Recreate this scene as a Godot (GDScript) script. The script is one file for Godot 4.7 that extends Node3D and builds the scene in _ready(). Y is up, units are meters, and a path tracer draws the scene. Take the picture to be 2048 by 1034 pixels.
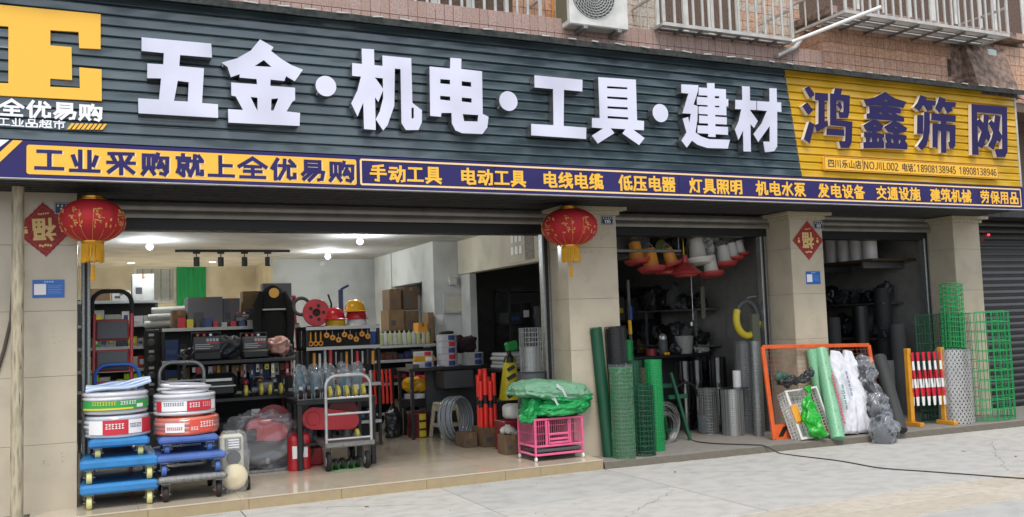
extends Node3D
# A hardware shop front under a long dark green and yellow sign, seen obliquely from across the pavement.
# World: x runs along the facade, z towards the street (pillar fronts at z = 0), y up, pavement at y = 0.

const FOCAL := 1820.0
var eye := Vector3(0.0, 1.5, 8.5)
var look := Basis()
var rng := RandomNumberGenerator.new()
var mats := {}
var tex := {}
const TILE_Y := 0.10
const SLAB_Y := 0.075
const CEIL_Y := 2.72

# ---------------------------------------------------------------- pixel to place
func at(u: float, v: float, z: float) -> Vector3:
	var d: Vector3 = look * Vector3(u - 1024.0, 517.0 - v, -FOCAL)
	return eye + d * ((z - eye.z) / d.z)

func at_y(u: float, v: float, y: float) -> Vector3:
	var d: Vector3 = look * Vector3(u - 1024.0, 517.0 - v, -FOCAL)
	return eye + d * ((y - eye.y) / d.y)

func at_x(u: float, v: float, x: float) -> Vector3:
	var d: Vector3 = look * Vector3(u - 1024.0, 517.0 - v, -FOCAL)
	return eye + d * ((x - eye.x) / d.x)

# ---------------------------------------------------------------- mesh builder
class MB:
	var v := PackedVector3Array()
	var n := PackedVector3Array()
	var uv := PackedVector2Array()
	var ix := PackedInt32Array()

	func tri(a: Vector3, b: Vector3, c: Vector3) -> MB:
		var m := (b - a).cross(c - a).normalized()
		return tri_n(a, b, c, m, m, m)

	func tri_n(a: Vector3, b: Vector3, c: Vector3, na: Vector3, nb: Vector3, nc: Vector3) -> MB:
		var k := v.size()
		v.append(a); v.append(b); v.append(c)
		n.append(na); n.append(nb); n.append(nc)
		uv.append(Vector2.ZERO); uv.append(Vector2.ZERO); uv.append(Vector2.ZERO)
		ix.append(k); ix.append(k + 2); ix.append(k + 1)
		return self

	func quad(a: Vector3, b: Vector3, c: Vector3, d: Vector3) -> MB:
		var m := (b - a).cross(c - a)
		if m.length_squared() < 1e-16:
			m = (c - a).cross(d - a)
		m = m.normalized()
		return quad_n(a, b, c, d, m, m, m, m)

	func quad_n(a: Vector3, b: Vector3, c: Vector3, d: Vector3, na: Vector3, nb: Vector3, nc: Vector3, nd: Vector3) -> MB:
		var k := v.size()
		v.append(a); v.append(b); v.append(c); v.append(d)
		n.append(na); n.append(nb); n.append(nc); n.append(nd)
		uv.append(Vector2(0, 0)); uv.append(Vector2(1, 0)); uv.append(Vector2(1, 1)); uv.append(Vector2(0, 1))
		ix.append(k); ix.append(k + 2); ix.append(k + 1)
		ix.append(k); ix.append(k + 3); ix.append(k + 2)
		return self

	func quad_out(a: Vector3, b: Vector3, c: Vector3, d: Vector3, o: Vector3) -> MB:
		if (b - a).cross(c - a).dot(a + c - 2.0 * o) < 0:
			return quad(d, c, b, a)
		return quad(a, b, c, d)

	# box with chamfered edges; c centre, s size
	func box(c: Vector3, s: Vector3, e := 0.0, b := Basis()) -> MB:
		var h := s * 0.5
		e = minf(e, minf(h.x, minf(h.y, h.z)) * 0.9)
		var ax := [Vector3.RIGHT, Vector3.UP, Vector3.BACK]
		for i in 3:
			for sg in [-1.0, 1.0]:
				var j: int = (i + 1) % 3
				var k: int = (i + 2) % 3
				var w: Vector3 = ax[i] * h[i] * sg
				var p: Vector3 = ax[j] * (h[j] - e)
				var q: Vector3 = ax[k] * (h[k] - e)
				if sg > 0:
					quad(c + b * (w - p - q), c + b * (w + p - q), c + b * (w + p + q), c + b * (w - p + q))
				else:
					quad(c + b * (w - p + q), c + b * (w + p + q), c + b * (w + p - q), c + b * (w - p - q))
		if e > 0.0:
			for i in 3:
				var j: int = (i + 1) % 3
				var k: int = (i + 2) % 3
				for sj in [-1.0, 1.0]:
					for sk in [-1.0, 1.0]:
						var l: Vector3 = ax[i] * (h[i] - e)
						var a1: Vector3 = ax[j] * h[j] * sj + ax[k] * (h[k] - e) * sk
						var a2: Vector3 = ax[j] * (h[j] - e) * sj + ax[k] * h[k] * sk
						quad_out(c + b * (a1 - l), c + b * (a1 + l), c + b * (a2 + l), c + b * (a2 - l), c)
			for sx in [-1.0, 1.0]:
				for sy in [-1.0, 1.0]:
					for sz in [-1.0, 1.0]:
						var p1 := Vector3(h.x * sx, (h.y - e) * sy, (h.z - e) * sz)
						var p2 := Vector3((h.x - e) * sx, h.y * sy, (h.z - e) * sz)
						var p3 := Vector3((h.x - e) * sx, (h.y - e) * sy, h.z * sz)
						if sx * sy * sz > 0:
							tri(c + b * p1, c + b * p2, c + b * p3)
						else:
							tri(c + b * p1, c + b * p3, c + b * p2)
		return self

	# box between two corners
	func bb(a: Vector3, b: Vector3, e := 0.0) -> MB:
		return box((a + b) * 0.5, (b - a).abs(), e)

	# tube along points
	func tube(p: PackedVector3Array, r, sides := 8, closed := false, caps := true) -> MB:
		var m := p.size()
		if m < 2:
			return self
		var up := Vector3.ZERO
		var ring0 := PackedVector3Array()
		var nor0 := PackedVector3Array()
		var first := PackedVector3Array()
		var firstn := PackedVector3Array()
		for i in m:
			var d: Vector3
			if closed:
				d = p[(i + 1) % m] - p[(i + m - 1) % m]
			else:
				d = p[mini(i + 1, m - 1)] - p[maxi(i - 1, 0)]
			d = d.normalized()
			if up == Vector3.ZERO:
				up = Vector3.UP if absf(d.y) < 0.9 else Vector3.RIGHT
			up = (up - d * up.dot(d)).normalized()
			var sd := d.cross(up)
			var rad: float = r[i] if r is Array or r is PackedFloat32Array else r
			var ring := PackedVector3Array()
			var nor := PackedVector3Array()
			for k in sides:
				var a := TAU * k / sides
				var q := up * cos(a) + sd * sin(a)
				nor.append(q)
				ring.append(p[i] + q * rad)
			if i > 0:
				_band(ring0, nor0, ring, nor, sides)
			else:
				first = ring
				firstn = nor
			if caps and not closed and (i == 0 or i == m - 1):
				for k in range(1, sides - 1):
					if i == 0:
						tri(ring[0], ring[k + 1], ring[k])
					else:
						tri(ring[0], ring[k], ring[k + 1])
			ring0 = ring
			nor0 = nor
		if closed:
			_band(ring0, nor0, first, firstn, sides)
		return self

	func _band(r0: PackedVector3Array, n0: PackedVector3Array, r1: PackedVector3Array, n1: PackedVector3Array, sides: int) -> void:
		for k in sides:
			var l := (k + 1) % sides
			quad_n(r0[k], r0[l], r1[l], r1[k], n0[k], n0[l], n1[l], n1[k])

	func bar(a: Vector3, b: Vector3, r: float, sides := 6) -> MB:
		return tube(PackedVector3Array([a, b]), r, sides)

	# square section bar between two points
	func beam(a: Vector3, b: Vector3, w: float, h: float, e := 0.0) -> MB:
		var d := (b - a)
		var z := d.normalized()
		var up := Vector3.UP if absf(z.y) < 0.95 else Vector3.BACK
		var x := up.cross(z).normalized()
		var y := z.cross(x)
		return box((a + b) * 0.5, Vector3(w, h, d.length()), e, Basis(x, y, z))

	# lathe: profile of (radius, height) about y through o, in basis b
	func lathe(o: Vector3, prof: Array, seg := 24, b := Basis(), smooth := false) -> MB:
		var m := prof.size()
		var sn := []
		for i in m - 1:
			var d: Vector2 = prof[i + 1] - prof[i]
			sn.append(Vector2(d.y, -d.x).normalized())
		for i in m - 1:
			var na: Vector2 = sn[i]
			var nb: Vector2 = sn[i]
			if smooth:
				if i > 0:
					na = (sn[i] + sn[i - 1]).normalized()
				if i < m - 2:
					nb = (sn[i] + sn[i + 1]).normalized()
			var A: Vector2 = prof[i]
			var B: Vector2 = prof[i + 1]
			for k in seg:
				var t0 := TAU * k / seg
				var t1 := TAU * (k + 1) / seg
				var u0 := Vector3(cos(t0), 0, -sin(t0))
				var u1 := Vector3(cos(t1), 0, -sin(t1))
				quad_n(o + b * (u0 * A.x + Vector3.UP * A.y), o + b * (u1 * A.x + Vector3.UP * A.y), o + b * (u1 * B.x + Vector3.UP * B.y), o + b * (u0 * B.x + Vector3.UP * B.y),
					b * (u0 * na.x + Vector3.UP * na.y), b * (u1 * na.x + Vector3.UP * na.y), b * (u1 * nb.x + Vector3.UP * nb.y), b * (u0 * nb.x + Vector3.UP * nb.y))
		return self

	func cyl(o: Vector3, r: float, h: float, seg := 20, b := Basis()) -> MB:
		return lathe(o, [Vector2(0, 0), Vector2(r, 0), Vector2(r, h), Vector2(0, h)], seg, b)

	func ring(o: Vector3, R: float, r: float, seg := 28, sides := 6, b := Basis()) -> MB:
		var p := PackedVector3Array()
		for k in seg:
			var a := TAU * k / seg
			p.append(o + b * Vector3(cos(a) * R, 0, sin(a) * R))
		return tube(p, r, sides, true)

	# flat polygon in xy at depth z, extruded back by d
	func prism(poly: PackedVector2Array, o: Vector3, d: float, b := Basis()) -> MB:
		var q := poly
		if Geometry2D.is_polygon_clockwise(q):
			q = q.duplicate()
			q.reverse()
		var t := Geometry2D.triangulate_polygon(q)
		for i in range(0, t.size(), 3):
			var a := q[t[i]]
			var bb_ := q[t[i + 1]]
			var c := q[t[i + 2]]
			if (bb_ - a).cross(c - a) < 0:
				var s := bb_
				bb_ = c
				c = s
			tri(o + b * Vector3(a.x, a.y, 0), o + b * Vector3(bb_.x, bb_.y, 0), o + b * Vector3(c.x, c.y, 0))
			if d > 0:
				tri(o + b * Vector3(a.x, a.y, -d), o + b * Vector3(c.x, c.y, -d), o + b * Vector3(bb_.x, bb_.y, -d))
		if d > 0:
			for i in q.size():
				var a := q[i]
				var c := q[(i + 1) % q.size()]
				quad(o + b * Vector3(a.x, a.y, 0), o + b * Vector3(a.x, a.y, -d), o + b * Vector3(c.x, c.y, -d), o + b * Vector3(c.x, c.y, 0))
		return self

	# closed lumpy body: superellipsoid with ridged creases; base flattened at y = 0 when sit is true
	func blob(c: Vector3, r: Vector3, noise: FastNoiseLite, amp: float, nu := 36, nv := 24, pw := 0.75, b := Basis(), freq := 1.0) -> MB:
		var pts := []
		for j in nv + 1:
			var row := PackedVector3Array()
			var ph := PI * j / nv - PI / 2
			for i in nu + 1:
				var th := TAU * (i % nu) / nu
				var cp := cos(ph)
				var sp := sin(ph)
				var q := Vector3(signf(cos(th)) * pow(absf(cos(th)), pw) * pow(maxf(cp, 0.0), pw), signf(sp) * pow(absf(sp), pw), signf(sin(th)) * pow(absf(sin(th)), pw) * pow(maxf(cp, 0.0), pw))
				var w := q * r
				var dd := noise.get_noise_3dv((w + c) * freq)
				if noise.noise_type == FastNoiseLite.TYPE_CELLULAR:
					dd = (dd + 0.4) * 3.0
				dd *= amp
				row.append(c + b * (w + q.normalized() * dd))
			pts.append(row)
		for j in nv:
			for i in nu:
				var p00: Vector3 = pts[j][i]
				var p10: Vector3 = pts[j][i + 1]
				var p11: Vector3 = pts[j + 1][i + 1]
				var p01: Vector3 = pts[j + 1][i]
				quad_n(p10, p00, p01, p11, _nm(pts, i + 1, j, nu, nv), _nm(pts, i, j, nu, nv), _nm(pts, i, j + 1, nu, nv), _nm(pts, i + 1, j + 1, nu, nv))
		return self

	func _nm(pts: Array, i: int, j: int, nu: int, nv: int) -> Vector3:
		i = i % nu
		var a: Vector3 = pts[j][(i + 1) % nu] - pts[j][(i + nu - 1) % nu]
		var b: Vector3 = pts[mini(j + 1, nv)][i] - pts[maxi(j - 1, 0)][i]
		var m := b.cross(a)
		if m.length_squared() < 1e-14:
			return Vector3.UP if j > nv / 2 else Vector3.DOWN
		return m.normalized()

	# grid surface from rows of points, smooth
	func sheet(pts: Array, flip := false) -> MB:
		var nv := pts.size()
		var nu: int = pts[0].size()
		var nn := []
		for j in nv:
			var row := PackedVector3Array()
			for i in nu:
				var a: Vector3 = pts[j][mini(i + 1, nu - 1)] - pts[j][maxi(i - 1, 0)]
				var b: Vector3 = pts[mini(j + 1, nv - 1)][i] - pts[maxi(j - 1, 0)][i]
				var m := a.cross(b).normalized()
				row.append(-m if flip else m)
			nn.append(row)
		for j in nv - 1:
			for i in nu - 1:
				if flip:
					quad_n(pts[j][i + 1], pts[j][i], pts[j + 1][i], pts[j + 1][i + 1], nn[j][i + 1], nn[j][i], nn[j + 1][i], nn[j + 1][i + 1])
				else:
					quad_n(pts[j][i], pts[j][i + 1], pts[j + 1][i + 1], pts[j + 1][i], nn[j][i], nn[j][i + 1], nn[j + 1][i + 1], nn[j + 1][i])
		return self

	func mesh() -> ArrayMesh:
		var a := []
		a.resize(Mesh.ARRAY_MAX)
		a[Mesh.ARRAY_VERTEX] = v
		a[Mesh.ARRAY_NORMAL] = n
		a[Mesh.ARRAY_TEX_UV] = uv
		a[Mesh.ARRAY_INDEX] = ix
		var am := ArrayMesh.new()
		am.add_surface_from_arrays(Mesh.PRIMITIVE_TRIANGLES, a)
		return am

# sharp ridges between flat facets, as in creased film and cloth
func crumple(sd: int, freq: float) -> FastNoiseLite:
	var f := FastNoiseLite.new()
	f.seed = sd
	f.frequency = freq
	f.noise_type = FastNoiseLite.TYPE_CELLULAR
	f.cellular_return_type = FastNoiseLite.RETURN_DISTANCE
	f.cellular_jitter = 1.1
	f.fractal_type = FastNoiseLite.FRACTAL_FBM
	f.fractal_octaves = 2
	f.fractal_gain = 0.45
	f.domain_warp_enabled = true
	f.domain_warp_amplitude = 0.06
	f.domain_warp_frequency = 3.0
	return f

# ---------------------------------------------------------------- nodes
func put(called: String, mb, m: Material, parent: Node = self) -> MeshInstance3D:
	var o := MeshInstance3D.new()
	o.name = called
	o.mesh = mb.mesh() if mb is MB else mb
	o.material_override = m
	parent.add_child(o, true)
	return o

var counts := {}
func numbered(called: String) -> String:
	var k: int = counts.get(called, 0)
	counts[called] = k + 1
	return called if k == 0 else "%s_%03d" % [called, k]

func tag(o: Node, label: String, category: String, group := "") -> Node:
	o.set_meta("label", label)
	o.set_meta("category", category)
	if group:
		o.set_meta("group", group)
	return o

func thing(called: String, label: String, category: String, where := Vector3.ZERO, group := "", turn := 0.0) -> Node3D:
	var o := Node3D.new()
	o.name = numbered(called)
	add_child(o)
	o.position = where
	o.rotation.y = turn
	tag(o, label, category, group)
	return o

func single(called: String, mb: MB, m: Material, label: String, category: String, group := "") -> MeshInstance3D:
	var o := put(numbered(called), mb, m)
	tag(o, label, category, group)
	return o

func struct(called: String, mb, m: Material) -> MeshInstance3D:
	var o := put(numbered(called), mb, m)
	o.set_meta("kind", "structure")
	return o

func copy(o: Node3D, where: Vector3, label := "", turn := 0.0) -> Node3D:
	var base: String = o.get_meta("base_name", str(o.name))
	var c: Node3D = o.duplicate()
	c.name = numbered(base)
	add_child(c)
	c.position = where
	c.rotation.y = turn
	if label:
		c.set_meta("label", label)
	return c

# ---------------------------------------------------------------- materials
func noise_tex(key: String, freq: float, lo: float, hi: float, oct := 4, size := 512, ridged := false, stretch := Vector2.ONE) -> Texture2D:
	if tex.has(key):
		return tex[key]
	var f := FastNoiseLite.new()
	f.seed = hash(key) % 10000
	f.noise_type = FastNoiseLite.TYPE_SIMPLEX_SMOOTH
	f.frequency = 1.0
	f.fractal_octaves = oct
	if ridged:
		f.fractal_type = FastNoiseLite.FRACTAL_RIDGED
	var im := Image.create(size, size, false, Image.FORMAT_RGB8)
	# periodic by sampling a torus in 4 steps of blending
	for y in size:
		for x in size:
			var fx := float(x) / size
			var fy := float(y) / size
			var wx := smoothstep(0.75, 1.0, fx)
			var wy := smoothstep(0.75, 1.0, fy)
			var sx := freq * stretch.x
			var sy := freq * stretch.y
			var a := f.get_noise_2d(fx * sx, fy * sy)
			if wx > 0.0:
				a = lerpf(a, f.get_noise_2d((fx - 1.0) * sx, fy * sy), wx)
			if wy > 0.0:
				var b := f.get_noise_2d(fx * sx, (fy - 1.0) * sy)
				if wx > 0.0:
					b = lerpf(b, f.get_noise_2d((fx - 1.0) * sx, (fy - 1.0) * sy), wx)
				a = lerpf(a, b, wy)
			var t := clampf(lerpf(lo, hi, clampf(a * 0.8 + 0.5, 0.0, 1.0)), 0.0, 1.0)
			im.set_pixel(x, y, Color(t, t, t))
	var it := ImageTexture.create_from_image(im)
	tex[key] = it
	return it

# o: rough, metal, tex (key of variation), scale (metres per repeat), bump, alpha, emit, coat, back
func mat(key: String, c: Color, rough := 0.6, o := {}) -> StandardMaterial3D:
	if mats.has(key):
		return mats[key]
	var m := StandardMaterial3D.new()
	m.albedo_color = c
	m.roughness = rough
	m.metallic = o.get("metal", 0.0)
	m.metallic_specular = o.get("spec", 0.5)
	if o.has("tex"):
		m.albedo_texture = tex[o.tex]
		m.uv1_triplanar = true
		m.uv1_world_triplanar = o.get("world", true)
		var s: float = 1.0 / o.get("scale", 1.0)
		m.uv1_scale = Vector3(s, s, s)
	if o.has("rtex"):
		m.roughness_texture = tex[o.rtex]
	if o.has("alpha"):
		m.transparency = BaseMaterial3D.TRANSPARENCY_ALPHA
		m.albedo_color.a = o.alpha
	if o.has("emit"):
		m.emission_enabled = true
		m.emission = o.get("ecol", c)
		m.emission_energy_multiplier = o.emit
	if o.has("coat"):
		m.clearcoat_enabled = true
		m.clearcoat = o.coat
		m.clearcoat_roughness = 0.1
	if o.has("back"):
		m.backlight_enabled = true
		m.backlight = o.back
	if o.has("wave"):
		m.normal_enabled = true
		m.normal_texture = tex["wave"]
		m.normal_scale = o.wave
	mats[key] = m
	return m

func hx(s: String) -> Color:
	return Color.html(s)

func make_textures() -> void:
	noise_tex("blotch", 5.0, 0.95, 1.03, 5)
	noise_tex("fine", 40.0, 0.80, 1.10, 3)
	noise_tex("mottle", 14.0, 0.80, 1.10, 5)
	noise_tex("streak", 24.0, 0.72, 1.12, 4, 512, false, Vector2(1.0, 0.12))
	noise_tex("grain", 30.0, 0.60, 1.15, 4, 512, false, Vector2(0.06, 1.0))
	noise_tex("concrete", 14.0, 0.92, 1.04, 8, 1024, false, Vector2(0.7, 1.0))
	noise_tex("soft", 3.0, 0.90, 1.05, 3, 256)
	var wv: Image = noise_tex("wave_height", 7.0, 0.0, 1.0, 2, 256, false, Vector2(0.5, 1.0)).get_image()
	wv.bump_map_to_normal_map(6.0)
	tex["wave"] = ImageTexture.create_from_image(wv)
	noise_tex("rust", 8.0, 0.5, 1.2, 6)

func make_materials() -> void:
	mat("green_panel", hx("3f4e54"), 0.26, {"tex": "soft", "scale": 2.3, "coat": 0.8, "wave": 0.5})
	mat("yellow_panel", hx("d2a41f"), 0.38, {"tex": "soft", "scale": 2.3, "wave": 0.4})
	mat("navy", hx("332e62"), 0.6, {"spec": 0.3, "tex": "soft", "scale": 1.7})
	mat("print_yellow", hx("f3b93c"), 0.5)
	mat("print_peach", hx("f2cf93"), 0.5)
	mat("sign_white", hx("eeeef2"), 0.45)
	mat("letter_face", hx("dad9ea"), 0.4, {"tex": "soft", "scale": 3.1})
	mat("letter_side", hx("9a9a98"), 0.28, {"metal": 0.85, "tex": "mottle", "scale": 0.3})
	mat("navy_face", hx("2c2752"), 0.6, {"spec": 0.25})
	mat("ivory_side", hx("e6dccd"), 0.5)
	mat("ink", hx("3c2c2a"), 0.6)
	mat("dark_metal", hx("3a3937"), 0.5, {"metal": 0.3, "tex": "streak", "scale": 1.1})
	mat("black_metal", hx("1d1d1e"), 0.45, {"tex": "fine", "scale": 0.5})
	mat("galvanised", hx("9b9d9c"), 0.42, {"metal": 0.7, "tex": "mottle", "scale": 0.35})
	mat("shutter", hx("837e77"), 0.38, {"metal": 0.3, "tex": "soft", "scale": 0.9})
	mat("pillar_tile", hx("b9ad98"), 0.22, {"tex": "blotch", "scale": 1.6})
	mat("cap_tile", hx("b3a88f"), 0.3, {"tex": "blotch", "scale": 0.5})
	mat("grout", hx("8a8172"), 0.9, {"tex": "mottle", "scale": 0.5})
	mat("floor_tile", hx("c0b39f"), 0.08, {"tex": "blotch", "scale": 2.0})
	mat("step_tile", hx("a08e6e"), 0.4, {"tex": "blotch", "scale": 0.6})
	mat("concrete", hx("827d76"), 0.85, {"tex": "concrete", "scale": 1.7})
	mat("kerb", hx("665f54"), 0.9, {"tex": "concrete", "scale": 0.8})
	mat("pavement", hx("b1aea8"), 0.85, {"tex": "concrete", "scale": 2.6})
	mat("pavement_b", hx("acaaa5"), 0.85, {"tex": "concrete", "scale": 3.1})
	mat("pavement_c", hx("b5b1aa"), 0.85, {"tex": "concrete", "scale": 2.2})
	mat("tan_slab", hx("b5ab9b"), 0.85, {"tex": "concrete", "scale": 1.2})
	mat("tan_slab_b", hx("bbb1a2"), 0.85, {"tex": "concrete", "scale": 1.5})
	mat("joint", hx("6d6860"), 0.95, {"tex": "mottle", "scale": 0.4})
	mat("peach_tile", hx("cda083"), 0.35, {"tex": "mottle", "scale": 0.7})
	mat("peach_tile_b", hx("c6987c"), 0.35, {"tex": "mottle", "scale": 0.6})
	mat("peach_tile_c", hx("d0a68b"), 0.35, {"tex": "mottle", "scale": 0.8})
	mat("cream_tile", hx("c9b8a6"), 0.4, {"tex": "mottle", "scale": 0.7})
	mat("ledge_tile", hx("b3958a"), 0.5, {"tex": "mottle", "scale": 0.35})
	mat("ledge_tile_b", hx("ad8f82"), 0.5, {"tex": "mottle", "scale": 0.3})
	mat("stained", hx("937a6b"), 0.8, {"tex": "rust", "scale": 0.9})
	mat("wall_grout", hx("6e5a4e"), 0.9, {"tex": "mottle", "scale": 0.5})
	mat("roof_edge", hx("40433f"), 0.6, {"tex": "rust", "scale": 0.6})
	mat("aluminium", hx("c4c1bb"), 0.4, {"metal": 0.25, "tex": "soft", "scale": 0.6})
	mat("white_paint", hx("d9d7d0"), 0.5, {"tex": "soft", "scale": 0.8})
	mat("pvc_white", hx("e6e4df"), 0.35)
	mat("glass_dark", hx("2c3432"), 0.06, {"tex": "soft", "scale": 1.0})
	mat("pane", Color(0.8, 0.88, 0.86), 0.03, {"alpha": 0.18})
	mat("wall_white", hx("c9cbc7"), 0.8, {"tex": "soft", "scale": 2.0})
	mat("wall_cream", hx("d3ccb8"), 0.8, {"tex": "soft", "scale": 2.0})
	mat("ceiling", hx("c4c3bf"), 0.85, {"tex": "soft", "scale": 2.0})
	mat("lantern_red", hx("a8141c"), 0.75, {"tex": "fine", "scale": 0.3, "back": Color(0.12, 0.01, 0.01)})
	mat("gold", hx("c08a35"), 0.3, {"metal": 0.8})
	mat("gold_print", hx("c98f48"), 0.5, {"tex": "mottle", "scale": 0.12})
	mat("tassel", hx("d9a017"), 0.7, {"tex": "fine", "scale": 0.2})
	mat("paper_red", hx("9c2b2a"), 0.6, {"tex": "mottle", "scale": 0.5})
	mat("paper_red_b", hx("b5373a"), 0.6)
	mat("paper_gold", hx("d9bd7c"), 0.6)
	mat("plaque_navy", hx("1d2f4a"), 0.4)
	mat("plaque_blue", hx("2a62ad"), 0.35)
	mat("sky_blue", hx("2f7cb8"), 0.35, {"tex": "soft", "scale": 0.6})
	mat("mid_blue", hx("4a68a8"), 0.38, {"tex": "soft", "scale": 0.6})
	mat("tube_blue", hx("2862b4"), 0.3)
	mat("steel", hx("c2c2c0"), 0.3, {"metal": 0.6, "tex": "soft", "scale": 0.4})
	mat("steel_dull", hx("8d8e8d"), 0.45, {"metal": 0.7, "tex": "mottle", "scale": 0.5})
	mat("rubber", hx("1a1a1a"), 0.7, {"tex": "fine", "scale": 0.3})
	mat("wheel_cream", hx("cfca86"), 0.5)
	mat("wheel_yellow", hx("d3c24f"), 0.45)
	mat("hose_clear", hx("d4d8e2"), 0.18, {"tex": "fine", "scale": 0.25, "coat": 0.6})
	mat("hose_white", hx("dcdce0"), 0.2, {"coat": 0.6, "tex": "fine", "scale": 0.25})
	mat("hose_coral", hx("e6765c"), 0.22, {"coat": 0.6, "tex": "fine", "scale": 0.25})
	mat("hose_bluewhite", hx("b9cbe6"), 0.25, {"coat": 0.4})
	mat("label_white", hx("e8e4e2"), 0.4)
	mat("label_red", hx("c22b3a"), 0.4)
	mat("label_green", hx("2f9a46"), 0.4)
	mat("label_yellow", hx("d9c93b"), 0.4)
	mat("label_blue", hx("32497f"), 0.4)
	mat("red_paint", hx("b0202a"), 0.32, {"tex": "soft", "scale": 0.5})
	mat("red_frame", hx("a02a2c"), 0.4)
	mat("red_plastic", hx("c23038"), 0.35)
	mat("dark_red", hx("7a1f28"), 0.4)
	mat("film_thin", Color(0.86, 0.9, 0.88), 0.12, {"alpha": 0.05, "spec": 0.9})
	mat("film", Color(0.86, 0.88, 0.9), 0.15, {"alpha": 0.13, "spec": 0.8})
	mat("film_dense", Color(0.85, 0.87, 0.9), 0.2, {"alpha": 0.13, "spec": 0.9})
	mat("cream_plastic", hx("cfc6ac"), 0.45, {"tex": "soft", "scale": 0.4})
	mat("cream_disc", hx("e3d3a8"), 0.5)
	mat("pink", hx("e0638c"), 0.35, {"tex": "soft", "scale": 0.4})
	mat("tarp_green", hx("15954b"), 0.5, {"tex": "mottle", "scale": 0.5})
	mat("tarp_sage", hx("6c9c7c"), 0.6, {"tex": "fine", "scale": 0.25})
	mat("bag_green", hx("1fa52a"), 0.3, {"tex": "mottle", "scale": 0.6})
	mat("bag_white", hx("d9d9de"), 0.6, {"tex": "fine", "scale": 0.2})
	mat("bag_grey", hx("3c3d41"), 0.4, {"tex": "mottle", "scale": 0.3})
	mat("bag_black", hx("202022"), 0.32, {"tex": "mottle", "scale": 0.4})
	mat("orange", hx("db5f2a"), 0.42, {"tex": "soft", "scale": 0.5})
	mat("amber", hx("d8962b"), 0.45, {"tex": "soft", "scale": 0.5})
	mat("barrier_red", hx("c3273a"), 0.4)
	mat("barrier_white", hx("e2e2e0"), 0.4)
	mat("wire_green", hx("187a3f"), 0.4)
	mat("wire_bright", hx("1c9450"), 0.4)
	mat("wire_dark_green", hx("154d34"), 0.4)
	mat("wire_forest", hx("1a4a34"), 0.45)
	mat("wire_black", hx("1b1b1d"), 0.45)
	mat("wire_steel", hx("a5a6a4"), 0.35, {"metal": 0.75})
	mat("mesh_grey", hx("7f8181"), 0.5, {"metal": 0.4})
	mat("roll_core_dark", hx("1b5238"), 0.6)
	mat("roll_grey", hx("5a5b5b"), 0.7, {"tex": "fine", "scale": 0.2})
	mat("roll_dark", hx("303232"), 0.7, {"tex": "fine", "scale": 0.2})
	mat("fluor_red", hx("f0372b"), 0.4, {"emit": 0.0})
	mat("cone_yellow", hx("d8c820"), 0.4)
	mat("cardboard", hx("6f5740"), 0.8, {"tex": "soft", "scale": 0.6})
	mat("cardboard_b", hx("846a4c"), 0.8, {"tex": "soft", "scale": 0.6})
	mat("grey_box", hx("63646a"), 0.6)
	mat("white_box", hx("c6c5c0"), 0.6, {"tex": "soft", "scale": 0.4})
	mat("brown_wood", hx("5b4632"), 0.7, {"tex": "grain", "scale": 0.6})
	mat("pine", hx("c29a62"), 0.6, {"tex": "grain", "scale": 0.5})
	mat("pole_paint", hx("b3a78d"), 0.75, {"tex": "streak", "scale": 0.8})
	mat("helmet_yellow", hx("e0a51c"), 0.25)
	mat("helmet_red", hx("b8232b"), 0.25)
	mat("helmet_white", hx("dcdcdc"), 0.25)
	mat("blue_plastic", hx("24417c"), 0.4)
	mat("teal_pump", hx("56707a"), 0.35)
	mat("orange_tool", hx("d8902a"), 0.4)
	mat("hivis", hx("b8d422"), 0.6)
	mat("shop_black", hx("191919"), 0.5, {"tex": "fine", "scale": 0.3})
	mat("shop_grey", hx("4b4c4e"), 0.5)
	mat("shelf_white", hx("b6b8b8"), 0.4)
	mat("fabric_black", hx("161718"), 0.95, {"tex": "fine", "scale": 0.15})
	mat("curtain_green", hx("1f9a5c"), 0.7, {"back": Color(0.02, 0.25, 0.1)})
	mat("feeder_orange", hx("d38a2e"), 0.45)
	mat("feeder_red", hx("a23a36"), 0.45)
	mat("feeder_white", hx("c9c6bd"), 0.5)
	mat("sack_white", hx("b9b8b2"), 0.8, {"tex": "mottle", "scale": 0.3})
	mat("hose_yellow", hx("c9b52e"), 0.5)
	mat("dark_wall", hx("8b8984"), 0.9, {"tex": "concrete", "scale": 2.0})
	mat("dark_wall_b", hx("807e79"), 0.9, {"tex": "concrete", "scale": 2.0})
	mat("leaf", hx("3c5530"), 0.6, {"back": Color(0.05, 0.1, 0.02)})
	mat("bark", hx("4c4338"), 0.9, {"tex": "streak", "scale": 0.5})
	mat("far_wall", hx("c2b8ae"), 0.8, {"tex": "blotch", "scale": 3.0})
	mat("cable", hx("2b2b2b"), 0.6)
	mat("bulb", hx("ffffff"), 0.4, {"emit": 6.0, "ecol": hx("f2f6ff")})
	mat("lens", hx("ffffff"), 0.4, {"emit": 5.0, "ecol": hx("fff3df")})
	mat("led_red", hx("ff2030"), 0.4, {"emit": 4.0, "ecol": hx("ff2030")})
	mat("tile_seam", hx("6b6150"), 0.9)
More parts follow.
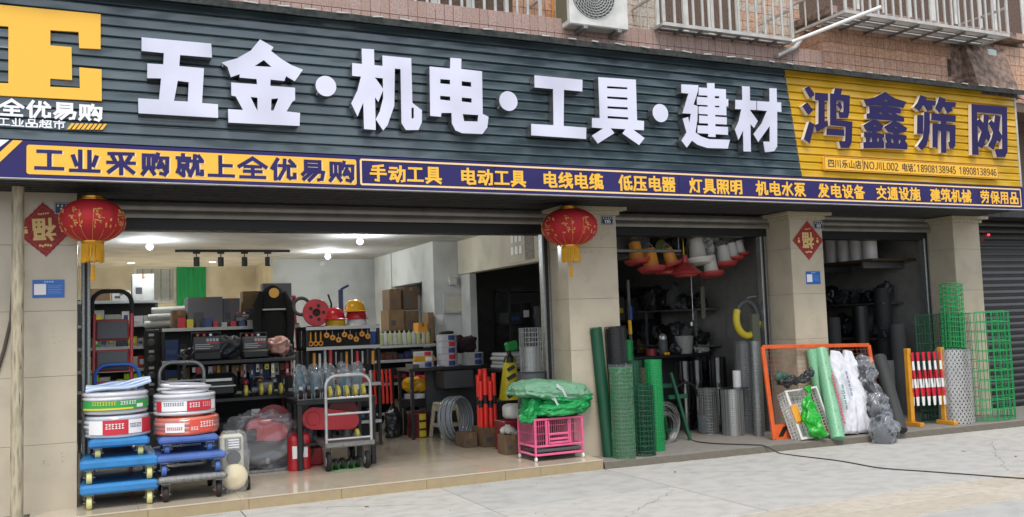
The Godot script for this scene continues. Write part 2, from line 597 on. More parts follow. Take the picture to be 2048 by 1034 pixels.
const BIG := {
	"wu": [[[283.2, 74.5, 422.5, 87.1, 424, 115.1, 360.2, 109.9, 358.6, 132, 408, 136.4, 404.1, 206, 436, 208.5, 436.4, 235.6, 277, 226.3, 276.4, 196.4, 318, 198.9, 322.3, 156.7, 294.4, 156.1, 294.8, 126.7, 326.7, 128.7, 327.7, 106, 283.2, 101.6]], [[355.7, 161.5, 377.6, 164.4, 375.7, 203.1, 348, 201.6]]],
	"jin": [[[519.9, 78.7, 547, 94.2, 542.2, 101.9, 563.5, 118.4, 582.8, 130, 606, 139.2, 589.6, 162.5, 572.2, 152.2, 568.9, 161.9, 541.2, 159, 540.6, 171.5, 590.2, 175.4, 590.2, 200, 584.7, 203.5, 573.1, 222.8, 600.2, 225.7, 599.2, 251.8, 457.1, 245, 456.1, 218, 486.1, 219.9, 471.6, 192.8, 462.9, 190.9, 462.5, 164.8, 514.1, 168.6, 513.2, 158, 479.3, 155.1, 479.3, 148.3, 461.9, 154.1, 455.1, 133.8, 443.5, 125.1, 474.5, 116.4, 501.6, 100.9]], [[509.3, 131.9, 527.7, 119.9, 543.2, 133.8], [501.2, 193.8, 515.1, 195.3, 515.1, 221.3, 510.3, 213.1], [542.8, 197.7, 556.7, 196.7, 547, 220.9, 542.2, 220.9]]],
	"ji": [[[723.3, 97, 748, 98.6, 751.5, 259.9, 728.3, 257.9], [704.5, 126, 765.8, 131.8, 765.8, 156.4, 704.5, 151.6], [722.9, 149.6, 737.4, 151.6, 733.5, 188.3, 715.1, 232.8, 702.6, 206.7, 715.1, 180.6], [744.2, 151.6, 751.9, 157.4, 767, 178.6, 756.7, 203.8, 746.1, 188.3], [765, 110.9, 822.5, 116.4, 824.8, 205.7, 843.8, 220.2, 843.8, 244.4, 837, 259.9, 811.9, 259.9, 803.2, 246.3, 801.2, 138, 789.6, 137.1, 788.6, 211.5, 775.1, 250.2, 766.4, 260.9, 751.5, 238.6, 759.6, 223.1, 766.4, 196.1]], [[823.1, 215.4, 827.7, 215.4, 827.7, 236.7, 823.1, 236.7]]],
	"dian": [[[900.9, 115.5, 922.9, 117.4, 922.5, 137.7, 964.1, 142.6, 965.5, 227.7, 977.1, 233.5, 974.7, 254.7, 965.1, 267.9, 924.4, 266.3, 910.9, 260.5, 904.1, 247, 903.2, 225.7, 882.9, 225.7, 881.9, 233.5, 860.6, 231.5, 859.3, 132.9, 900.3, 136.8]], [[880.9, 158, 900.3, 159.6, 900.3, 168.7, 880.3, 166.7], [923.5, 162.3, 942.2, 164.2, 942.8, 173.5, 923.5, 171.6], [880.3, 191.3, 900.3, 193.2, 900.9, 201.5, 880.3, 199], [923.5, 194.8, 943.4, 196.7, 943.4, 205.4, 923.5, 202.9], [925.4, 228, 956.9, 230, 955.4, 243.1, 928.3, 242.2]]],
	"gong": [[[1069.1, 150.4, 1165, 159.4, 1164.6, 182.9, 1127.9, 179.5, 1127.4, 251.9, 1172.8, 255.3, 1172.3, 277.8, 1062.9, 270.5, 1062.6, 247.6, 1107.3, 250.4, 1106.5, 178, 1069.4, 174.6]], []],
	"ju": [[[1196.8, 154.2, 1271.7, 159.3, 1274.2, 240.6, 1288.1, 242.1, 1287.8, 260.4, 1266.8, 259.5, 1289.2, 276.2, 1278.4, 290.1, 1245.1, 266.9, 1251.3, 258.4, 1221.1, 256.4, 1228.9, 266.1, 1195.9, 287, 1184, 271.2, 1206.4, 256.8, 1184.3, 254.8, 1184.3, 235.9, 1199.9, 236.2]], [[1214.2, 172.2, 1254.7, 174.7, 1254.7, 178.7, 1214.2, 176.5], [1214.5, 192.6, 1255, 195.1, 1255, 199.7, 1214.5, 196.9], [1214.9, 212.4, 1255.6, 214.6, 1255.6, 219.2, 1214.9, 216.8], [1215.4, 231.9, 1256.6, 234.7, 1256.6, 239, 1215.4, 236.6]]],
	"jian": [[[1362.9, 168.6, 1396.9, 170.5, 1395.7, 182.9, 1387.2, 209.2, 1395.7, 212.3, 1394.9, 238.6, 1391.1, 264.9, 1401.9, 272.6, 1417.4, 278, 1459.9, 279.6, 1455.7, 297.1, 1414.3, 295.8, 1395.7, 289.6, 1384.1, 281.1, 1373.7, 295, 1363.2, 281.1, 1373.3, 264.9, 1365.5, 237, 1376.4, 233.9, 1378.7, 246.3, 1382.1, 227.4, 1365.5, 226.5, 1377.1, 187.2, 1362.9, 185.6], [1414.3, 166.1, 1429, 166.5, 1431.3, 274.1, 1417.1, 273.4], [1397.6, 174.8, 1451.7, 178.5, 1452, 193.1, 1397.6, 190.3], [1394.2, 193.4, 1456.8, 198.3, 1456.4, 212.6, 1394.2, 209.2], [1397.6, 212.6, 1452.6, 215.7, 1453, 230.8, 1397.6, 227.7], [1398.5, 230.8, 1453.7, 234.7, 1453.7, 249.1, 1398.5, 246], [1395.4, 250.6, 1456.1, 254, 1456.1, 269.8, 1395.4, 266.1], [1438.4, 178.2, 1451.7, 178.5, 1453, 230.8, 1439, 229.3]], []],
	"cai": [[[1484.4, 172.4, 1499.6, 173.3, 1501.9, 303.1, 1487.4, 302.7], [1470.9, 199.5, 1512.7, 201.8, 1512.7, 220, 1470.9, 218], [1483.3, 216.5, 1492.6, 217.3, 1487.2, 259, 1477.1, 279.9, 1470.2, 259, 1477.9, 242], [1498.8, 218.8, 1515.8, 242, 1508.1, 255.9, 1497.3, 243.6], [1514.3, 202.1, 1562.2, 204.9, 1563, 223.8, 1554.5, 223.4, 1554.5, 293.1, 1548.3, 302.4, 1530.5, 304.2, 1526.7, 283, 1539.8, 283.3, 1539.8, 251.3, 1516.6, 283.8, 1507.3, 268.3, 1523.6, 246.7, 1534.1, 221.9, 1514.6, 220], [1539, 176.2, 1553.3, 176.7, 1554.2, 225, 1539.8, 225]], []],
	"hong": [[[1609.6, 176.7, 1617.8, 171.9, 1628.6, 186.1, 1628.6, 190.9, 1620.5, 196.3], [1604.9, 211.9, 1614.4, 204.4, 1626.6, 220.7, 1617.1, 229.5], [1619.1, 242.3, 1629, 249.8, 1619.8, 286.3, 1608.3, 278.2], [1630.6, 184.8, 1656.1, 186.8, 1656.1, 201.7, 1649.6, 201, 1649.6, 242.3, 1655, 241, 1656.6, 251.1, 1634, 264, 1629.5, 249.8, 1637.4, 247.1, 1637.7, 200.4, 1630.3, 199.7], [1670.6, 176.4, 1684.5, 177.3, 1682.1, 188.8, 1699.9, 190.9, 1699, 225.4, 1695.6, 236.2, 1679.4, 235.6, 1677.3, 224.1, 1687.5, 224.1, 1687.2, 201.7, 1672.9, 201, 1672.9, 240, 1705.1, 243, 1703.7, 285, 1698.3, 295.8, 1682.1, 295.8, 1678.7, 282.3, 1690.9, 282.3, 1691.8, 253.2, 1660.7, 250.5, 1660.7, 186.8, 1667.9, 187.5], [1673.3, 208.5, 1679.4, 202.4, 1684.8, 213.2, 1682.1, 220], [1653.6, 256.3, 1688.6, 259.5, 1688.6, 271.7, 1653.6, 269.4]], []],
	"xin": [[[1770.7, 183.5, 1779.5, 190.3, 1791.7, 197.1, 1813.3, 203.8, 1806.5, 216.7, 1801.8, 214.7, 1778.1, 212, 1777.4, 214, 1801.8, 216.7, 1801.8, 226.9, 1790.3, 226.2, 1794.4, 229.6, 1808.6, 233.6, 1808.6, 243.4, 1734.1, 237, 1734.1, 226.6, 1738.8, 226.9, 1739.9, 222.5, 1738.8, 212.2, 1763.2, 213.6, 1762.5, 211.7, 1752.4, 210.6, 1742.9, 210.6, 1733.4, 212, 1728, 199.1, 1749.7, 194.4], [1745.6, 239.1, 1755.1, 240.4, 1767.3, 251.2, 1764.6, 256.7, 1760.5, 262.1, 1753.1, 263.4, 1753.1, 265.5, 1768.6, 268.2, 1768.6, 274.3, 1764.6, 277, 1768.6, 285.1, 1768.6, 295.9, 1728, 296.6, 1727.3, 284.4, 1732.8, 283.7, 1732.1, 275.6, 1728.7, 272.9, 1728.7, 264.8, 1744.3, 264.8, 1743.6, 262.7, 1734.1, 262.1, 1730, 256.7, 1727.3, 249.9], [1788.9, 241.1, 1798.4, 245.8, 1814.7, 256, 1811.3, 264.1, 1797.7, 266.1, 1797.7, 268.8, 1813.3, 270.9, 1813.3, 278.3, 1809.9, 281, 1814.9, 287.8, 1814.9, 298.9, 1771.3, 296.6, 1771.3, 285.1, 1774.7, 284.4, 1771.3, 275.6, 1771.3, 268.2, 1786.9, 268.2, 1786.2, 265.5, 1776.8, 264.1, 1768.6, 253.3]], [[1765.3, 202.2, 1771.3, 199.1, 1778.1, 203.2], [1757.8, 224.4, 1763.9, 224.8, 1763.9, 228.2, 1759.8, 227.5], [1776.8, 226.2, 1784.9, 226.9, 1784.2, 229.6, 1778.1, 228.9], [1745.6, 253.3, 1749.7, 249.9, 1755.8, 253.9], [1741.6, 274.9, 1744.5, 274.9, 1744.3, 283.7, 1738.2, 283.7], [1753.7, 276.3, 1758.9, 275.6, 1757.1, 283.1, 1755.1, 283.1], [1788.3, 256, 1792.3, 253.3, 1796.8, 256.7], [1781.5, 278.3, 1786.9, 278.3, 1786.9, 286.4, 1783.5, 285.1], [1797.1, 279, 1802.2, 279.7, 1799.8, 287.1, 1797.7, 286.4]]],
	"shai": [[[1841.1, 190.4, 1852.7, 193.9, 1852.7, 199.7, 1871.9, 201.5, 1871.3, 211.1, 1864.3, 211.1, 1864.9, 219.5, 1855, 221.8, 1848.7, 210.8, 1845.2, 211.3, 1838.8, 222.4, 1828.3, 214.2, 1835.9, 204.4], [1878.8, 193.7, 1891, 197.4, 1891, 203.2, 1911.9, 204.6, 1911.3, 213.7, 1903.2, 214.8, 1905.5, 221.8, 1895.1, 226.4, 1888.7, 213.1, 1885.2, 214.8, 1880, 226.4, 1870.7, 216, 1876.5, 203.2], [1835.3, 229.9, 1846.6, 230.1, 1846.3, 267.6, 1834.7, 267.6], [1848.9, 224.1, 1859.7, 225.3, 1859.7, 263.6, 1853.3, 291.4, 1844, 300, 1835.9, 292, 1846.3, 275.2, 1848.7, 254.3], [1863.2, 226.4, 1911.9, 231.1, 1911.3, 244.4, 1863.2, 240.3], [1882.1, 239.2, 1892.8, 240.3, 1892.5, 306, 1882.9, 305.6], [1865.5, 246.2, 1911.3, 250.2, 1910.7, 291.4, 1906.7, 297.2, 1900.3, 297.2, 1897.4, 283.9, 1900.3, 283.5, 1899.5, 262.4, 1875.9, 261.2, 1875.3, 295.5, 1865.8, 294.3]], []],
	"wang": [[[1943.6, 207.8, 2014.1, 213.6, 2015.3, 302.9, 2010.3, 314, 1994.6, 314, 1990, 298.3, 2005.1, 297.7, 2004.5, 228.7, 1954, 224.6, 1957.3, 309.9, 1945, 309.3], [1968.2, 228.7, 1978.6, 231, 1976.1, 250.7, 1976.1, 261.2, 1981.9, 272.2, 1977.2, 283.2, 1972.6, 276.2, 1965.6, 297.1, 1956.6, 292.5, 1957.5, 283.2, 1963.9, 262.3, 1954.6, 248.4, 1954.7, 241.4, 1959.2, 237.4, 1967.4, 246.1], [1990.6, 231, 2001, 233.3, 1998.1, 261.2, 2005.3, 272.8, 1999.3, 284.4, 1994.6, 279.7, 1987.7, 299.4, 1976.1, 291.3, 1983, 278.6, 1987.1, 263.5, 1977.8, 246.1, 1983, 239.7, 1988.8, 246.1]], []],
	"emblem": [[[-16.2, 7.6, 201.2, 28.4, 201.2, 98, 158.4, 96.1, 157.1, 63.6, 100.7, 60.1, 100.7, 90.7, 143, 94.2, 144.1, 159.8, 100.7, 157.1, 100.2, 173.3, 159.8, 176, 158.4, 134.6, 203.1, 138.6, 203.6, 201.7, -16.2, 190.1, -16.2, 165.2, 16.8, 166.5, 16.8, 52.8, -16.2, 50.4]], []],
}
# ---------------------------------------------------------------- small characters: strokes in a 100 x 100 box, y down
const STROKES := {
	"工": ["12 15 88 15", "50 15 50 85", "5 85 95 85"],
	"业": ["35 8 35 88", "65 8 65 88", "12 30 22 65", "88 30 78 65", "4 90 96 90"],
	"采": ["10 12 90 10", "22 24 28 38", "48 22 52 38", "80 22 72 38", "6 50 94 50", "50 42 50 96", "46 54 10 90", "54 54 90 90"],
	"购": ["10 12 44 12", "10 12 10 68", "44 12 44 68", "27 24 27 60", "27 60 6 94", "30 64 46 92", "60 6 52 36", "58 22 94 22", "94 22 92 80 84 94 70 90", "70 36 60 64 82 62", "76 50 84 70"],
	"就": ["26 4 26 16", "4 18 50 18", "12 30 42 30", "12 30 12 50", "42 30 42 50", "12 50 42 50", "27 50 27 94 18 88", "12 62 6 80", "40 62 48 78", "54 30 98 30", "70 6 68 50 52 94", "78 44 80 86 96 88 96 74", "84 8 92 20"],
	"上": ["46 6 46 90", "46 44 86 44", "6 90 94 90"],
	"全": ["50 6 6 44", "50 6 94 44", "24 44 76 44", "50 44 50 90", "22 66 78 66", "10 92 90 92"],
	"优": ["28 6 8 46", "20 34 20 96", "34 34 96 34", "56 8 54 50 34 94", "70 36 70 84 76 90 94 88 94 72", "76 10 88 24"],
	"易": ["22 8 78 8", "22 8 22 44", "78 8 78 44", "22 26 78 26", "22 44 78 44", "30 46 10 70", "22 58 92 58 86 90 72 94", "44 60 14 92", "66 60 36 96"],
	"手": ["78 6 20 14", "14 32 86 32", "6 54 94 54", "50 12 50 92 34 90"],
	"动": ["10 18 48 18", "4 40 52 40", "28 42 12 80 44 74", "38 58 50 84", "56 30 94 30 92 88 78 92", "72 8 70 50 52 92"],
	"具": ["24 8 76 8", "24 8 24 70", "76 8 76 70", "24 24 76 24", "24 40 76 40", "24 56 76 56", "4 72 96 72", "36 76 10 94", "64 76 92 94"],
	"电": ["14 20 86 20", "14 20 14 70", "86 20 86 66", "14 44 86 44", "14 66 86 66", "50 4 50 86 58 92 94 90 94 76"],
	"线": ["28 6 8 34 30 34 8 60 36 56", "6 90 40 80", "44 26 92 20", "42 48 96 40", "60 6 66 60 92 92 96 76", "88 54 48 92", "78 8 88 16"],
	"缆": ["26 6 8 34 28 34 8 60 32 56", "6 90 36 80", "46 10 46 36", "60 6 60 36", "74 6 66 30", "72 18 96 18", "48 44 90 44", "48 44 48 70", "90 44 90 70", "68 50 66 72 44 94", "74 70 74 88 96 90 96 78"],
	"低": ["28 6 6 48", "18 36 18 96", "88 8 42 18", "44 18 44 84 58 76", "44 46 94 46", "66 16 78 84 94 90 96 74", "48 92 68 92"],
	"压": ["10 10 96 10", "14 10 14 60 4 94", "28 46 90 46", "58 24 58 88", "24 90 96 90", "74 58 86 74"],
	"器": ["10 8 40 8 40 30 10 30 10 8", "60 8 90 8 90 30 60 30 60 8", "4 44 96 44", "50 34 46 46 8 66", "54 46 92 66", "10 66 40 66 40 92 10 92 10 66", "60 66 90 66 90 92 60 92 60 66"],
	"灯": ["26 6 24 50 6 94", "28 56 42 80", "8 26 12 46", "42 22 36 40", "48 16 98 16", "74 16 74 90 58 88"],
	"照": ["8 8 36 8 36 60 8 60 8 8", "8 34 36 34", "46 10 92 10 90 34 80 34", "66 10 58 28 44 38", "50 42 90 42 90 62 50 62 50 42", "12 74 6 94", "34 74 36 94", "58 74 62 94", "82 74 94 94"],
	"明": ["8 12 38 12 38 74 8 74 8 12", "8 42 38 42", "52 8 92 8 92 90 78 92", "52 8 52 60 42 94", "52 34 92 34", "52 58 92 58"],
	"机": ["4 28 46 28", "26 4 26 96", "24 36 6 70", "28 40 44 58", "54 12 54 56 42 94", "54 12 78 12 78 82 84 90 96 88 96 70"],
	"水": ["50 4 50 92 36 88", "8 30 38 30 8 82", "88 16 60 42", "52 34 94 86"],
	"泵": ["10 8 92 8", "44 10 10 44", "34 28 80 28 80 48 34 48 34 28", "50 50 50 92 40 90", "12 58 38 58 10 92", "84 52 60 66", "56 60 94 92"],
	"发": ["26 8 16 34 92 34", "44 6 34 56 6 92", "30 50 78 50 56 80 28 94", "40 54 62 82 94 94", "72 10 86 24"],
	"设": ["12 8 24 22", "4 38 24 38 24 86 38 74", "54 8 52 32 40 42", "54 8 80 8 80 34 94 34", "44 50 84 50 66 80 38 94", "50 54 70 82 96 94"],
	"备": ["36 4 10 36", "32 16 78 16 52 42 6 56", "28 20 60 44 96 54", "22 62 78 62 78 94 22 94 22 62", "22 78 78 78", "50 62 50 94"],
	"交": ["50 4 50 18", "6 22 94 22", "34 32 14 50", "66 32 88 50", "72 44 52 74 8 94", "28 44 50 74 94 94"],
	"通": ["10 10 22 24", "4 42 20 42 20 76 6 92", "18 80 40 92 96 92", "40 10 88 10 66 24", "54 16 74 28", "40 30 88 30 88 80 80 80", "40 30 40 82", "40 46 88 46", "40 62 88 62", "64 30 64 82"],
	"施": ["22 4 26 18", "4 22 46 22", "18 24 16 60 4 92", "16 44 42 44 40 86 28 90", "62 4 50 34", "56 20 96 20", "50 50 94 38 92 66 82 66", "70 30 70 74", "56 46 56 84 64 92 96 90 96 76"],
	"建": ["6 14 34 14 12 46 32 46 24 74 4 96", "8 52 26 78 50 92 98 92", "44 16 86 16 86 44 44 44", "38 30 96 30", "44 58 90 58", "40 72 94 72", "64 6 64 86"],
	"筑": ["22 4 8 24", "18 12 46 12", "32 14 36 24", "62 4 52 24", "60 12 96 12", "74 14 80 24", "6 38 42 38", "24 38 24 76", "4 80 46 70", "56 36 56 70 46 94", "56 36 82 36 82 84 88 92 98 90 98 76", "64 54 74 66"],
	"械": ["4 28 38 28", "22 4 22 96", "20 36 4 68", "24 40 36 54", "40 28 98 28", "70 4 76 60 90 92 96 76", "92 46 62 92", "46 44 46 66 40 92", "58 44 58 92", "40 58 66 58", "82 8 90 18"],
	"劳": ["6 14 94 14", "32 4 32 24", "68 4 68 24", "10 34 90 34", "10 34 8 48", "90 34 86 48", "18 56 82 56 78 90 64 92", "50 44 44 68 14 94"],
	"保": ["28 6 8 46", "20 32 20 96", "44 10 86 10 86 38 44 38 44 10", "36 54 98 54", "66 40 66 96", "62 58 38 86", "70 58 96 86"],
	"用": ["16 10 86 10 86 90 74 92", "16 10 16 60 6 94", "16 36 86 36", "16 60 86 60", "50 10 50 94"],
	"品": ["28 8 72 8 72 42 28 42 28 8", "8 54 44 54 44 92 8 92 8 54", "56 54 92 54 92 92 56 92 56 54"],
	"四": ["10 14 90 14 90 88 10 88 10 14", "38 14 36 44 24 58", "62 14 62 52 78 54"],
	"川": ["18 10 16 60 8 92", "50 14 50 80", "84 8 84 94"],
	"乐": ["80 8 24 16 20 46 90 46", "54 28 54 92 40 88", "32 58 12 82", "72 58 92 80"],
	"山": ["50 8 50 84", "14 34 14 86", "86 34 86 90", "14 86 86 86"],
	"店": ["52 2 54 12", "12 16 94 16", "14 16 14 60 4 94", "52 26 52 56", "52 38 86 38", "32 58 84 58 84 90 32 90 32 58"],
	"话": ["12 8 24 22", "4 38 24 38 24 86 38 74", "86 8 48 16", "40 36 98 36", "68 14 68 56", "48 58 88 58 88 92 48 92 48 58"],
	"超": ["10 18 44 18", "4 36 48 36", "28 4 28 80", "28 56 46 56", "14 56 4 90", "12 78 40 92 98 92", "54 12 92 12 88 40 80 40", "70 12 66 32 52 44", "56 52 90 52 90 80 56 80 56 52"],
	"市": ["50 2 50 14", "6 18 94 18", "18 36 82 36 82 78 70 80", "18 36 18 82", "50 18 50 98"],
	"福": ["20 4 28 16", "6 26 40 26 8 62", "24 44 24 96", "30 50 40 60", "50 8 96 8", "56 20 90 20 90 40 56 40 56 20", "52 52 94 52 94 94 52 94 52 52", "52 73 94 73", "73 52 73 94"],
	"嘉": ["10 12 90 12", "50 4 50 22", "24 28 76 28 76 44 24 44 24 28", "6 54 94 54", "10 68 44 68 42 92 30 92", "24 60 10 94", "56 66 90 66 90 92 56 92 56 66"],
	"州": ["16 30 10 60", "34 8 32 60 22 94", "48 32 54 52", "62 14 62 88", "74 32 82 52", "90 8 90 94"],
	"大": ["6 36 94 36", "50 6 48 50 10 94", "52 46 92 94"],
	"道": ["10 10 22 24", "4 42 20 42 20 76 6 92", "18 80 40 92 96 92", "50 6 56 18", "84 6 76 18", "36 22 98 22", "46 36 90 36 90 80 46 80 46 36", "46 50 90 50", "46 65 90 65"],
}

# draws one character on a plane: o lower left corner, w and h its size, tw stroke width (fraction of h)
func stroke_char(mb: MB, ch: String, o: Vector3, w: float, h: float, tw: float, b := Basis(), flip := false, lift := 0.00012) -> void:
	var k := 0
	for s: String in STROKES[ch]:
		var f := s.split_floats(" ")
		for i in range(0, f.size() - 2, 2):
			var p := Vector2(f[i] / 100.0 * w, (1.0 - f[i + 1] / 100.0) * h)
			var q := Vector2(f[i + 2] / 100.0 * w, (1.0 - f[i + 3] / 100.0) * h)
			if flip:
				p = Vector2(w, h) - p
				q = Vector2(w, h) - q
			var d := (q - p).normalized()
			var t := h * tw * 0.5
			# horizontals a little thinner than verticals
			if absf(d.x) > 0.9:
				t *= 0.85
			p -= d * t * 0.9
			q += d * t * 0.9
			var m := Vector2(-d.y, d.x) * t
			var zz := lift * k
			k += 1
			mb.quad(o + b * Vector3(p.x - m.x, p.y - m.y, zz), o + b * Vector3(q.x - m.x, q.y - m.y, zz), o + b * Vector3(q.x + m.x, q.y + m.y, zz), o + b * Vector3(p.x + m.x, p.y + m.y, zz))

func word(text: String, x0: float, x1: float, y0: float, y1: float, z: float, tw: float, gap := 0.06) -> MB:
	var mb := MB.new()
	var step := (x1 - x0) / text.length()
	for i in text.length():
		stroke_char(mb, text[i], Vector3(x0 + step * (i + gap * 0.5), y0, z), step * (1.0 - gap), y1 - y0, tw)
	return mb

func latin(text: String, x0: float, x1: float, y0: float, y1: float, z: float, bold := false) -> MeshInstance3D:
	var f := SystemFont.new()
	f.font_names = PackedStringArray(["Droid Sans"])
	if bold:
		f.font_weight = 700
	var t := TextMesh.new()
	t.text = text
	t.font = f
	t.font_size = 32
	t.pixel_size = 0.01
	t.depth = 0.003
	t.horizontal_alignment = HORIZONTAL_ALIGNMENT_CENTER
	t.vertical_alignment = VERTICAL_ALIGNMENT_CENTER
	var o := MeshInstance3D.new()
	o.name = "lettering"
	o.mesh = t
	var bb := t.get_aabb()
	var sx := (x1 - x0) / maxf(bb.size.x, 0.001)
	var sy := (y1 - y0) / maxf(bb.size.y, 0.001)
	o.scale = Vector3(sx, sy, 1.0)
	o.position = Vector3((x0 + x1) * 0.5 - bb.get_center().x * sx, (y0 + y1) * 0.5 - bb.get_center().y * sy, z)
	return o

# rounded rectangle polygon
func rrect(x0: float, x1: float, y0: float, y1: float, r: float, n := 5) -> PackedVector2Array:
	var p := PackedVector2Array()
	for c in [[x1 - r, y1 - r, 0.0], [x0 + r, y1 - r, 0.25], [x0 + r, y0 + r, 0.5], [x1 - r, y0 + r, 0.75]]:
		for i in n + 1:
			var a: float = TAU * (c[2] + 0.25 * i / n)
			p.append(Vector2(c[0] + cos(a) * r, c[1] + sin(a) * r))
	return p

# frame: band between two rounded rectangles
func rframe(mb: MB, x0: float, x1: float, y0: float, y1: float, r: float, t: float, z: float) -> void:
	var a := rrect(x0, x1, y0, y1, r)
	var b := rrect(x0 + t, x1 - t, y0 + t, y1 - t, maxf(r - t, 0.002))
	for i in a.size():
		var j := (i + 1) % a.size()
		mb.quad(Vector3(b[i].x, b[i].y, z), Vector3(a[i].x, a[i].y, z), Vector3(a[j].x, a[j].y, z), Vector3(b[j].x, b[j].y, z))

const SIGN_Z := 0.70
const STRIP_Y0 := 2.735
const STRIP_Y1 := 3.027
const SIGN_TOP := 4.255
const SIGN_X0 := -1.9
const SIGN_X1 := 10.88

func csg_letter(key: String, z_face: float, thick: float, face_m: Material, side_m: Material, parent: Node3D) -> void:
	var g := Node3D.new()
	g.name = "letter"
	parent.add_child(g, true)
	for layer in 2:
		var root := CSGCombiner3D.new()
		root.name = "side_wall" if layer == 0 else "face"
		g.add_child(root)
		for pm in 2:
			for poly in BIG[key][pm]:
				var pts := PackedVector2Array()
				for i in range(0, poly.size(), 2):
					var p := at(poly[i], poly[i + 1], z_face)
					pts.append(Vector2(p.x, p.y))
				var c := CSGPolygon3D.new()
				c.polygon = pts
				c.mode = CSGPolygon3D.MODE_DEPTH
				c.depth = thick - 0.006 if layer == 0 else 0.006
				if pm == 1:
					c.operation = CSGShape3D.OPERATION_SUBTRACTION
				c.material = side_m if layer == 0 else face_m
				root.add_child(c)
				c.position.z = z_face - 0.006 if layer == 0 else z_face
				if pm == 1:
					c.depth += 0.02
					c.position.z += 0.01

func disc_letter(u: float, v: float, rx: float, z_face: float, thick: float, parent: Node3D) -> void:
	var c := at(u, v, z_face)
	var r := (at(u + rx, v, z_face) - c).x
	var g := Node3D.new()
	g.name = "round_dot"
	parent.add_child(g, true)
	var b := Basis(Vector3.RIGHT, PI / 2)
	put("side_wall", MB.new().lathe(Vector3(c.x, c.y, z_face - thick), [Vector2(r, 0), Vector2(r, thick - 0.006)], 40, b, true), mats.letter_side, g)
	put("face", MB.new().lathe(Vector3(c.x, c.y, z_face - 0.006), [Vector2(r, 0), Vector2(r, 0.006), Vector2(0, 0.006)], 40, b), mats.letter_face, g)

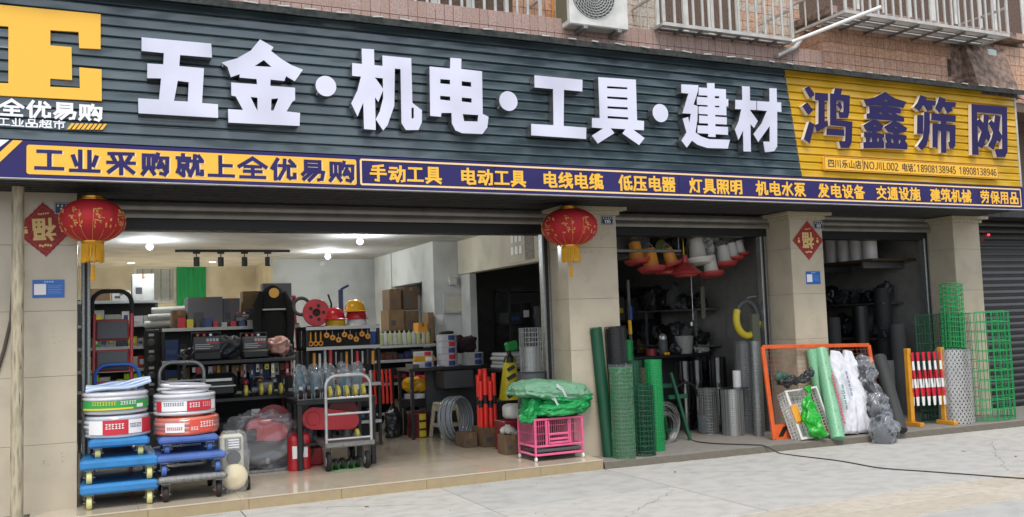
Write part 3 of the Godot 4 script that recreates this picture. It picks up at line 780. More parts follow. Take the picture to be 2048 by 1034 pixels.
func build_sign() -> void:
	# the long fascia of lapped metal planks
	var s := thing("shop_sign", "long shop sign of dark green and yellow planks with raised lettering above the doors", "sign")
	var n := 14
	var ph := (SIGN_TOP - STRIP_Y1) / n
	var da := at(1605, 357, SIGN_Z)
	var db := at(1569, 138, SIGN_Z)
	for i in n:
		var y0 := STRIP_Y1 + ph * i
		var y1 := y0 + ph
		var xa := lerpf(da.x, db.x, (y0 - da.y) / (db.y - da.y))
		var xb := lerpf(da.x, db.x, (y1 - da.y) / (db.y - da.y))
		for half in 2:
			var mb := MB.new()
			var l0 := SIGN_X0 if half == 0 else xa
			var l1 := SIGN_X0 if half == 0 else xb
			var r0 := xa if half == 0 else SIGN_X1
			var r1 := xb if half == 0 else SIGN_X1
			# lapped profile: the lower edge stands proud, a round nose and a dark groove under it
			var prof := [Vector2(-0.023, 0.0), Vector2(-0.004, 0.008), Vector2(0.001, 0.012), Vector2(0.0, 0.02), Vector2(-0.001, ph * 0.5), Vector2(0.0, ph - 0.017), Vector2(-0.007, ph - 0.008), Vector2(-0.0235, ph - 0.004), Vector2(-0.0235, ph)]
			for k in prof.size() - 1:
				var p: Vector2 = prof[k]
				var q: Vector2 = prof[k + 1]
				var fp := p.y / ph
				var fq := q.y / ph
				mb.quad(Vector3(lerpf(l0, l1, fp), y0 + p.y, SIGN_Z + p.x), Vector3(lerpf(r0, r1, fp), y0 + p.y, SIGN_Z + p.x), Vector3(lerpf(r0, r1, fq), y0 + q.y, SIGN_Z + q.x), Vector3(lerpf(l0, l1, fq), y0 + q.y, SIGN_Z + q.x))
			put("plank", mb, mats.green_panel if half == 0 else mats.yellow_panel, s)
	put("backing_frame", MB.new().bb(Vector3(SIGN_X0, STRIP_Y0 + 0.03, SIGN_Z - 0.10), Vector3(SIGN_X1 - 0.004, SIGN_TOP, SIGN_Z - 0.025)), mats.dark_metal, s)
	put("end_trim", MB.new().bb(Vector3(SIGN_X1, STRIP_Y0 + 0.3, SIGN_Z - 0.12), Vector3(SIGN_X1 + 0.03, SIGN_TOP - 0.02, SIGN_Z + 0.008), 0.004), mats.aluminium, s)
	# drip cap that overhangs the top, its front lip dented
	rng.seed = 5
	var lip := MB.new()
	var prev := 0.0
	var segs := 90
	for i in segs:
		var x0 := lerpf(SIGN_X0, SIGN_X1 + 0.07, float(i) / segs)
		var x1 := lerpf(SIGN_X0, SIGN_X1 + 0.07, float(i + 1) / segs)
		var j := rng.randf_range(-0.008, 0.008)
		lip.quad(Vector3(x0, SIGN_TOP - 0.045, SIGN_Z + 0.12 + prev), Vector3(x1, SIGN_TOP - 0.045, SIGN_Z + 0.12 + j), Vector3(x1, SIGN_TOP + 0.012, SIGN_Z + 0.13 + j), Vector3(x0, SIGN_TOP + 0.012, SIGN_Z + 0.13 + prev))
		lip.quad(Vector3(x0, SIGN_TOP + 0.012, SIGN_Z + 0.13 + prev), Vector3(x1, SIGN_TOP + 0.012, SIGN_Z + 0.13 + j), Vector3(x1, SIGN_TOP + 0.04, 0.42), Vector3(x0, SIGN_TOP + 0.04, 0.42))
		lip.quad(Vector3(x0, SIGN_TOP - 0.002, SIGN_Z - 0.02), Vector3(x1, SIGN_TOP - 0.002, SIGN_Z - 0.02), Vector3(x1, SIGN_TOP - 0.045, SIGN_Z + 0.12 + j), Vector3(x0, SIGN_TOP - 0.045, SIGN_Z + 0.12 + prev))
		prev = j
	put("drip_cap", lip, mats.roof_edge, s)
	var clips := MB.new()
	for i in 46:
		var x := SIGN_X0 + 0.28 * i + rng.randf_range(-0.05, 0.05)
		if x < SIGN_X1:
			clips.box(Vector3(x, SIGN_TOP + 0.014, SIGN_Z + 0.128), Vector3(rng.randf_range(0.06, 0.13), 0.012, 0.03), 0.002, Basis(Vector3.BACK, rng.randf_range(-0.1, 0.1)))
	put("metal_clips", clips, mats.aluminium, s)
	# underside
	var soff := put("soffit", MB.new().bb(Vector3(SIGN_X0, STRIP_Y0 + 0.004, -0.28), Vector3(SIGN_X1, STRIP_Y0 + 0.03, SIGN_Z - 0.03)), mats.dark_metal, s)
	for i in 9:
		var z := -0.2 + 0.1 * i
		put("soffit_rib", MB.new().bb(Vector3(SIGN_X0, STRIP_Y0 - 0.004, z), Vector3(SIGN_X1, STRIP_Y0 + 0.006, z + 0.018), 0.003), mats.dark_metal, soff)
	# raised letters
	var zf := SIGN_Z + 0.105
	for key in ["wu", "jin", "ji", "dian", "gong", "ju", "jian", "cai"]:
		csg_letter(key, zf, 0.10, mats.letter_face, mats.letter_side, s)
	disc_letter(652, 172, 20.5, zf, 0.10, s)
	disc_letter(1017, 202, 18, zf, 0.10, s)
	disc_letter(1321, 226, 15.3, zf, 0.10, s)
	for key in ["hong", "xin", "shai", "wang"]:
		csg_letter(key, SIGN_Z + 0.06, 0.055, mats.navy_face, mats.ivory_side, s)
	csg_letter("emblem", SIGN_Z + 0.025, 0.02, mats.print_yellow, mats.print_yellow, s)
	# white cut-out words under the emblem
	var z1 := SIGN_Z + 0.022
	var a := at(2, 240, z1)
	var b := at(206, 199, z1)
	put("lettering", word("全优易购", a.x - 0.02, b.x, at(100, 237, z1).y, at(100, 203, z1).y, z1, 0.17), mats.sign_white, s)
	put("lettering", word("工业品超市", a.x - 0.03, at(132, 250, z1).x, at(66, 255, z1).y, at(66, 238, z1).y, z1, 0.15), mats.sign_white, s)
	var st := MB.new()
	for i in 8:
		var q := at(134 + i * 9.3, 258, z1)
		st.prism(PackedVector2Array([Vector2(q.x, q.y), Vector2(q.x + 0.021, q.y), Vector2(q.x + 0.053, q.y + 0.048), Vector2(q.x + 0.032, q.y + 0.048)]), Vector3(0, -0.0006 * i, z1), 0.012)
	put("stripes", st, mats.print_yellow, s)
	# small plate with the address and telephone line
	var zp := SIGN_Z + 0.035
	var p0 := at(1649, 338.5, zp)
	var p1 := at(1996, 333, zp)
	var py1 := at(1649, 311.5, zp).y
	var py0 := at(1649, 340, zp).y
	var plate := put("phone_plate", MB.new().prism(rrect(p0.x, p1.x, py0, py1, 0.012), Vector3(0, 0, zp), 0.03), mats.print_yellow, s)
	var fr := MB.new()
	rframe(fr, p0.x + 0.006, p1.x - 0.006, py0 + 0.006, py1 - 0.006, 0.01, 0.006, zp + 0.001)
	put("border", fr, mats.ink, plate)
	var hh := py1 - py0
	var ty0 := py0 + hh * 0.20
	var ty1 := py0 + hh * 0.80
	var tz := zp + 0.0015
	put("lettering", word("四川乐山店", at(1655, 325, zp).x, at(1723, 325, zp).x, ty0, ty1, tz, 0.12), mats.ink, plate)
	put("lettering", MB.new().bb(Vector3(at(1725, 325, zp).x, ty0 - 0.015, zp), Vector3(at(1726.2, 325, zp).x, ty1 + 0.015, tz)), mats.ink, plate)
	put("lettering", word("川", at(1752.5, 330, zp).x, at(1764, 330, zp).x, ty0, ty1, tz, 0.12), mats.ink, plate)
	put("lettering", word("电话", at(1803, 330, zp).x, at(1826, 330, zp).x, ty0, ty1, tz, 0.12), mats.ink, plate)
	for w in [["NO.", 1728, 1752], ["L002", 1766, 1796]]:
		if w[1] > 0:
			var t := latin(w[0], at(w[1], 330, zp).x, at(w[2], 330, zp).x, ty0 + 0.004, ty1 - 0.004, tz)
			t.material_override = mats.ink
			plate.add_child(t, true)
	for w in [[":", 1828, 1830.5], ["18908138945", 1834, 1911], ["18908138946", 1918, 1992]]:
		var t := latin(w[0], at(w[1], 333, zp).x, at(w[2], 337, zp).x, ty0 + 0.004, ty1 - 0.004, tz)
		t.material_override = mats.ink
		plate.add_child(t, true)

	# printed strip along the bottom
	var k := thing("banner_strip", "navy strip with yellow product words running along the bottom of the sign", "banner")
	var seams := [SIGN_X0, at(988, 360, SIGN_Z).x, at(1355, 375, SIGN_Z).x, at(1681, 390, SIGN_Z).x, at(1953, 400, SIGN_Z).x, SIGN_X1 + 0.02]
	var zs := SIGN_Z + 0.03
	for i in seams.size() - 1:
		put("panel", MB.new().bb(Vector3(seams[i] + 0.002, STRIP_Y0, SIGN_Z - 0.02), Vector3(seams[i + 1] - 0.002, STRIP_Y1 - 0.004, zs), 0.003), mats.navy, k)
	put("edge_trim", MB.new().bb(Vector3(SIGN_X0, STRIP_Y0 - 0.008, SIGN_Z - 0.02), Vector3(SIGN_X1 + 0.02, STRIP_Y0, zs + 0.004), 0.002), mats.aluminium, k)
	# left block: yellow field with navy words
	var fx0 := at(53, 320, zs).x
	var fx1 := at(713, 350, zs).x
	put("yellow_field", MB.new().prism(rrect(fx0, fx1, STRIP_Y0 + 0.03, STRIP_Y1 - 0.035, 0.02), Vector3(0, 0, zs + 0.002), 0.002), mats.print_yellow, k)
	var cx := [[69, 128], [139, 200], [212, 272], [282, 338], [352, 406], [415, 470], [475, 535], [540, 592], [600, 650], [657, 708]]
	var txt := "工业采购就上全优易购"
	for pass_ in 2:
		var mb := MB.new()
		for i in 10:
			var xa := at(cx[i][0], 330, zs).x
			var xb := at(cx[i][1], 330, zs).x
			var off := Vector3(0.012, -0.008, 0) if pass_ == 0 else Vector3.ZERO
			stroke_char(mb, txt[i], Vector3(xa, STRIP_Y0 + 0.052, zs + (0.0028 if pass_ == 0 else 0.0055)) + off, xb - xa, 0.185, 0.17)
		put("lettering", mb, mats.print_peach if pass_ == 0 else mats.navy, k)
	# stripe and white corner on the far left
	var c0 := at(0, 320, zs)
	put("stripe", MB.new().prism(PackedVector2Array([Vector2(c0.x + 0.15, STRIP_Y1 - 0.006), Vector2(c0.x + 0.085, STRIP_Y1 - 0.006), Vector2(c0.x - 0.10, STRIP_Y0 + 0.08), Vector2(c0.x - 0.03, STRIP_Y0 + 0.08)]), Vector3(0, 0, zs + 0.002), 0.0), mats.print_yellow, k)
	put("white_corner", MB.new().prism(PackedVector2Array([Vector2(c0.x + 0.06, STRIP_Y1 - 0.006), Vector2(c0.x - 0.16, STRIP_Y1 - 0.006), Vector2(c0.x - 0.16, STRIP_Y0 + 0.08)]), Vector3(0, 0, zs + 0.002), 0.0), mats.sign_white, k)
	# right block: yellow outline and ten words
	var fr2 := MB.new()
	rframe(fr2, at(720, 350, zs).x, at(2042, 395, zs).x, STRIP_Y0 + 0.03, STRIP_Y1 - 0.025, 0.02, 0.017, zs + 0.002)
	put("outline", fr2, mats.print_peach, k)
	for w in [["手动工具", 738, 885], ["电动工具", 919, 1053], ["电线电缆", 1084, 1207], ["低压电器", 1236, 1351], ["灯具照明", 1377, 1485], ["机电水泵", 1510, 1611], ["发电设备", 1634, 1729], ["交通设施", 1750, 1839], ["建筑机械", 1858, 1941], ["劳保用品", 1958, 2035]]:
		put("lettering", word(w[0], at(w[1], 370, zs).x, at(w[2], 370, zs).x, STRIP_Y0 + 0.065, STRIP_Y1 - 0.07, zs + 0.003, 0.155, 0.10), mats.print_yellow, k)
# ---------------------------------------------------------------- camera, sky, light
func build_view() -> void:
	var cam := Camera3D.new()
	cam.name = "camera"
	cam.rotation_order = EULER_ORDER_YXZ
	cam.rotation_degrees = Vector3(4.1, -24.9, -1.98)
	cam.position = eye
	cam.fov = rad_to_deg(2.0 * atan(517.0 / FOCAL))
	cam.near = 0.05
	cam.far = 600.0
	add_child(cam)
	look = cam.basis
	var env := Environment.new()
	env.background_mode = Environment.BG_SKY
	var sm := ProceduralSkyMaterial.new()
	sm.sky_top_color = Color(0.80, 0.84, 0.90)
	sm.sky_horizon_color = Color(0.86, 0.88, 0.90)
	sm.sky_curve = 0.2
	sm.ground_bottom_color = Color(0.32, 0.31, 0.29)
	sm.ground_horizon_color = Color(0.55, 0.55, 0.54)
	sm.sky_energy_multiplier = 1.0
	sm.sun_angle_max = 60.0
	var sky := Sky.new()
	sky.sky_material = sm
	env.sky = sky
	env.tonemap_mode = Environment.TONE_MAPPER_LINEAR
	env.tonemap_exposure = 2.25
	env.sdfgi_enabled = true
	env.ssao_enabled = true
	env.ssil_enabled = true
	var we := WorldEnvironment.new()
	we.name = "world"
	we.environment = env
	add_child(we)
	var sun := DirectionalLight3D.new()
	sun.name = "sun"
	sun.light_energy = 0.35
	sun.light_angular_distance = 20.0
	sun.light_color = Color(1.0, 0.98, 0.95)
	sun.shadow_enabled = true
	sun.rotation_degrees = Vector3(-58, -22, 0)
	add_child(sun)

# ---------------------------------------------------------------- ground
func build_ground() -> void:
	struct("ground", MB.new().quad(Vector3(-150, -0.03, 150), Vector3(150, -0.03, 150), Vector3(150, -0.03, -150), Vector3(-150, -0.03, -150)), mats.joint)
	var pv := Node3D.new()
	pv.name = "pavement"
	pv.set_meta("kind", "structure")
	add_child(pv)
	rng.seed = 11
	var xs := [-9.0, -6.1, -3.7, -1.25, 1.15, 2.95, 4.72, 9.4, 13.2, 17.5, 23.0]
	var pm := [mats.pavement, mats.pavement_b, mats.pavement_c]
	for i in xs.size() - 1:
		var zz := [-0.6, 1.62, 2.85] if i < 6 else [-0.6, 2.85]
		for j in zz.size() - 1:
			put("slab", MB.new().bb(Vector3(xs[i] + 0.005, -0.06, zz[j] + 0.005), Vector3(xs[i + 1] - 0.005, rng.randf_range(-0.0015, 0.0015), zz[j + 1] - 0.005), 0.004), pm[(i * 2 + j) % 3], pv)
	# tan band of long stones
	var x := -6.0
	var row := 0
	for r in 2:
		x = -6.0 + 0.3 * r
		while x < 16.0:
			var w := rng.randf_range(0.55, 0.95)
			put("paving_stone", MB.new().bb(Vector3(x + 0.003, -0.06, 2.853 + r * 0.36), Vector3(x + w - 0.003, rng.randf_range(-0.003, 0.002), 3.207 + r * 0.36), 0.005), [mats.tan_slab, mats.tan_slab_b][rng.randi() % 2], pv)
			x += w
	for i in 9:
		put("slab", MB.new().bb(Vector3(-8.0 + i * 3.0, -0.06, 3.573), Vector3(-5.006 + i * 3.0, 0.0, 6.0), 0.004), pm[i % 3], pv)
	struct("road", MB.new().quad(Vector3(-60, -0.02, 60), Vector3(60, -0.02, 60), Vector3(60, -0.02, 6.1), Vector3(-60, -0.02, 6.1)), mat("asphalt", hx("4a4a4a"), 0.9, {"tex": "concrete", "scale": 3.0}))

	# cracks, grit and litter on the paving
	rng.seed = 61
	var ck := MB.new()
	for q in [[1.6, 0.55, 3.4, 1.5], [3.6, 2.5, 4.6, 1.75], [5.2, 1.0, 7.3, 2.3], [7.6, 2.7, 9.2, 1.3], [-0.6, 1.2, 0.9, 0.7], [6.2, 0.8, 6.6, 1.7], [8.6, 1.9, 10.5, 2.5]]:
		var a := Vector3(q[0], 0.0022, q[1])
		var b := Vector3(q[2], 0.0022, q[3])
		var n := 26
		var prev := a
		for i in n:
			var p := a.lerp(b, (i + 1.0) / n) + Vector3(rng.randf_range(-0.03, 0.03), 0, rng.randf_range(-0.03, 0.03))
			var sd := (p - prev).cross(Vector3.UP).normalized() * rng.randf_range(0.0008, 0.0032)
			ck.quad(prev - sd, p - sd, p + sd, prev + sd)
			prev = p
	put("cracks", ck, mats.joint, pv).set_meta("kind", "stuff")
	var gr := MB.new()
	for i in 170:
		var gz := rng.randf_range(0.42, 3.0)
		if i % 2 == 0:
			gz = 0.40 + absf(rng.randfn(0.0, 0.06))
		var gx := rng.randf_range(-0.6, 11.0)
		var sz := rng.randf_range(0.002, 0.006)
		if gx > 4.7:
			gz += 0.05 * (gx - 4.7)
		gr.box(Vector3(gx, sz * 0.35 + 0.001, gz), Vector3(sz * rng.randf_range(0.8, 2.0), sz * 0.7, sz), 0.0, Basis(Vector3.UP, rng.randf_range(0, TAU)))
	struct("grit", gr, mats.concrete).set_meta("kind", "stuff")
	for i in 9:
		var lp := Vector3(rng.randf_range(0.6, 9.5), 0.004, rng.randf_range(0.7, 2.7))
		var lb := Basis(Vector3.UP, rng.randf_range(0, TAU))
		single("dry_leaf", MB.new().quad(lp + lb * Vector3(-0.03, 0.004, 0), lp + lb * Vector3(0, 0, 0.013), lp + lb * Vector3(0.032, 0.006, 0), lp + lb * Vector3(0, 0.001, -0.014)), mat("dry_leaf", hx("7a6238"), 0.8), "small dry leaf lying on the pavement", "leaf", "dry leaves on the pavement")

	# tiled shop platform with a tiled riser
	var st := Node3D.new()
	st.name = "step"
	st.set_meta("kind", "structure")
	add_child(st)
	put("core", MB.new().bb(Vector3(-0.44, -0.05, -9.0), Vector3(4.69, TILE_Y - 0.012, 0.372)), mats.joint, st)
	var ex := [-0.45, 0.42, 1.22, 2.02, 2.82, 3.62, 4.0, 4.71]
	for i in ex.size() - 1:
		put("riser_tile", MB.new().bb(Vector3(ex[i] + 0.0015, -0.02, 0.37), Vector3(ex[i + 1] - 0.0015, TILE_Y - 0.013, 0.384), 0.002), mats.step_tile, st)
	put("side_riser_tile", MB.new().bb(Vector3(4.692, -0.02, -0.3), Vector3(4.706, TILE_Y - 0.013, 0.368), 0.002), mats.step_tile, st)
	var nz := 12
	for i in 7:
		for j in nz:
			var z1 := 0.386 - 0.8 * j
			var x0 := -0.45 + 0.8 * i
			var x1 := minf(x0 + 0.8, 4.71)
			if i == 6:
				continue
			put("floor_tile", MB.new().bb(Vector3(x0 + 0.001, TILE_Y - 0.012, z1 - 0.799), Vector3((4.71 if i == 5 else x1) - 0.001, TILE_Y, z1), 0.0012), mats.floor_tile, st)
	# rough concrete floor in front of and inside the right-hand bays; its edge runs slightly outward
	var cb := MB.new()
	var noise := FastNoiseLite.new()
	noise.frequency = 1.4
	noise.seed = 3
	var edge := []
	var N := 90
	for i in N + 1:
		var px := lerpf(4.712, 16.0, float(i) / N)
		var pz := lerpf(0.40, 0.71, clampf((px - 4.7) / 5.9, 0.0, 1.0)) + noise.get_noise_1d(px * 3.0) * 0.018
		edge.append([px, pz, SLAB_Y + noise.get_noise_1d(px * 5.0 + 90.0) * 0.006])
	for i in N:
		var p: Array = edge[i]
		var q: Array = edge[i + 1]
		cb.quad(Vector3(p[0], SLAB_Y, -9), Vector3(p[0], SLAB_Y, p[1] - 0.12), Vector3(q[0], SLAB_Y, q[1] - 0.12), Vector3(q[0], SLAB_Y, -9))
		cb.quad(Vector3(p[0], SLAB_Y, p[1] - 0.12), Vector3(p[0], p[2] - 0.006, p[1] - 0.01), Vector3(q[0], q[2] - 0.006, q[1] - 0.01), Vector3(q[0], SLAB_Y, q[1] - 0.12))
	struct("concrete_floor", cb, mats.concrete)
	var kb := MB.new()
	for i in N:
		var p: Array = edge[i]
		var q: Array = edge[i + 1]
		kb.quad(Vector3(p[0], -0.02, p[1] + 0.012), Vector3(q[0], -0.02, q[1] + 0.012), Vector3(q[0], q[2] - 0.006, q[1] - 0.01), Vector3(p[0], p[2] - 0.006, p[1] - 0.01))
	struct("kerb", kb, mats.kerb)

# ---------------------------------------------------------------- pillars
func tile_pillar(label: String, x0: float, x1: float, zback: float, cap: bool) -> Node3D:
	var t := thing("pillar", label, "pillar")
	put("core", MB.new().bb(Vector3(x0 + 0.012, 0.0, zback), Vector3(x1 - 0.012, 2.735, -0.012)), mats.grout, t)
	var ys := [0.0, 0.643, 1.196, 1.739, 2.29, 2.645]
	for i in 5:
		put("tile", MB.new().bb(Vector3(x0, ys[i] + 0.0012, -0.012), Vector3(x1, ys[i + 1] - 0.0012, 0.0), 0.001), mats.pillar_tile, t)
		put("tile", MB.new().bb(Vector3(x0, ys[i] + 0.0012, zback), Vector3(x0 + 0.012, ys[i + 1] - 0.0012, -0.013), 0.001), mats.pillar_tile, t)
		put("tile", MB.new().bb(Vector3(x1 - 0.012, ys[i] + 0.0012, zback), Vector3(x1, ys[i + 1] - 0.0012, -0.013), 0.001), mats.pillar_tile, t)
	if cap:
		for lay in 2:
			var e := 0.035 if lay == 0 else 0.10
			var y0 := 2.645 if lay == 0 else 2.692
			var y1 := 2.690 if lay == 0 else 2.729
			var xx := x0 - e
			var n := 8 + lay
			var w := (x1 - x0 + 2.0 * e) / n
			for i in n:
				put("cap_tile", MB.new().bb(Vector3(xx + w * i + 0.0008, y0, -0.1), Vector3(xx + w * (i + 1) - 0.0008, y1, e * 0.8), 0.002), mats.cap_tile, t)
			put("cap_tile", MB.new().bb(Vector3(xx, y0, zback), Vector3(x0 + 0.002, y1, -0.102), 0.002), mats.cap_tile, t)
	return t

func shutter(label: String, x0: float, x1: float, z: float, y0: float, y1: float, pitch: float, m: Material) -> Node3D:
	var t := thing("roller_shutter", label, "shutter")
	var n := int(round((y1 - y0) / pitch))
	var mesh: ArrayMesh
	for i in n:
		var mb := MB.new()
		var prof := []
		for k in 9:
			var a := PI * k / 8.0
			prof.append(Vector2(sin(a) * 0.014, pitch * (0.04 + 0.88 * k / 8.0)))
		for k in 8:
			var p: Vector2 = prof[k]
			var q: Vector2 = prof[k + 1]
			mb.quad(Vector3(x0, p.y, p.x), Vector3(x1, p.y, p.x), Vector3(x1, q.y, q.x), Vector3(x0, q.y, q.x))
		mb.quad(Vector3(x0, pitch * 0.92, 0.0), Vector3(x1, pitch * 0.92, 0.0), Vector3(x1, pitch * 1.04, -0.004), Vector3(x0, pitch * 1.04, -0.004))
		if mesh == null:
			mesh = mb.mesh()
		var o := put("slat", mesh, m, t)
		o.position = Vector3(0, y0 + pitch * i, z)
	return t

func build_shell() -> void:
	# wall left of the shop, clad in the same tiles
	var w := thing("pillar", "wide tiled wall pier behind the weathered pole", "pillar")
	put("core", MB.new().bb(Vector3(-3.0, 0, -0.5), Vector3(-0.12, 2.735, -0.012)), mats.grout, w)
	var ys := [0.09, 0.643, 1.196, 1.739, 2.29, 2.735]
	for xx in [[-3.0, -2.2], [-2.2, -1.4], [-1.4, -0.505], [-0.502, -0.107]]:
		for i in 5:
			put("tile", MB.new().bb(Vector3(xx[0] + 0.0012, ys[i] + 0.0012, -0.012), Vector3(xx[1] - 0.0012, ys[i + 1] - 0.0012, 0.0), 0.001), mats.pillar_tile, w)
	put("reveal", MB.new().bb(Vector3(-0.119, 0.1, -0.5), Vector3(-0.107, 2.73, -0.013)), mats.pillar_tile, w)
	tile_pillar("tiled pillar between the two open bays with a green and a black mesh roll against it", 4.595, 5.21, -0.6, true)
	tile_pillar("tiled pillar behind the orange frame, with a red diamond paper on it", 7.65, 8.155, -0.5, true)
	tile_pillar("tiled pillar beside the closed shutter, with green wire mesh leaning on it", 10.45, 10.95, -0.5, true)
	# slab over the shops and the building mass
	struct("ceiling", MB.new().bb(Vector3(-0.3, CEIL_Y, -9.2), Vector3(4.95, CEIL_Y + 0.12, -0.47)), mats.ceiling)
	struct("ceiling_storeroom", MB.new().bb(Vector3(4.96, CEIL_Y, -7.2), Vector3(18.0, CEIL_Y + 0.12, -0.47)), mats.dark_wall)
	# interior walls of the lit shop
	struct("wall_left", MB.new().bb(Vector3(-0.32, 0.05, -9.2), Vector3(-0.2, CEIL_Y, -0.5)), mats.wall_white)
	struct("wall_rear", MB.new().bb(Vector3(2.78, 0.05, -7.2), Vector3(5.0, CEIL_Y, -7.0)), mats.wall_white)
	struct("wall_recess_side", MB.new().bb(Vector3(2.78, 0.05, -9.2), Vector3(2.9, CEIL_Y, -7.21)), mats.wall_cream)
	# recess rear wall with a window opening
	var wz := -8.8
	var wa := at(268, 533, wz)
	var wb := at(412, 605, wz)
	var rw := MB.new()
	rw.bb(Vector3(-0.2, 0.05, wz - 0.15), Vector3(wa.x, CEIL_Y, wz))
	rw.bb(Vector3(wb.x, 0.05, wz - 0.15), Vector3(2.78, CEIL_Y, wz))
	rw.bb(Vector3(wa.x + 0.001, 0.05, wz - 0.15), Vector3(wb.x - 0.001, wb.y, wz))
	rw.bb(Vector3(wa.x + 0.001, wa.y, wz - 0.15), Vector3(wb.x - 0.001, CEIL_Y, wz))
	struct("wall_recess_rear", rw, mats.wall_cream)
	struct("wall_storeroom_rear", MB.new().bb(Vector3(5.0, 0.05, -5.6), Vector3(18.0, CEIL_Y, -5.4)), mats.dark_wall_b)
	struct("wall_storeroom_divider", MB.new().bb(Vector3(7.84, 0.05, -5.3), Vector3(7.96, CEIL_Y, -0.52)), mats.dark_wall_b)
	struct("wall_storeroom_right", MB.new().bb(Vector3(10.6, 0.05, -5.3), Vector3(10.75, CEIL_Y, -0.52)), mats.dark_wall)
	# columns and beams along the right of the lit shop
	struct("column_near", MB.new().bb(Vector3(4.45, 0.05, -4.28), Vector3(4.95, CEIL_Y, -3.78), 0.004), mats.wall_white)
	struct("column_far", MB.new().bb(Vector3(4.45, 0.05, -6.75), Vector3(4.95, CEIL_Y, -5.82), 0.004), mats.wall_white)
	struct("beam_near", MB.new().bb(Vector3(4.83, 2.235, -3.77), Vector3(4.98, CEIL_Y, -0.61)), mats.wall_cream)
	struct("beam_far", MB.new().bb(Vector3(4.47, 2.17, -5.81), Vector3(4.62, CEIL_Y, -4.29)), mats.wall_white)
	struct("wall_panel", MB.new().bb(Vector3(4.86, 0.05, -3.77), Vector3(4.96, 2.234, -3.42)), mats.wall_white)
	struct("wall_back_panel", MB.new().bb(Vector3(4.96, 0.05, -7.0), Vector3(5.0, CEIL_Y, -3.79)), mats.dark_wall)
	# lintel boxes and shutters over the doors
	var lint := MB.new().bb(Vector3(-0.19, 2.475, -0.62), Vector3(4.594, 2.735, -0.42))
	struct("lintel", lint, mats.black_metal)
	struct("lintel", MB.new().bb(Vector3(5.212, 2.475, -0.62), Vector3(7.649, 2.735, -0.42)), mats.black_metal)
	struct("lintel", MB.new().bb(Vector3(8.157, 2.455, -0.62), Vector3(10.449, 2.735, -0.42)), mats.black_metal)
	shutter("rolled-up grey shutter above the wide lit shop doorway", -0.10, 4.58, -0.36, 2.572, 2.735, 0.074, mats.shutter)
	shutter("rolled-up grey shutter above the bay with the hanging feeders", 5.22, 7.64, -0.36, 2.562, 2.735, 0.074, mats.shutter)
	shutter("rolled-up grey shutter above the bay with the striped barrier", 8.165, 10.44, -0.36, 2.545, 2.735, 0.074, mats.shutter)
	var cs := shutter("closed dark slatted shutter to the right of the last pillar", 10.96, 14.0, -0.40, 0.08, 2.735, 0.092, mat("shutter_dark", hx("353434"), 0.28, {"metal": 0.35, "tex": "soft", "scale": 0.7}))
	var led := put("indicator_lamp", MB.new().box(Vector3(11.62, 2.53, -0.37), Vector3(0.03, 0.025, 0.02), 0.004), mats.led_red, cs)
	# door guide rails
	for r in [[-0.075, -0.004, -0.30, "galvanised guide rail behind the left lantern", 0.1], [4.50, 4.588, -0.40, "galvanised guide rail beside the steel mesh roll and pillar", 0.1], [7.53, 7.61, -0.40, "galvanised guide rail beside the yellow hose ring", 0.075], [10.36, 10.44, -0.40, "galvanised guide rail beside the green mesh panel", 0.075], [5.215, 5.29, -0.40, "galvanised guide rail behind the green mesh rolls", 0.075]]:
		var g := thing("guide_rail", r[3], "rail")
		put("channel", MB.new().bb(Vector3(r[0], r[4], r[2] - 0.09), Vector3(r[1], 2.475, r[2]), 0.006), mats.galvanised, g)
		put("groove_shade", MB.new().bb(Vector3(r[0] + 0.024, r[4], r[2] - 0.001), Vector3(r[1] - 0.024, 2.474, r[2] + 0.0015)), mats.black_metal, g)  # black strip on a solid rail, painting the shade inside its slot
	# building mass above and far sides
	struct("building_core", MB.new().bb(Vector3(-14.0, 2.86, -10.0), Vector3(30.0, 13.0, -0.12)), mats.wall_grout)
	struct("building_core", MB.new().bb(Vector3(-14.0, 0.0, -10.0), Vector3(-3.001, 2.85, -0.1)), mats.grout)
	struct("building_core", MB.new().bb(Vector3(14.0, 0.0, -10.0), Vector3(30.0, 2.85, -0.1)), mats.grout)
	struct("building_core", MB.new().bb(Vector3(-3.0, 2.737, -0.40), Vector3(14.0, 2.86, 0.0)), mats.dark_metal)
	# yard wall that shows through the rear window
	struct("neighbour_wall", MB.new().bb(Vector3(-6, 0, -16), Vector3(8, 9, -15.6)), mats.far_wall)

func build_opposite() -> void:
	# unseen block, added across the street to darken reflections in the sign's right half
	var t := thing("added_opposite_block", "grey block added out of view across the street to darken the sign reflection", "building")
	put("wall", MB.new().bb(Vector3(16, -0.02, 27), Vector3(75, 16, 36)), mat("opposite_wall", hx("5f625c"), 0.9, {"tex": "blotch", "scale": 6.0}), t)
	for j in 4:
		for i in 14:
			put("window", MB.new().bb(Vector3(18.0 + i * 4.0, 2.2 + j * 3.4, 26.96), Vector3(20.0 + i * 4.0, 3.8 + j * 3.4, 27.0)), mats.glass_dark, t)

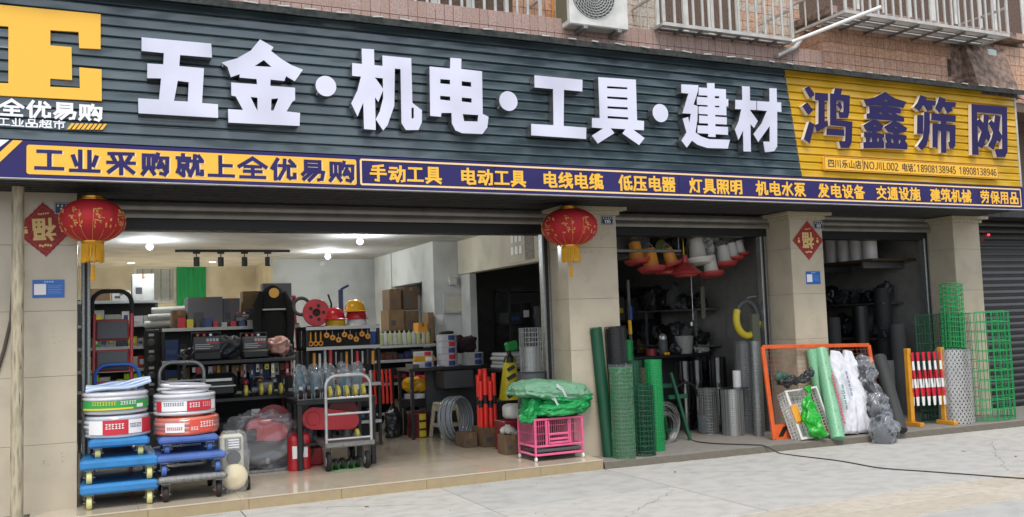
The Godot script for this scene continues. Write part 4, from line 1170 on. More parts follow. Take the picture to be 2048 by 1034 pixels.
# ---------------------------------------------------------------- upper storey
func grille(label: String, x0: float, x1: float, y0: float, z0: float, z1: float, floor_bars: bool, group := "") -> Node3D:
	var t := thing("window_grille", label, "window grille")
	var y1 := y0 + 1.5
	var fr := MB.new()
	fr.bb(Vector3(x0, y0, z1 - 0.025), Vector3(x1, y0 + 0.04, z1), 0.003)
	fr.bb(Vector3(x0, y0 + 0.78, z1 - 0.025), Vector3(x1, y0 + 0.82, z1), 0.003)
	for x in [x0, x1 - 0.04]:
		fr.bb(Vector3(x, y0 + 0.041, z1 - 0.024), Vector3(x + 0.04, y1, z1 + 0.001), 0.003)
		fr.bb(Vector3(x, y0, z0), Vector3(x + 0.035, y0 + 0.035, z1 - 0.026), 0.003)
		fr.bb(Vector3(x, y0 + 0.36, z0), Vector3(x + 0.03, y0 + 0.39, z1 - 0.026), 0.003)
	put("frame", fr, mats.aluminium, t)
	var n := int((x1 - x0) / 0.125)
	for i in n - 1:
		var x := x0 + 0.04 + (x1 - x0 - 0.08) * (i + 1) / n
		put("bar", MB.new().box(Vector3(x, (y0 + y1) * 0.5 + 0.02, z1 - 0.0125), Vector3(0.026, y1 - y0 - 0.04, 0.022), 0.003), mats.aluminium, t)
	for i in 3:
		var z := lerpf(z0, z1, (i + 1) / 4.0)
		put("bar", MB.new().box(Vector3(x0 + 0.017, (y0 + y1) * 0.5 + 0.02, z), Vector3(0.018, y1 - y0 - 0.05, 0.018), 0.003), mats.aluminium, t)
	if floor_bars:
		for i in 4:
			put("floor_bar", MB.new().bb(Vector3(x0 + 0.036, y0 + 0.004, lerpf(z0, z1, (i + 0.7) / 5.0)), Vector3(x1 - 0.041, y0 + 0.02, lerpf(z0, z1, (i + 0.7) / 5.0) + 0.018), 0.002), mats.steel_dull, t)
		for i in 5:
			put("floor_board", MB.new().bb(Vector3(x0 + 0.05, y0 + 0.0215, lerpf(z0, z1, (i + 0.05) / 5.0)), Vector3(x1 - 0.05, y0 + 0.03, lerpf(z0, z1, (i + 0.93) / 5.0) - 0.03)), mats.pvc_white, t)
		var m := 7
		for i in m - 1:
			var x := lerpf(x0, x1, float(i + 1) / m)
			put("floor_bar", MB.new().bb(Vector3(x, y0 - 0.022, z0), Vector3(x + 0.025, y0 + 0.003, z1 - 0.026), 0.002), mats.steel_dull, t)
	return t

func tiles_on(parent: Node3D, x0: float, x1: float, y0: float, y1: float, z: float, tw: float, th: float, kinds: Array, facing_left := false) -> void:
	# separate glazed tiles on a wall; shared meshes
	var mesh := MB.new().box(Vector3.ZERO, Vector3(tw - 0.005, th - 0.005, 0.008) if not facing_left else Vector3(0.008, th - 0.005, tw - 0.005), 0.0015).mesh()
	var ny := int(ceil((y1 - y0) / th))
	var nx := int(ceil((x1 - x0) / tw))
	for j in ny:
		for i in nx:
			var m: Material = kinds[rng.randi() % kinds.size()]
			var o := put("tile", mesh, m, parent)
			if facing_left:
				o.position = Vector3(z, y0 + th * (j + 0.5), x0 + tw * (i + 0.5))
			else:
				o.position = Vector3(x0 + tw * (i + 0.5), y0 + th * (j + 0.5), z)

func window(label: String, x0: float, x1: float, y0: float, y1: float, z: float, n: int) -> void:
	var t := thing("window", label, "window")
	put("frame", MB.new().bb(Vector3(x0, y0, z - 0.05), Vector3(x1, y0 + 0.05, z)).bb(Vector3(x0, y1 - 0.05, z - 0.05), Vector3(x1, y1, z)).bb(Vector3(x0, y0 + 0.05, z - 0.05), Vector3(x0 + 0.05, y1 - 0.05, z)).bb(Vector3(x1 - 0.05, y0 + 0.05, z - 0.05), Vector3(x1, y1 - 0.05, z)), mats.white_paint, t)
	for i in n:
		var a := lerpf(x0 + 0.05, x1 - 0.05, float(i) / n)
		var b := lerpf(x0 + 0.05, x1 - 0.05, float(i + 1) / n)
		put("pane", MB.new().bb(Vector3(a, y0 + 0.05, z - 0.035), Vector3(b, y1 - 0.05, z - 0.03)), mats.glass_dark, t)
		if i > 0:
			put("mullion", MB.new().bb(Vector3(a - 0.04, y0 + 0.05, z - 0.029), Vector3(a + 0.04, y1 - 0.05, z - 0.004), 0.003), mats.white_paint, t)

func build_upper() -> void:
	rng.seed = 21
	var wl := Node3D.new()
	wl.name = "building"
	tag(wl, "tiled apartment storey above the long shop sign", "building")
	add_child(wl)
	var peach := [mats.peach_tile, mats.peach_tile, mats.peach_tile_b, mats.peach_tile_c]
	var top := 6.0
	put("wall", MB.new().bb(Vector3(-3.0, 4.0, -0.118), Vector3(14.0, top + 3.0, -0.004)), mats.wall_grout, wl)
	# tiled ledge just behind the sign top
	put("ledge", MB.new().bb(Vector3(-3.0, 4.2, 0.0), Vector3(8.3, 4.455, 0.44)), mats.wall_grout, wl)
	tiles_on(wl, 0.9, 8.3, 4.29, 4.45, 0.444, 0.092, 0.16, [mats.ledge_tile, mats.ledge_tile_b])
	# wall fields that show between the grilles
	tiles_on(wl, 0.9, 2.2, 4.46, 4.9, 0.0, 0.13, 0.13, peach)
	tiles_on(wl, 4.05, 4.75, 4.46, 5.3, 0.0, 0.13, 0.13, peach)
	tiles_on(wl, 5.35, 5.75, 4.46, 5.3, 0.0, 0.10, 0.115, [mats.cream_tile])
	tiles_on(wl, 7.0, 7.9, 4.46, 5.4, 0.0, 0.10, 0.115, [mats.cream_tile, mats.peach_tile_c])
	# projecting bay on the right: side face and front face
	var bx := at(1648, 110, 0.45).x
	var bz := 0.45
	put("wall", MB.new().bb(Vector3(bx + 0.004, 4.1, 0.0), Vector3(14.0, 5.02, bz - 0.004)), mats.wall_grout, wl)
	put("stained_wall", MB.new().bb(Vector3(at(1895, 150, bz).x, 4.1, bz - 0.003), Vector3(at(1990, 150, bz).x, 5.015, bz + 0.004)), mats.stained, wl)
	tiles_on(wl, bx, at(1895, 150, bz).x, 4.22, 4.98, bz, 0.098, 0.128, peach)
	tiles_on(wl, at(1992, 150, bz).x, at(2048, 150, bz).x + 0.3, 4.22, 4.98, bz, 0.098, 0.128, peach)
	tiles_on(wl, 0.0, bz, 4.22, 4.98, bx, 0.09, 0.128, peach, true)
	put("slab", MB.new().bb(Vector3(bx - 0.02, 5.021, 0.0), Vector3(11.4, 5.12, 0.60), 0.01), mats.stained, wl)
	tiles_on(wl, bx, 11.3, 5.03, 5.12, 0.605, 0.098, 0.09, [mats.peach_tile_b, mats.stained, mats.ledge_tile])
	# concrete corbel under the slab
	var cxx := at(1925, 150, bz).x
	put("sloping_wall", MB.new().prism(PackedVector2Array([Vector2(0.0, 4.2), Vector2(0.26, 4.2), Vector2(0.05, 4.92), Vector2(0.0, 4.92)]), Vector3(cxx + 0.75, 0, bz + 0.005), 0.75, Basis(Vector3(0, 0, 1), Vector3(0, 1, 0), Vector3(1, 0, 0))), mats.stained, wl)
	# windows behind the grilles
	window("window with patterned blind behind the flat grille", 2.35, 4.0, 4.50, 6.0, 0.02, 4)
	window("dark window behind the cage grille beside the air conditioner", 5.85, 7.05, 4.72, 6.1, 0.02, 3)
	window("dark window behind the long cage grille above the yellow sign end", 8.95, 11.3, 5.2, 6.6, 0.02, 5)
	window("green tinted window beside the long cage grille", 11.55, 13.4, 5.12, 6.6, 0.02, 3)
	grille("flat window grille with drying things, left of the air conditioner", 2.22, 4.25, 4.47, 0.02, 0.30, false)
	var g2 := at(1326, 50, 0.62)
	grille("cage grille with barred floor beside the air conditioner", g2.x, at(1590, 90, 0.62).x, g2.y, 0.02, 0.62, true)
	var g3 := at(1690, 25, 0.95)
	grille("long cage grille with barred floor above the yellow sign end", g3.x, at(2020, 70, 0.95).x, g3.y, 0.1, 0.95, true)
	# things standing in the first window
	single("plastic_basin", MB.new().lathe(Vector3(at(895, 22, 0.12).x, 4.512, 0.14), [Vector2(0.0, 0.0), Vector2(0.13, 0.0), Vector2(0.17, 0.12), Vector2(0.18, 0.12), Vector2(0.175, 0.128), Vector2(0.12, 0.01)], 24), mats.blue_plastic, "blue plastic basin standing inside the flat window grille", "basin")
	single("shelf_board", MB.new().bb(Vector3(2.27, 4.49, 0.03), Vector3(4.2, 4.508, 0.27)), mats.white_box, "thin board laid along the floor of the flat window grille", "board")
	# air conditioner
	var az := 0.62
	var a0 := at(1141, 47, az)
	var a1 := at(1258, 52, az)
	var t := thing("air_conditioner", "white outdoor air conditioner unit with round fan grille on brackets", "air conditioner")
	var hgt := 0.62
	put("casing", MB.new().bb(Vector3(a0.x, a0.y, az - 0.32), Vector3(a1.x, a0.y + hgt, az), 0.012), mats.white_paint, t)
	put("side_vent", MB.new().bb(Vector3(a0.x - 0.006, a0.y + 0.06, az - 0.29), Vector3(a0.x - 0.001, a0.y + hgt - 0.05, az - 0.06)), mat("vent_tan", hx("6f6a52"), 0.6), t)
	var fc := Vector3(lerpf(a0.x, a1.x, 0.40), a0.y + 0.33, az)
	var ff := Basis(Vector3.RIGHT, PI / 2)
	put("fan_recess_shade", MB.new().lathe(fc + Vector3(0, 0, 0.001), [Vector2(0.25, 0.0), Vector2(0.25, 0.004), Vector2(0.0, 0.004)], 40, ff), mats.shop_grey, t)  # flat dark disc; the shade of the fan opening is put into its colour
	var gr := MB.new()
	for i in 9:
		gr.ring(fc + Vector3(0, 0, 0.014), 0.03 + 0.0275 * i, 0.0028, 40, 4, ff)
	for i in 28:
		var p := PackedVector3Array()
		for k in 6:
			var rr := 0.05 + 0.2 * k / 5.0
			var an := TAU * i / 28.0 + 0.9 * k / 5.0
			p.append(fc + Vector3(cos(an) * rr, sin(an) * rr, 0.012))
		gr.tube(p, 0.0022, 4)
	put("fan_grille", gr, mats.white_paint, t)
	put("hub", MB.new().lathe(fc + Vector3(0, 0, 0.012), [Vector2(0.045, 0), Vector2(0.045, 0.008), Vector2(0, 0.012)], 20, ff), mats.white_paint, t)
	for i in 3:
		put("louvre", MB.new().bb(Vector3(a1.x - 0.2, a0.y + 0.40 + i * 0.04, az + 0.0005), Vector3(a1.x - 0.03, a0.y + 0.408 + i * 0.04, az + 0.004)), mats.shop_grey, t)
	for s in [0.2, 0.78]:
		var bx2 := lerpf(a0.x, a1.x, s)
		put("bracket", MB.new().bb(Vector3(bx2, a0.y - 0.045, 0.0), Vector3(bx2 + 0.045, a0.y - 0.004, az + 0.03), 0.004), mats.galvanised, t)
	# drain pipes and pole
	single("gas_pipe", MB.new().tube(PackedVector3Array([Vector3(at(1106, 50, 0.05).x, 4.455, 0.06), Vector3(at(1106, 50, 0.05).x, 6.5, 0.06)]), 0.014, 8), mat("pipe_orange", hx("cf8a3e"), 0.5), "thin orange pipe running up the wall beside the air conditioner", "pipe")
	var pole_a := at(1584, 84, 0.66)
	var pole_b := at(1762, 14, 1.25)
	single("washing_pole", MB.new().tube(PackedVector3Array([pole_a, pole_b]), 0.022, 10), mats.pvc_white, "white plastic pole sticking out between the two cage grilles", "pole")
	var dp := PackedVector3Array([at(1600, 82, 0.46), at(1590, 95, 0.5), at(1555, 112, 0.5)])
	single("drain_pipe", MB.new().tube(dp, 0.028, 10), mats.aluminium, "short grey drain pipe bending down under the white pole", "pipe")
	var jb := at(1980, 115, bz + 0.05)
	var jt := thing("junction_box", "small grey junction box on the stained wall above the sign end", "box")
	put("box", MB.new().box(jb, Vector3(0.17, 0.2, 0.08), 0.008), mat("box_grey", hx("a9b5b3"), 0.5), jt)
	var cp := PackedVector3Array()
	for i in 10:
		var f := i / 9.0
		cp.append(Vector3(jb.x - 0.03 + 0.9 * f * f, jb.y - 0.1 - 0.45 * sqrt(f), bz + 0.03))
	put("cable", MB.new().tube(cp, 0.007, 6), mats.cable, jt)
# ---------------------------------------------------------------- things on the facade
func lantern(label: String, c: Vector3, rx: float, ry: float, hang_y: float) -> void:
	var t := thing("lantern", label, "lantern", Vector3.ZERO, "red festive lanterns")
	var lobes := 16
	var nu := 96
	var nv := 28
	var surf := func(th: float, ph: float, lift: float) -> Vector3:
		var k := 1.0 - 0.035 * pow(absf(sin(th * lobes * 0.5)), 0.5) * 0.0 + 0.02 * (absf(sin(th * lobes * 0.5)) - 0.6) * cos(ph)
		var r := (rx * pow(cos(ph), 0.85)) * k + lift
		return c + Vector3(sin(th) * r, sin(ph) * (ry + lift), cos(th) * r)
	var pts := []
	for j in nv + 1:
		var ph := lerpf(-1.34, 1.34, float(j) / nv)
		var row := PackedVector3Array()
		for i in nu + 1:
			row.append(surf.call(TAU * i / nu, ph, 0.0))
		pts.append(row)
	put("shade", MB.new().sheet(pts), mats.lantern_red, t)
	var yt: float = c.y + sin(1.34) * ry
	var yb: float = c.y - sin(1.34) * ry
	var rc := rx * 0.33
	put("cap", MB.new().lathe(Vector3(c.x, yt - 0.012, c.z), [Vector2(0, 0.0), Vector2(rc + 0.02, 0.0), Vector2(rc + 0.02, 0.012), Vector2(rc, 0.02), Vector2(rc, 0.034), Vector2(rc * 0.6, 0.04), Vector2(rc * 0.5, 0.055), Vector2(0, 0.055)], 28), mats.gold, t)
	put("cap", MB.new().lathe(Vector3(c.x, yb - 0.02, c.z), [Vector2(0, 0.0), Vector2(rc, 0.0), Vector2(rc + 0.008, 0.012), Vector2(rc + 0.008, 0.028), Vector2(0, 0.032)], 28), mats.gold, t)
	var fr := MB.new()
	rng.seed = 31
	for i in 64:
		var a := TAU * i / 64.0
		var r2 := rc * 0.97
		var p0 := Vector3(c.x + cos(a) * r2, yb - 0.02, c.z + sin(a) * r2)
		var p1 := p0 + Vector3(rng.randf_range(-0.006, 0.006), -0.145 + rng.randf_range(-0.012, 0.008), rng.randf_range(-0.006, 0.006))
		fr.tube(PackedVector3Array([p0, p0.lerp(p1, 0.5) + Vector3(rng.randf_range(-0.004, 0.004), 0, 0), p1]), 0.0042, 4)
	put("fringe", fr, mats.tassel, t)
	var ts := MB.new()
	ts.bar(Vector3(c.x, yb - 0.03, c.z), Vector3(c.x, yb - 0.20, c.z), 0.002, 5)
	ts.lathe(Vector3(c.x, yb - 0.22, c.z), [Vector2(0, 0), Vector2(0.016, 0.0), Vector2(0.016, 0.016), Vector2(0, 0.03)], 12)
	for i in 14:
		var a := TAU * i / 14.0
		ts.bar(Vector3(c.x + cos(a) * 0.010, yb - 0.215, c.z + sin(a) * 0.010), Vector3(c.x + cos(a) * 0.016, yb - 0.32, c.z + sin(a) * 0.016), 0.003, 4)
	put("tassel", ts, mats.tassel, t)
	put("cord", MB.new().bar(Vector3(c.x, yt + 0.03, c.z), Vector3(c.x, hang_y, c.z), 0.003, 5), mats.cable, t)
	# gold print: ribs low down, and motifs between them
	var pr := MB.new()
	for i in lobes:
		var th := TAU * i / lobes
		var p := PackedVector3Array()
		for k in 7:
			p.append(surf.call(th + 0.18 * (k / 6.0 - 0.5) * (1 if i % 2 == 0 else -1) * 0.3, lerpf(-1.3, -0.55 if i % 3 else 0.35, k / 6.0), 0.0015))
		pr.tube(p, 0.0022, 4)
	var gp := MB.new()
	for i in 8:
		var th0 := TAU * i / 8.0 + 0.12
		for blk in 3:
			for k in 5:
				var ta := th0 + rng.randf_range(-0.13, 0.13)
				var pa := 0.42 - 0.34 * blk + rng.randf_range(-0.13, 0.13)
				var flat_stroke := k % 2 == 0
				gp.tube(PackedVector3Array([surf.call(ta, pa, 0.001), surf.call(ta + (rng.randf_range(0.06, 0.14) if flat_stroke else 0.02), pa - (0.02 if flat_stroke else rng.randf_range(0.08, 0.16)), 0.001)]), rng.randf_range(0.004, 0.0075), 4)
		for k in 4:
			var th := th0 + 0.36 + rng.randf_range(-0.12, 0.12)
			var ph := rng.randf_range(-0.5, 0.45)
			gp.tube(PackedVector3Array([surf.call(th, ph, 0.001), surf.call(th + rng.randf_range(-0.06, 0.06), ph - 0.12, 0.001)]), rng.randf_range(0.004, 0.010), 5)
	put("gold_lines", pr, mats.gold_print, t)
	put("gold_print", gp, mats.gold_print, t)

func diamond(label: String, c: Vector3, r: float, tilt: float) -> void:
	var t := thing("diamond_paper", label, "decoration", c, "red diamond papers on the tiled piers")
	t.rotation.z = tilt
	var sq := func(k: float) -> PackedVector2Array:
		return PackedVector2Array([Vector2(k, 0), Vector2(0, k), Vector2(-k, 0), Vector2(0, -k)])
	# scalloped edge
	var outer := PackedVector2Array()
	var corners: PackedVector2Array = sq.call(r)
	for i in 4:
		var a := corners[i]
		var b := corners[(i + 1) % 4]
		for k in 14:
			var p := a.lerp(b, k / 14.0)
			outer.append(p * (1.0 if k % 2 == 0 else 0.975))
	put("paper", MB.new().prism(outer, Vector3(0, 0, 0.004), 0.003), mats.paper_red, t)
	var fr := MB.new()
	var ka: PackedVector2Array = sq.call(r * 0.86)
	var kb: PackedVector2Array = sq.call(r * 0.82)
	for i in 4:
		var j := (i + 1) % 4
		fr.quad(Vector3(kb[i].x, kb[i].y, 0.005), Vector3(ka[i].x, ka[i].y, 0.005), Vector3(ka[j].x, ka[j].y, 0.005), Vector3(kb[j].x, kb[j].y, 0.005))
	put("border", fr, mats.paper_red_b, t)
	var g := MB.new()
	stroke_char(g, "福", Vector3(-r * 0.37, -r * 0.40, 0.0055), r * 0.74, r * 0.80, 0.135, Basis(), true)
	put("character", g, mats.paper_gold, t)
	var sm := MB.new()
	rng.seed = 8
	for i in 5:
		sm.box(Vector3((i - 2) * r * 0.075, r * 0.57 + rng.randf_range(-0.004, 0.004), 0.005), Vector3(r * 0.05, r * 0.06, 0.001))
		sm.box(Vector3((i - 2) * r * 0.085, -r * 0.58 + rng.randf_range(-0.006, 0.006), 0.005), Vector3(r * 0.07, r * 0.08, 0.001))
	for s in [-1.0, 1.0]:
		sm.box(Vector3(s * r * 0.60, -0.01, 0.005), Vector3(r * 0.13, r * 0.15, 0.001))
		sm.box(Vector3(s * r * 0.60, r * 0.10, 0.005), Vector3(r * 0.10, r * 0.05, 0.001))
	put("small_print", sm, mats.paper_gold, t)

func number_plaque(label: String, c: Vector3, w: float, h: float, num: String) -> void:
	var t := thing("number_plaque", label, "plaque", c, "house number plaques")
	put("plate", MB.new().box(Vector3.ZERO, Vector3(w, h, 0.006), 0.002), mats.plaque_navy, t)
	var fr := MB.new()
	rframe(fr, -w * 0.47, w * 0.47, -h * 0.45, h * 0.45, 0.004, 0.003, 0.0035)
	for i in 4:
		var x := lerpf(-w * 0.30, w * 0.30, i / 3.0)
		fr.bb(Vector3(x - w * 0.055, h * 0.16, 0.003), Vector3(x + w * 0.055, h * 0.20, 0.004))
		fr.bb(Vector3(x - w * 0.05, h * 0.25, 0.003), Vector3(x + w * 0.05, h * 0.29, 0.004))
		fr.bb(Vector3(x - w * 0.012, h * 0.14, 0.003), Vector3(x + w * 0.012, h * 0.32, 0.0045))
	put("border", fr, mats.sign_white, t)
	var l := latin(num, -w * 0.26 if num.length() > 1 else -w * 0.2, w * 0.26 if num.length() > 1 else -w * 0.1, -h * 0.34, h * 0.06, 0.004, true)
	l.material_override = mats.sign_white
	t.add_child(l)

func blue_plaque(label: String, a: Vector3, b: Vector3) -> void:
	var t := thing("blue_plaque", label, "plaque", Vector3.ZERO, "blue notice plaques")
	var x0 := a.x
	var x1 := b.x
	var y0 := b.y
	var y1 := a.y
	put("plate", MB.new().bb(Vector3(x0, y0, 0.001), Vector3(x1, y1, 0.006), 0.001), mats.plaque_blue, t)
	var w := x1 - x0
	var h := y1 - y0
	put("white_square", MB.new().bb(Vector3(x0 + w * 0.05, y0 + h * 0.17, 0.006), Vector3(x0 + w * 0.42, y0 + h * 0.77, 0.007)), mats.label_white, t)
	var ln := MB.new()
	for i in 4:
		ln.bb(Vector3(x0 + w * (0.36 + 0.08 * i), y0 + h * 0.85, 0.006), Vector3(x0 + w * (0.415 + 0.08 * i), y0 + h * 0.94, 0.0068))
	for i in 5:
		ln.bb(Vector3(x0 + w * 0.48, y0 + h * (0.25 + 0.1 * i), 0.006), Vector3(x0 + w * (0.92 - 0.07 * (i % 2)), y0 + h * (0.265 + 0.1 * i), 0.0066))
	put("print", ln, mat("plaque_print", hx("8fb4dd"), 0.4), t)

# ---------------------------------------------------------------- trolleys and hoses
func trolley(label: String, x0: float, x1: float, z0: float, z1: float, y: float, deck_y: float, th: float, deck_m: Material, wheel_m: Material, wr: float, handle := 0.0, handle_m: Material = null, hub := false, inset := 0.07) -> Node3D:
	var t := thing("platform_trolley", label, "trolley")
	var d := MB.new().bb(Vector3(x0, deck_y, z0), Vector3(x1, deck_y + th, z1), 0.018)
	put("deck", d, deck_m, t)
	put("deck_mat", MB.new().bb(Vector3(x0 + 0.03, deck_y + th - 0.003, z0 + 0.03), Vector3(x1 - 0.03, deck_y + th + 0.004, z1 - 0.03), 0.003), deck_m, t)
	var bz := Basis(Vector3.BACK, PI / 2)
	for sx in [x0 + inset, x1 - inset]:
		for sz in [z0 + 0.12, z1 - 0.075]:
			var c := put("caster", MB.new().bb(Vector3(sx - 0.035, deck_y - 0.012, sz - 0.045), Vector3(sx + 0.035, deck_y - 0.001, sz + 0.045), 0.002).bb(Vector3(sx - 0.031, y + wr * 0.8, sz - 0.02), Vector3(sx - 0.028, deck_y - 0.012, sz + 0.02)).bb(Vector3(sx + 0.028, y + wr * 0.8, sz - 0.02), Vector3(sx + 0.031, deck_y - 0.012, sz + 0.02)).bar(Vector3(sx - 0.045, y + wr, sz), Vector3(sx + 0.045, y + wr, sz), 0.006), mats.steel_dull, t)
			put("wheel", MB.new().lathe(Vector3(sx + 0.022, y + wr, sz), [Vector2(0, 0), Vector2(wr * 0.6, 0), Vector2(wr * 0.93, 0.002), Vector2(wr, 0.008), Vector2(wr, 0.036), Vector2(wr * 0.93, 0.042), Vector2(wr * 0.6, 0.044), Vector2(0, 0.044)], 24, bz), wheel_m, c)
			if hub:
				put("rim", MB.new().lathe(Vector3(sx + 0.024, y + wr, sz), [Vector2(0, 0), Vector2(wr * 0.5, 0), Vector2(wr * 0.5, 0.048), Vector2(0, 0.048)], 16, bz), mats.red_paint, c)
	if handle > 0.0:
		put("handle", handle_shape(x0 + 0.05, x1 - 0.05, deck_y + th, handle, z0 + 0.06), handle_m, t)
	return t

func handle_shape(x0: float, x1: float, y0: float, h: float, z: float, bars := [0.72], r := 0.0165) -> MB:
	var p := PackedVector3Array([Vector3(x0, y0, z)])
	var rr := 0.11
	for i in 9:
		var a := PI - PI / 2 * i / 8.0
		p.append(Vector3(x0 + rr + cos(a) * rr, y0 + h - rr + sin(a) * rr, z))
	for i in 9:
		var a := PI / 2 - PI / 2 * i / 8.0
		p.append(Vector3(x1 - rr + cos(a) * rr, y0 + h - rr + sin(a) * rr, z))
	p.append(Vector3(x1, y0, z))
	var mb := MB.new().tube(p, r, 10)
	for b in bars:
		mb.bar(Vector3(x0, y0 + h * b, z), Vector3(x1, y0 + h * b, z), r * 0.7, 8)
	return mb

# a wrapped coil of hose lying flat: rows of turns, with paper wrappers round the outside
func hose_coil(label: String, c: Vector3, R: float, rows: int, pipe: float, m: Material, wraps: Array, group := "") -> Node3D:
	var t := thing("hose_coil", label, "hose coil", Vector3.ZERO, group)
	var mb := MB.new()
	rng.seed = int(absf(c.x * 977.0 + c.y * 331.0))
	for i in rows:
		for k in 3:
			mb.ring(c + Vector3(rng.randf_range(-0.006, 0.006), pipe * (1.0 + 1.86 * i), rng.randf_range(-0.006, 0.006)), R - pipe * 1.2 - pipe * 1.95 * k + rng.randf_range(-0.006, 0.006), pipe, 44, 7)
	put("turns", mb, m, t)
	var h := pipe * (2.0 + 1.86 * (rows - 1))
	var fz := crumple(int(c.y * 100.0), 11.0)
	var fp := []
	for j in 9:
		var row := PackedVector3Array()
		for i in 65:
			var an := TAU * (i % 64) / 64.0
			var rr := R + 0.002 - 0.03 * pow(absf(j / 4.0 - 1.0), 4.0)
			var q := Vector3(sin(an), 0, cos(an))
			row.append(c + q * (rr + 0.012 * (fz.get_noise_3dv(c + q * rr + Vector3(0, h * j / 8.0, 0)) + 0.4)) + Vector3(0, h * j / 8.0, 0))
		fp.append(row)
	put("film", MB.new().sheet(fp), mats.film, t)
	for w in wraps:
		# [start angle, end angle, low, high, material] ; angle 0 faces the street, negative to the left
		var pts := []
		for j in 2:
			var row := PackedVector3Array()
			for i in 19:
				var a := lerpf(w[0], w[1], i / 18.0)
				var rr: float = R + 0.008 + (w[5] if w.size() > 5 else 0.0)
				row.append(c + Vector3(sin(a) * rr, h * lerpf(w[2], w[3], j), cos(a) * rr))
			pts.append(row)
		put("paper_wrap", MB.new().sheet(pts), w[4], t)
	return t

# marks printed on a wrapper: little blocks that read as lines of characters
func wrap_print(t: Node3D, c: Vector3, R: float, a0: float, a1: float, y: float, h: float, n: int, m: Material) -> void:
	var mb := MB.new()
	rng.seed = n * 17
	for i in n:
		var a := lerpf(a0, a1, (i + 0.5) / n)
		var b := Basis(Vector3.UP, a)
		var p := c + Vector3(sin(a) * R, y, cos(a) * R)
		var w := (a1 - a0) / n * R * 0.72
		mb.box(p + Vector3(0, h * 0.4, 0), Vector3(w, h * 0.14, 0.001), 0.0, b)
		mb.box(p + Vector3(0, -h * 0.4, 0), Vector3(w, h * 0.14, 0.001), 0.0, b)
		mb.box(p + b * Vector3(w * rng.randf_range(-0.3, 0.3), 0, 0.0002), Vector3(w * 0.2, h, 0.001), 0.0, b)
		mb.box(p + Vector3(0, h * rng.randf_range(-0.15, 0.15), 0.0001), Vector3(w * 0.8, h * 0.13, 0.001), 0.0, b)
	put("print", mb, m, t)

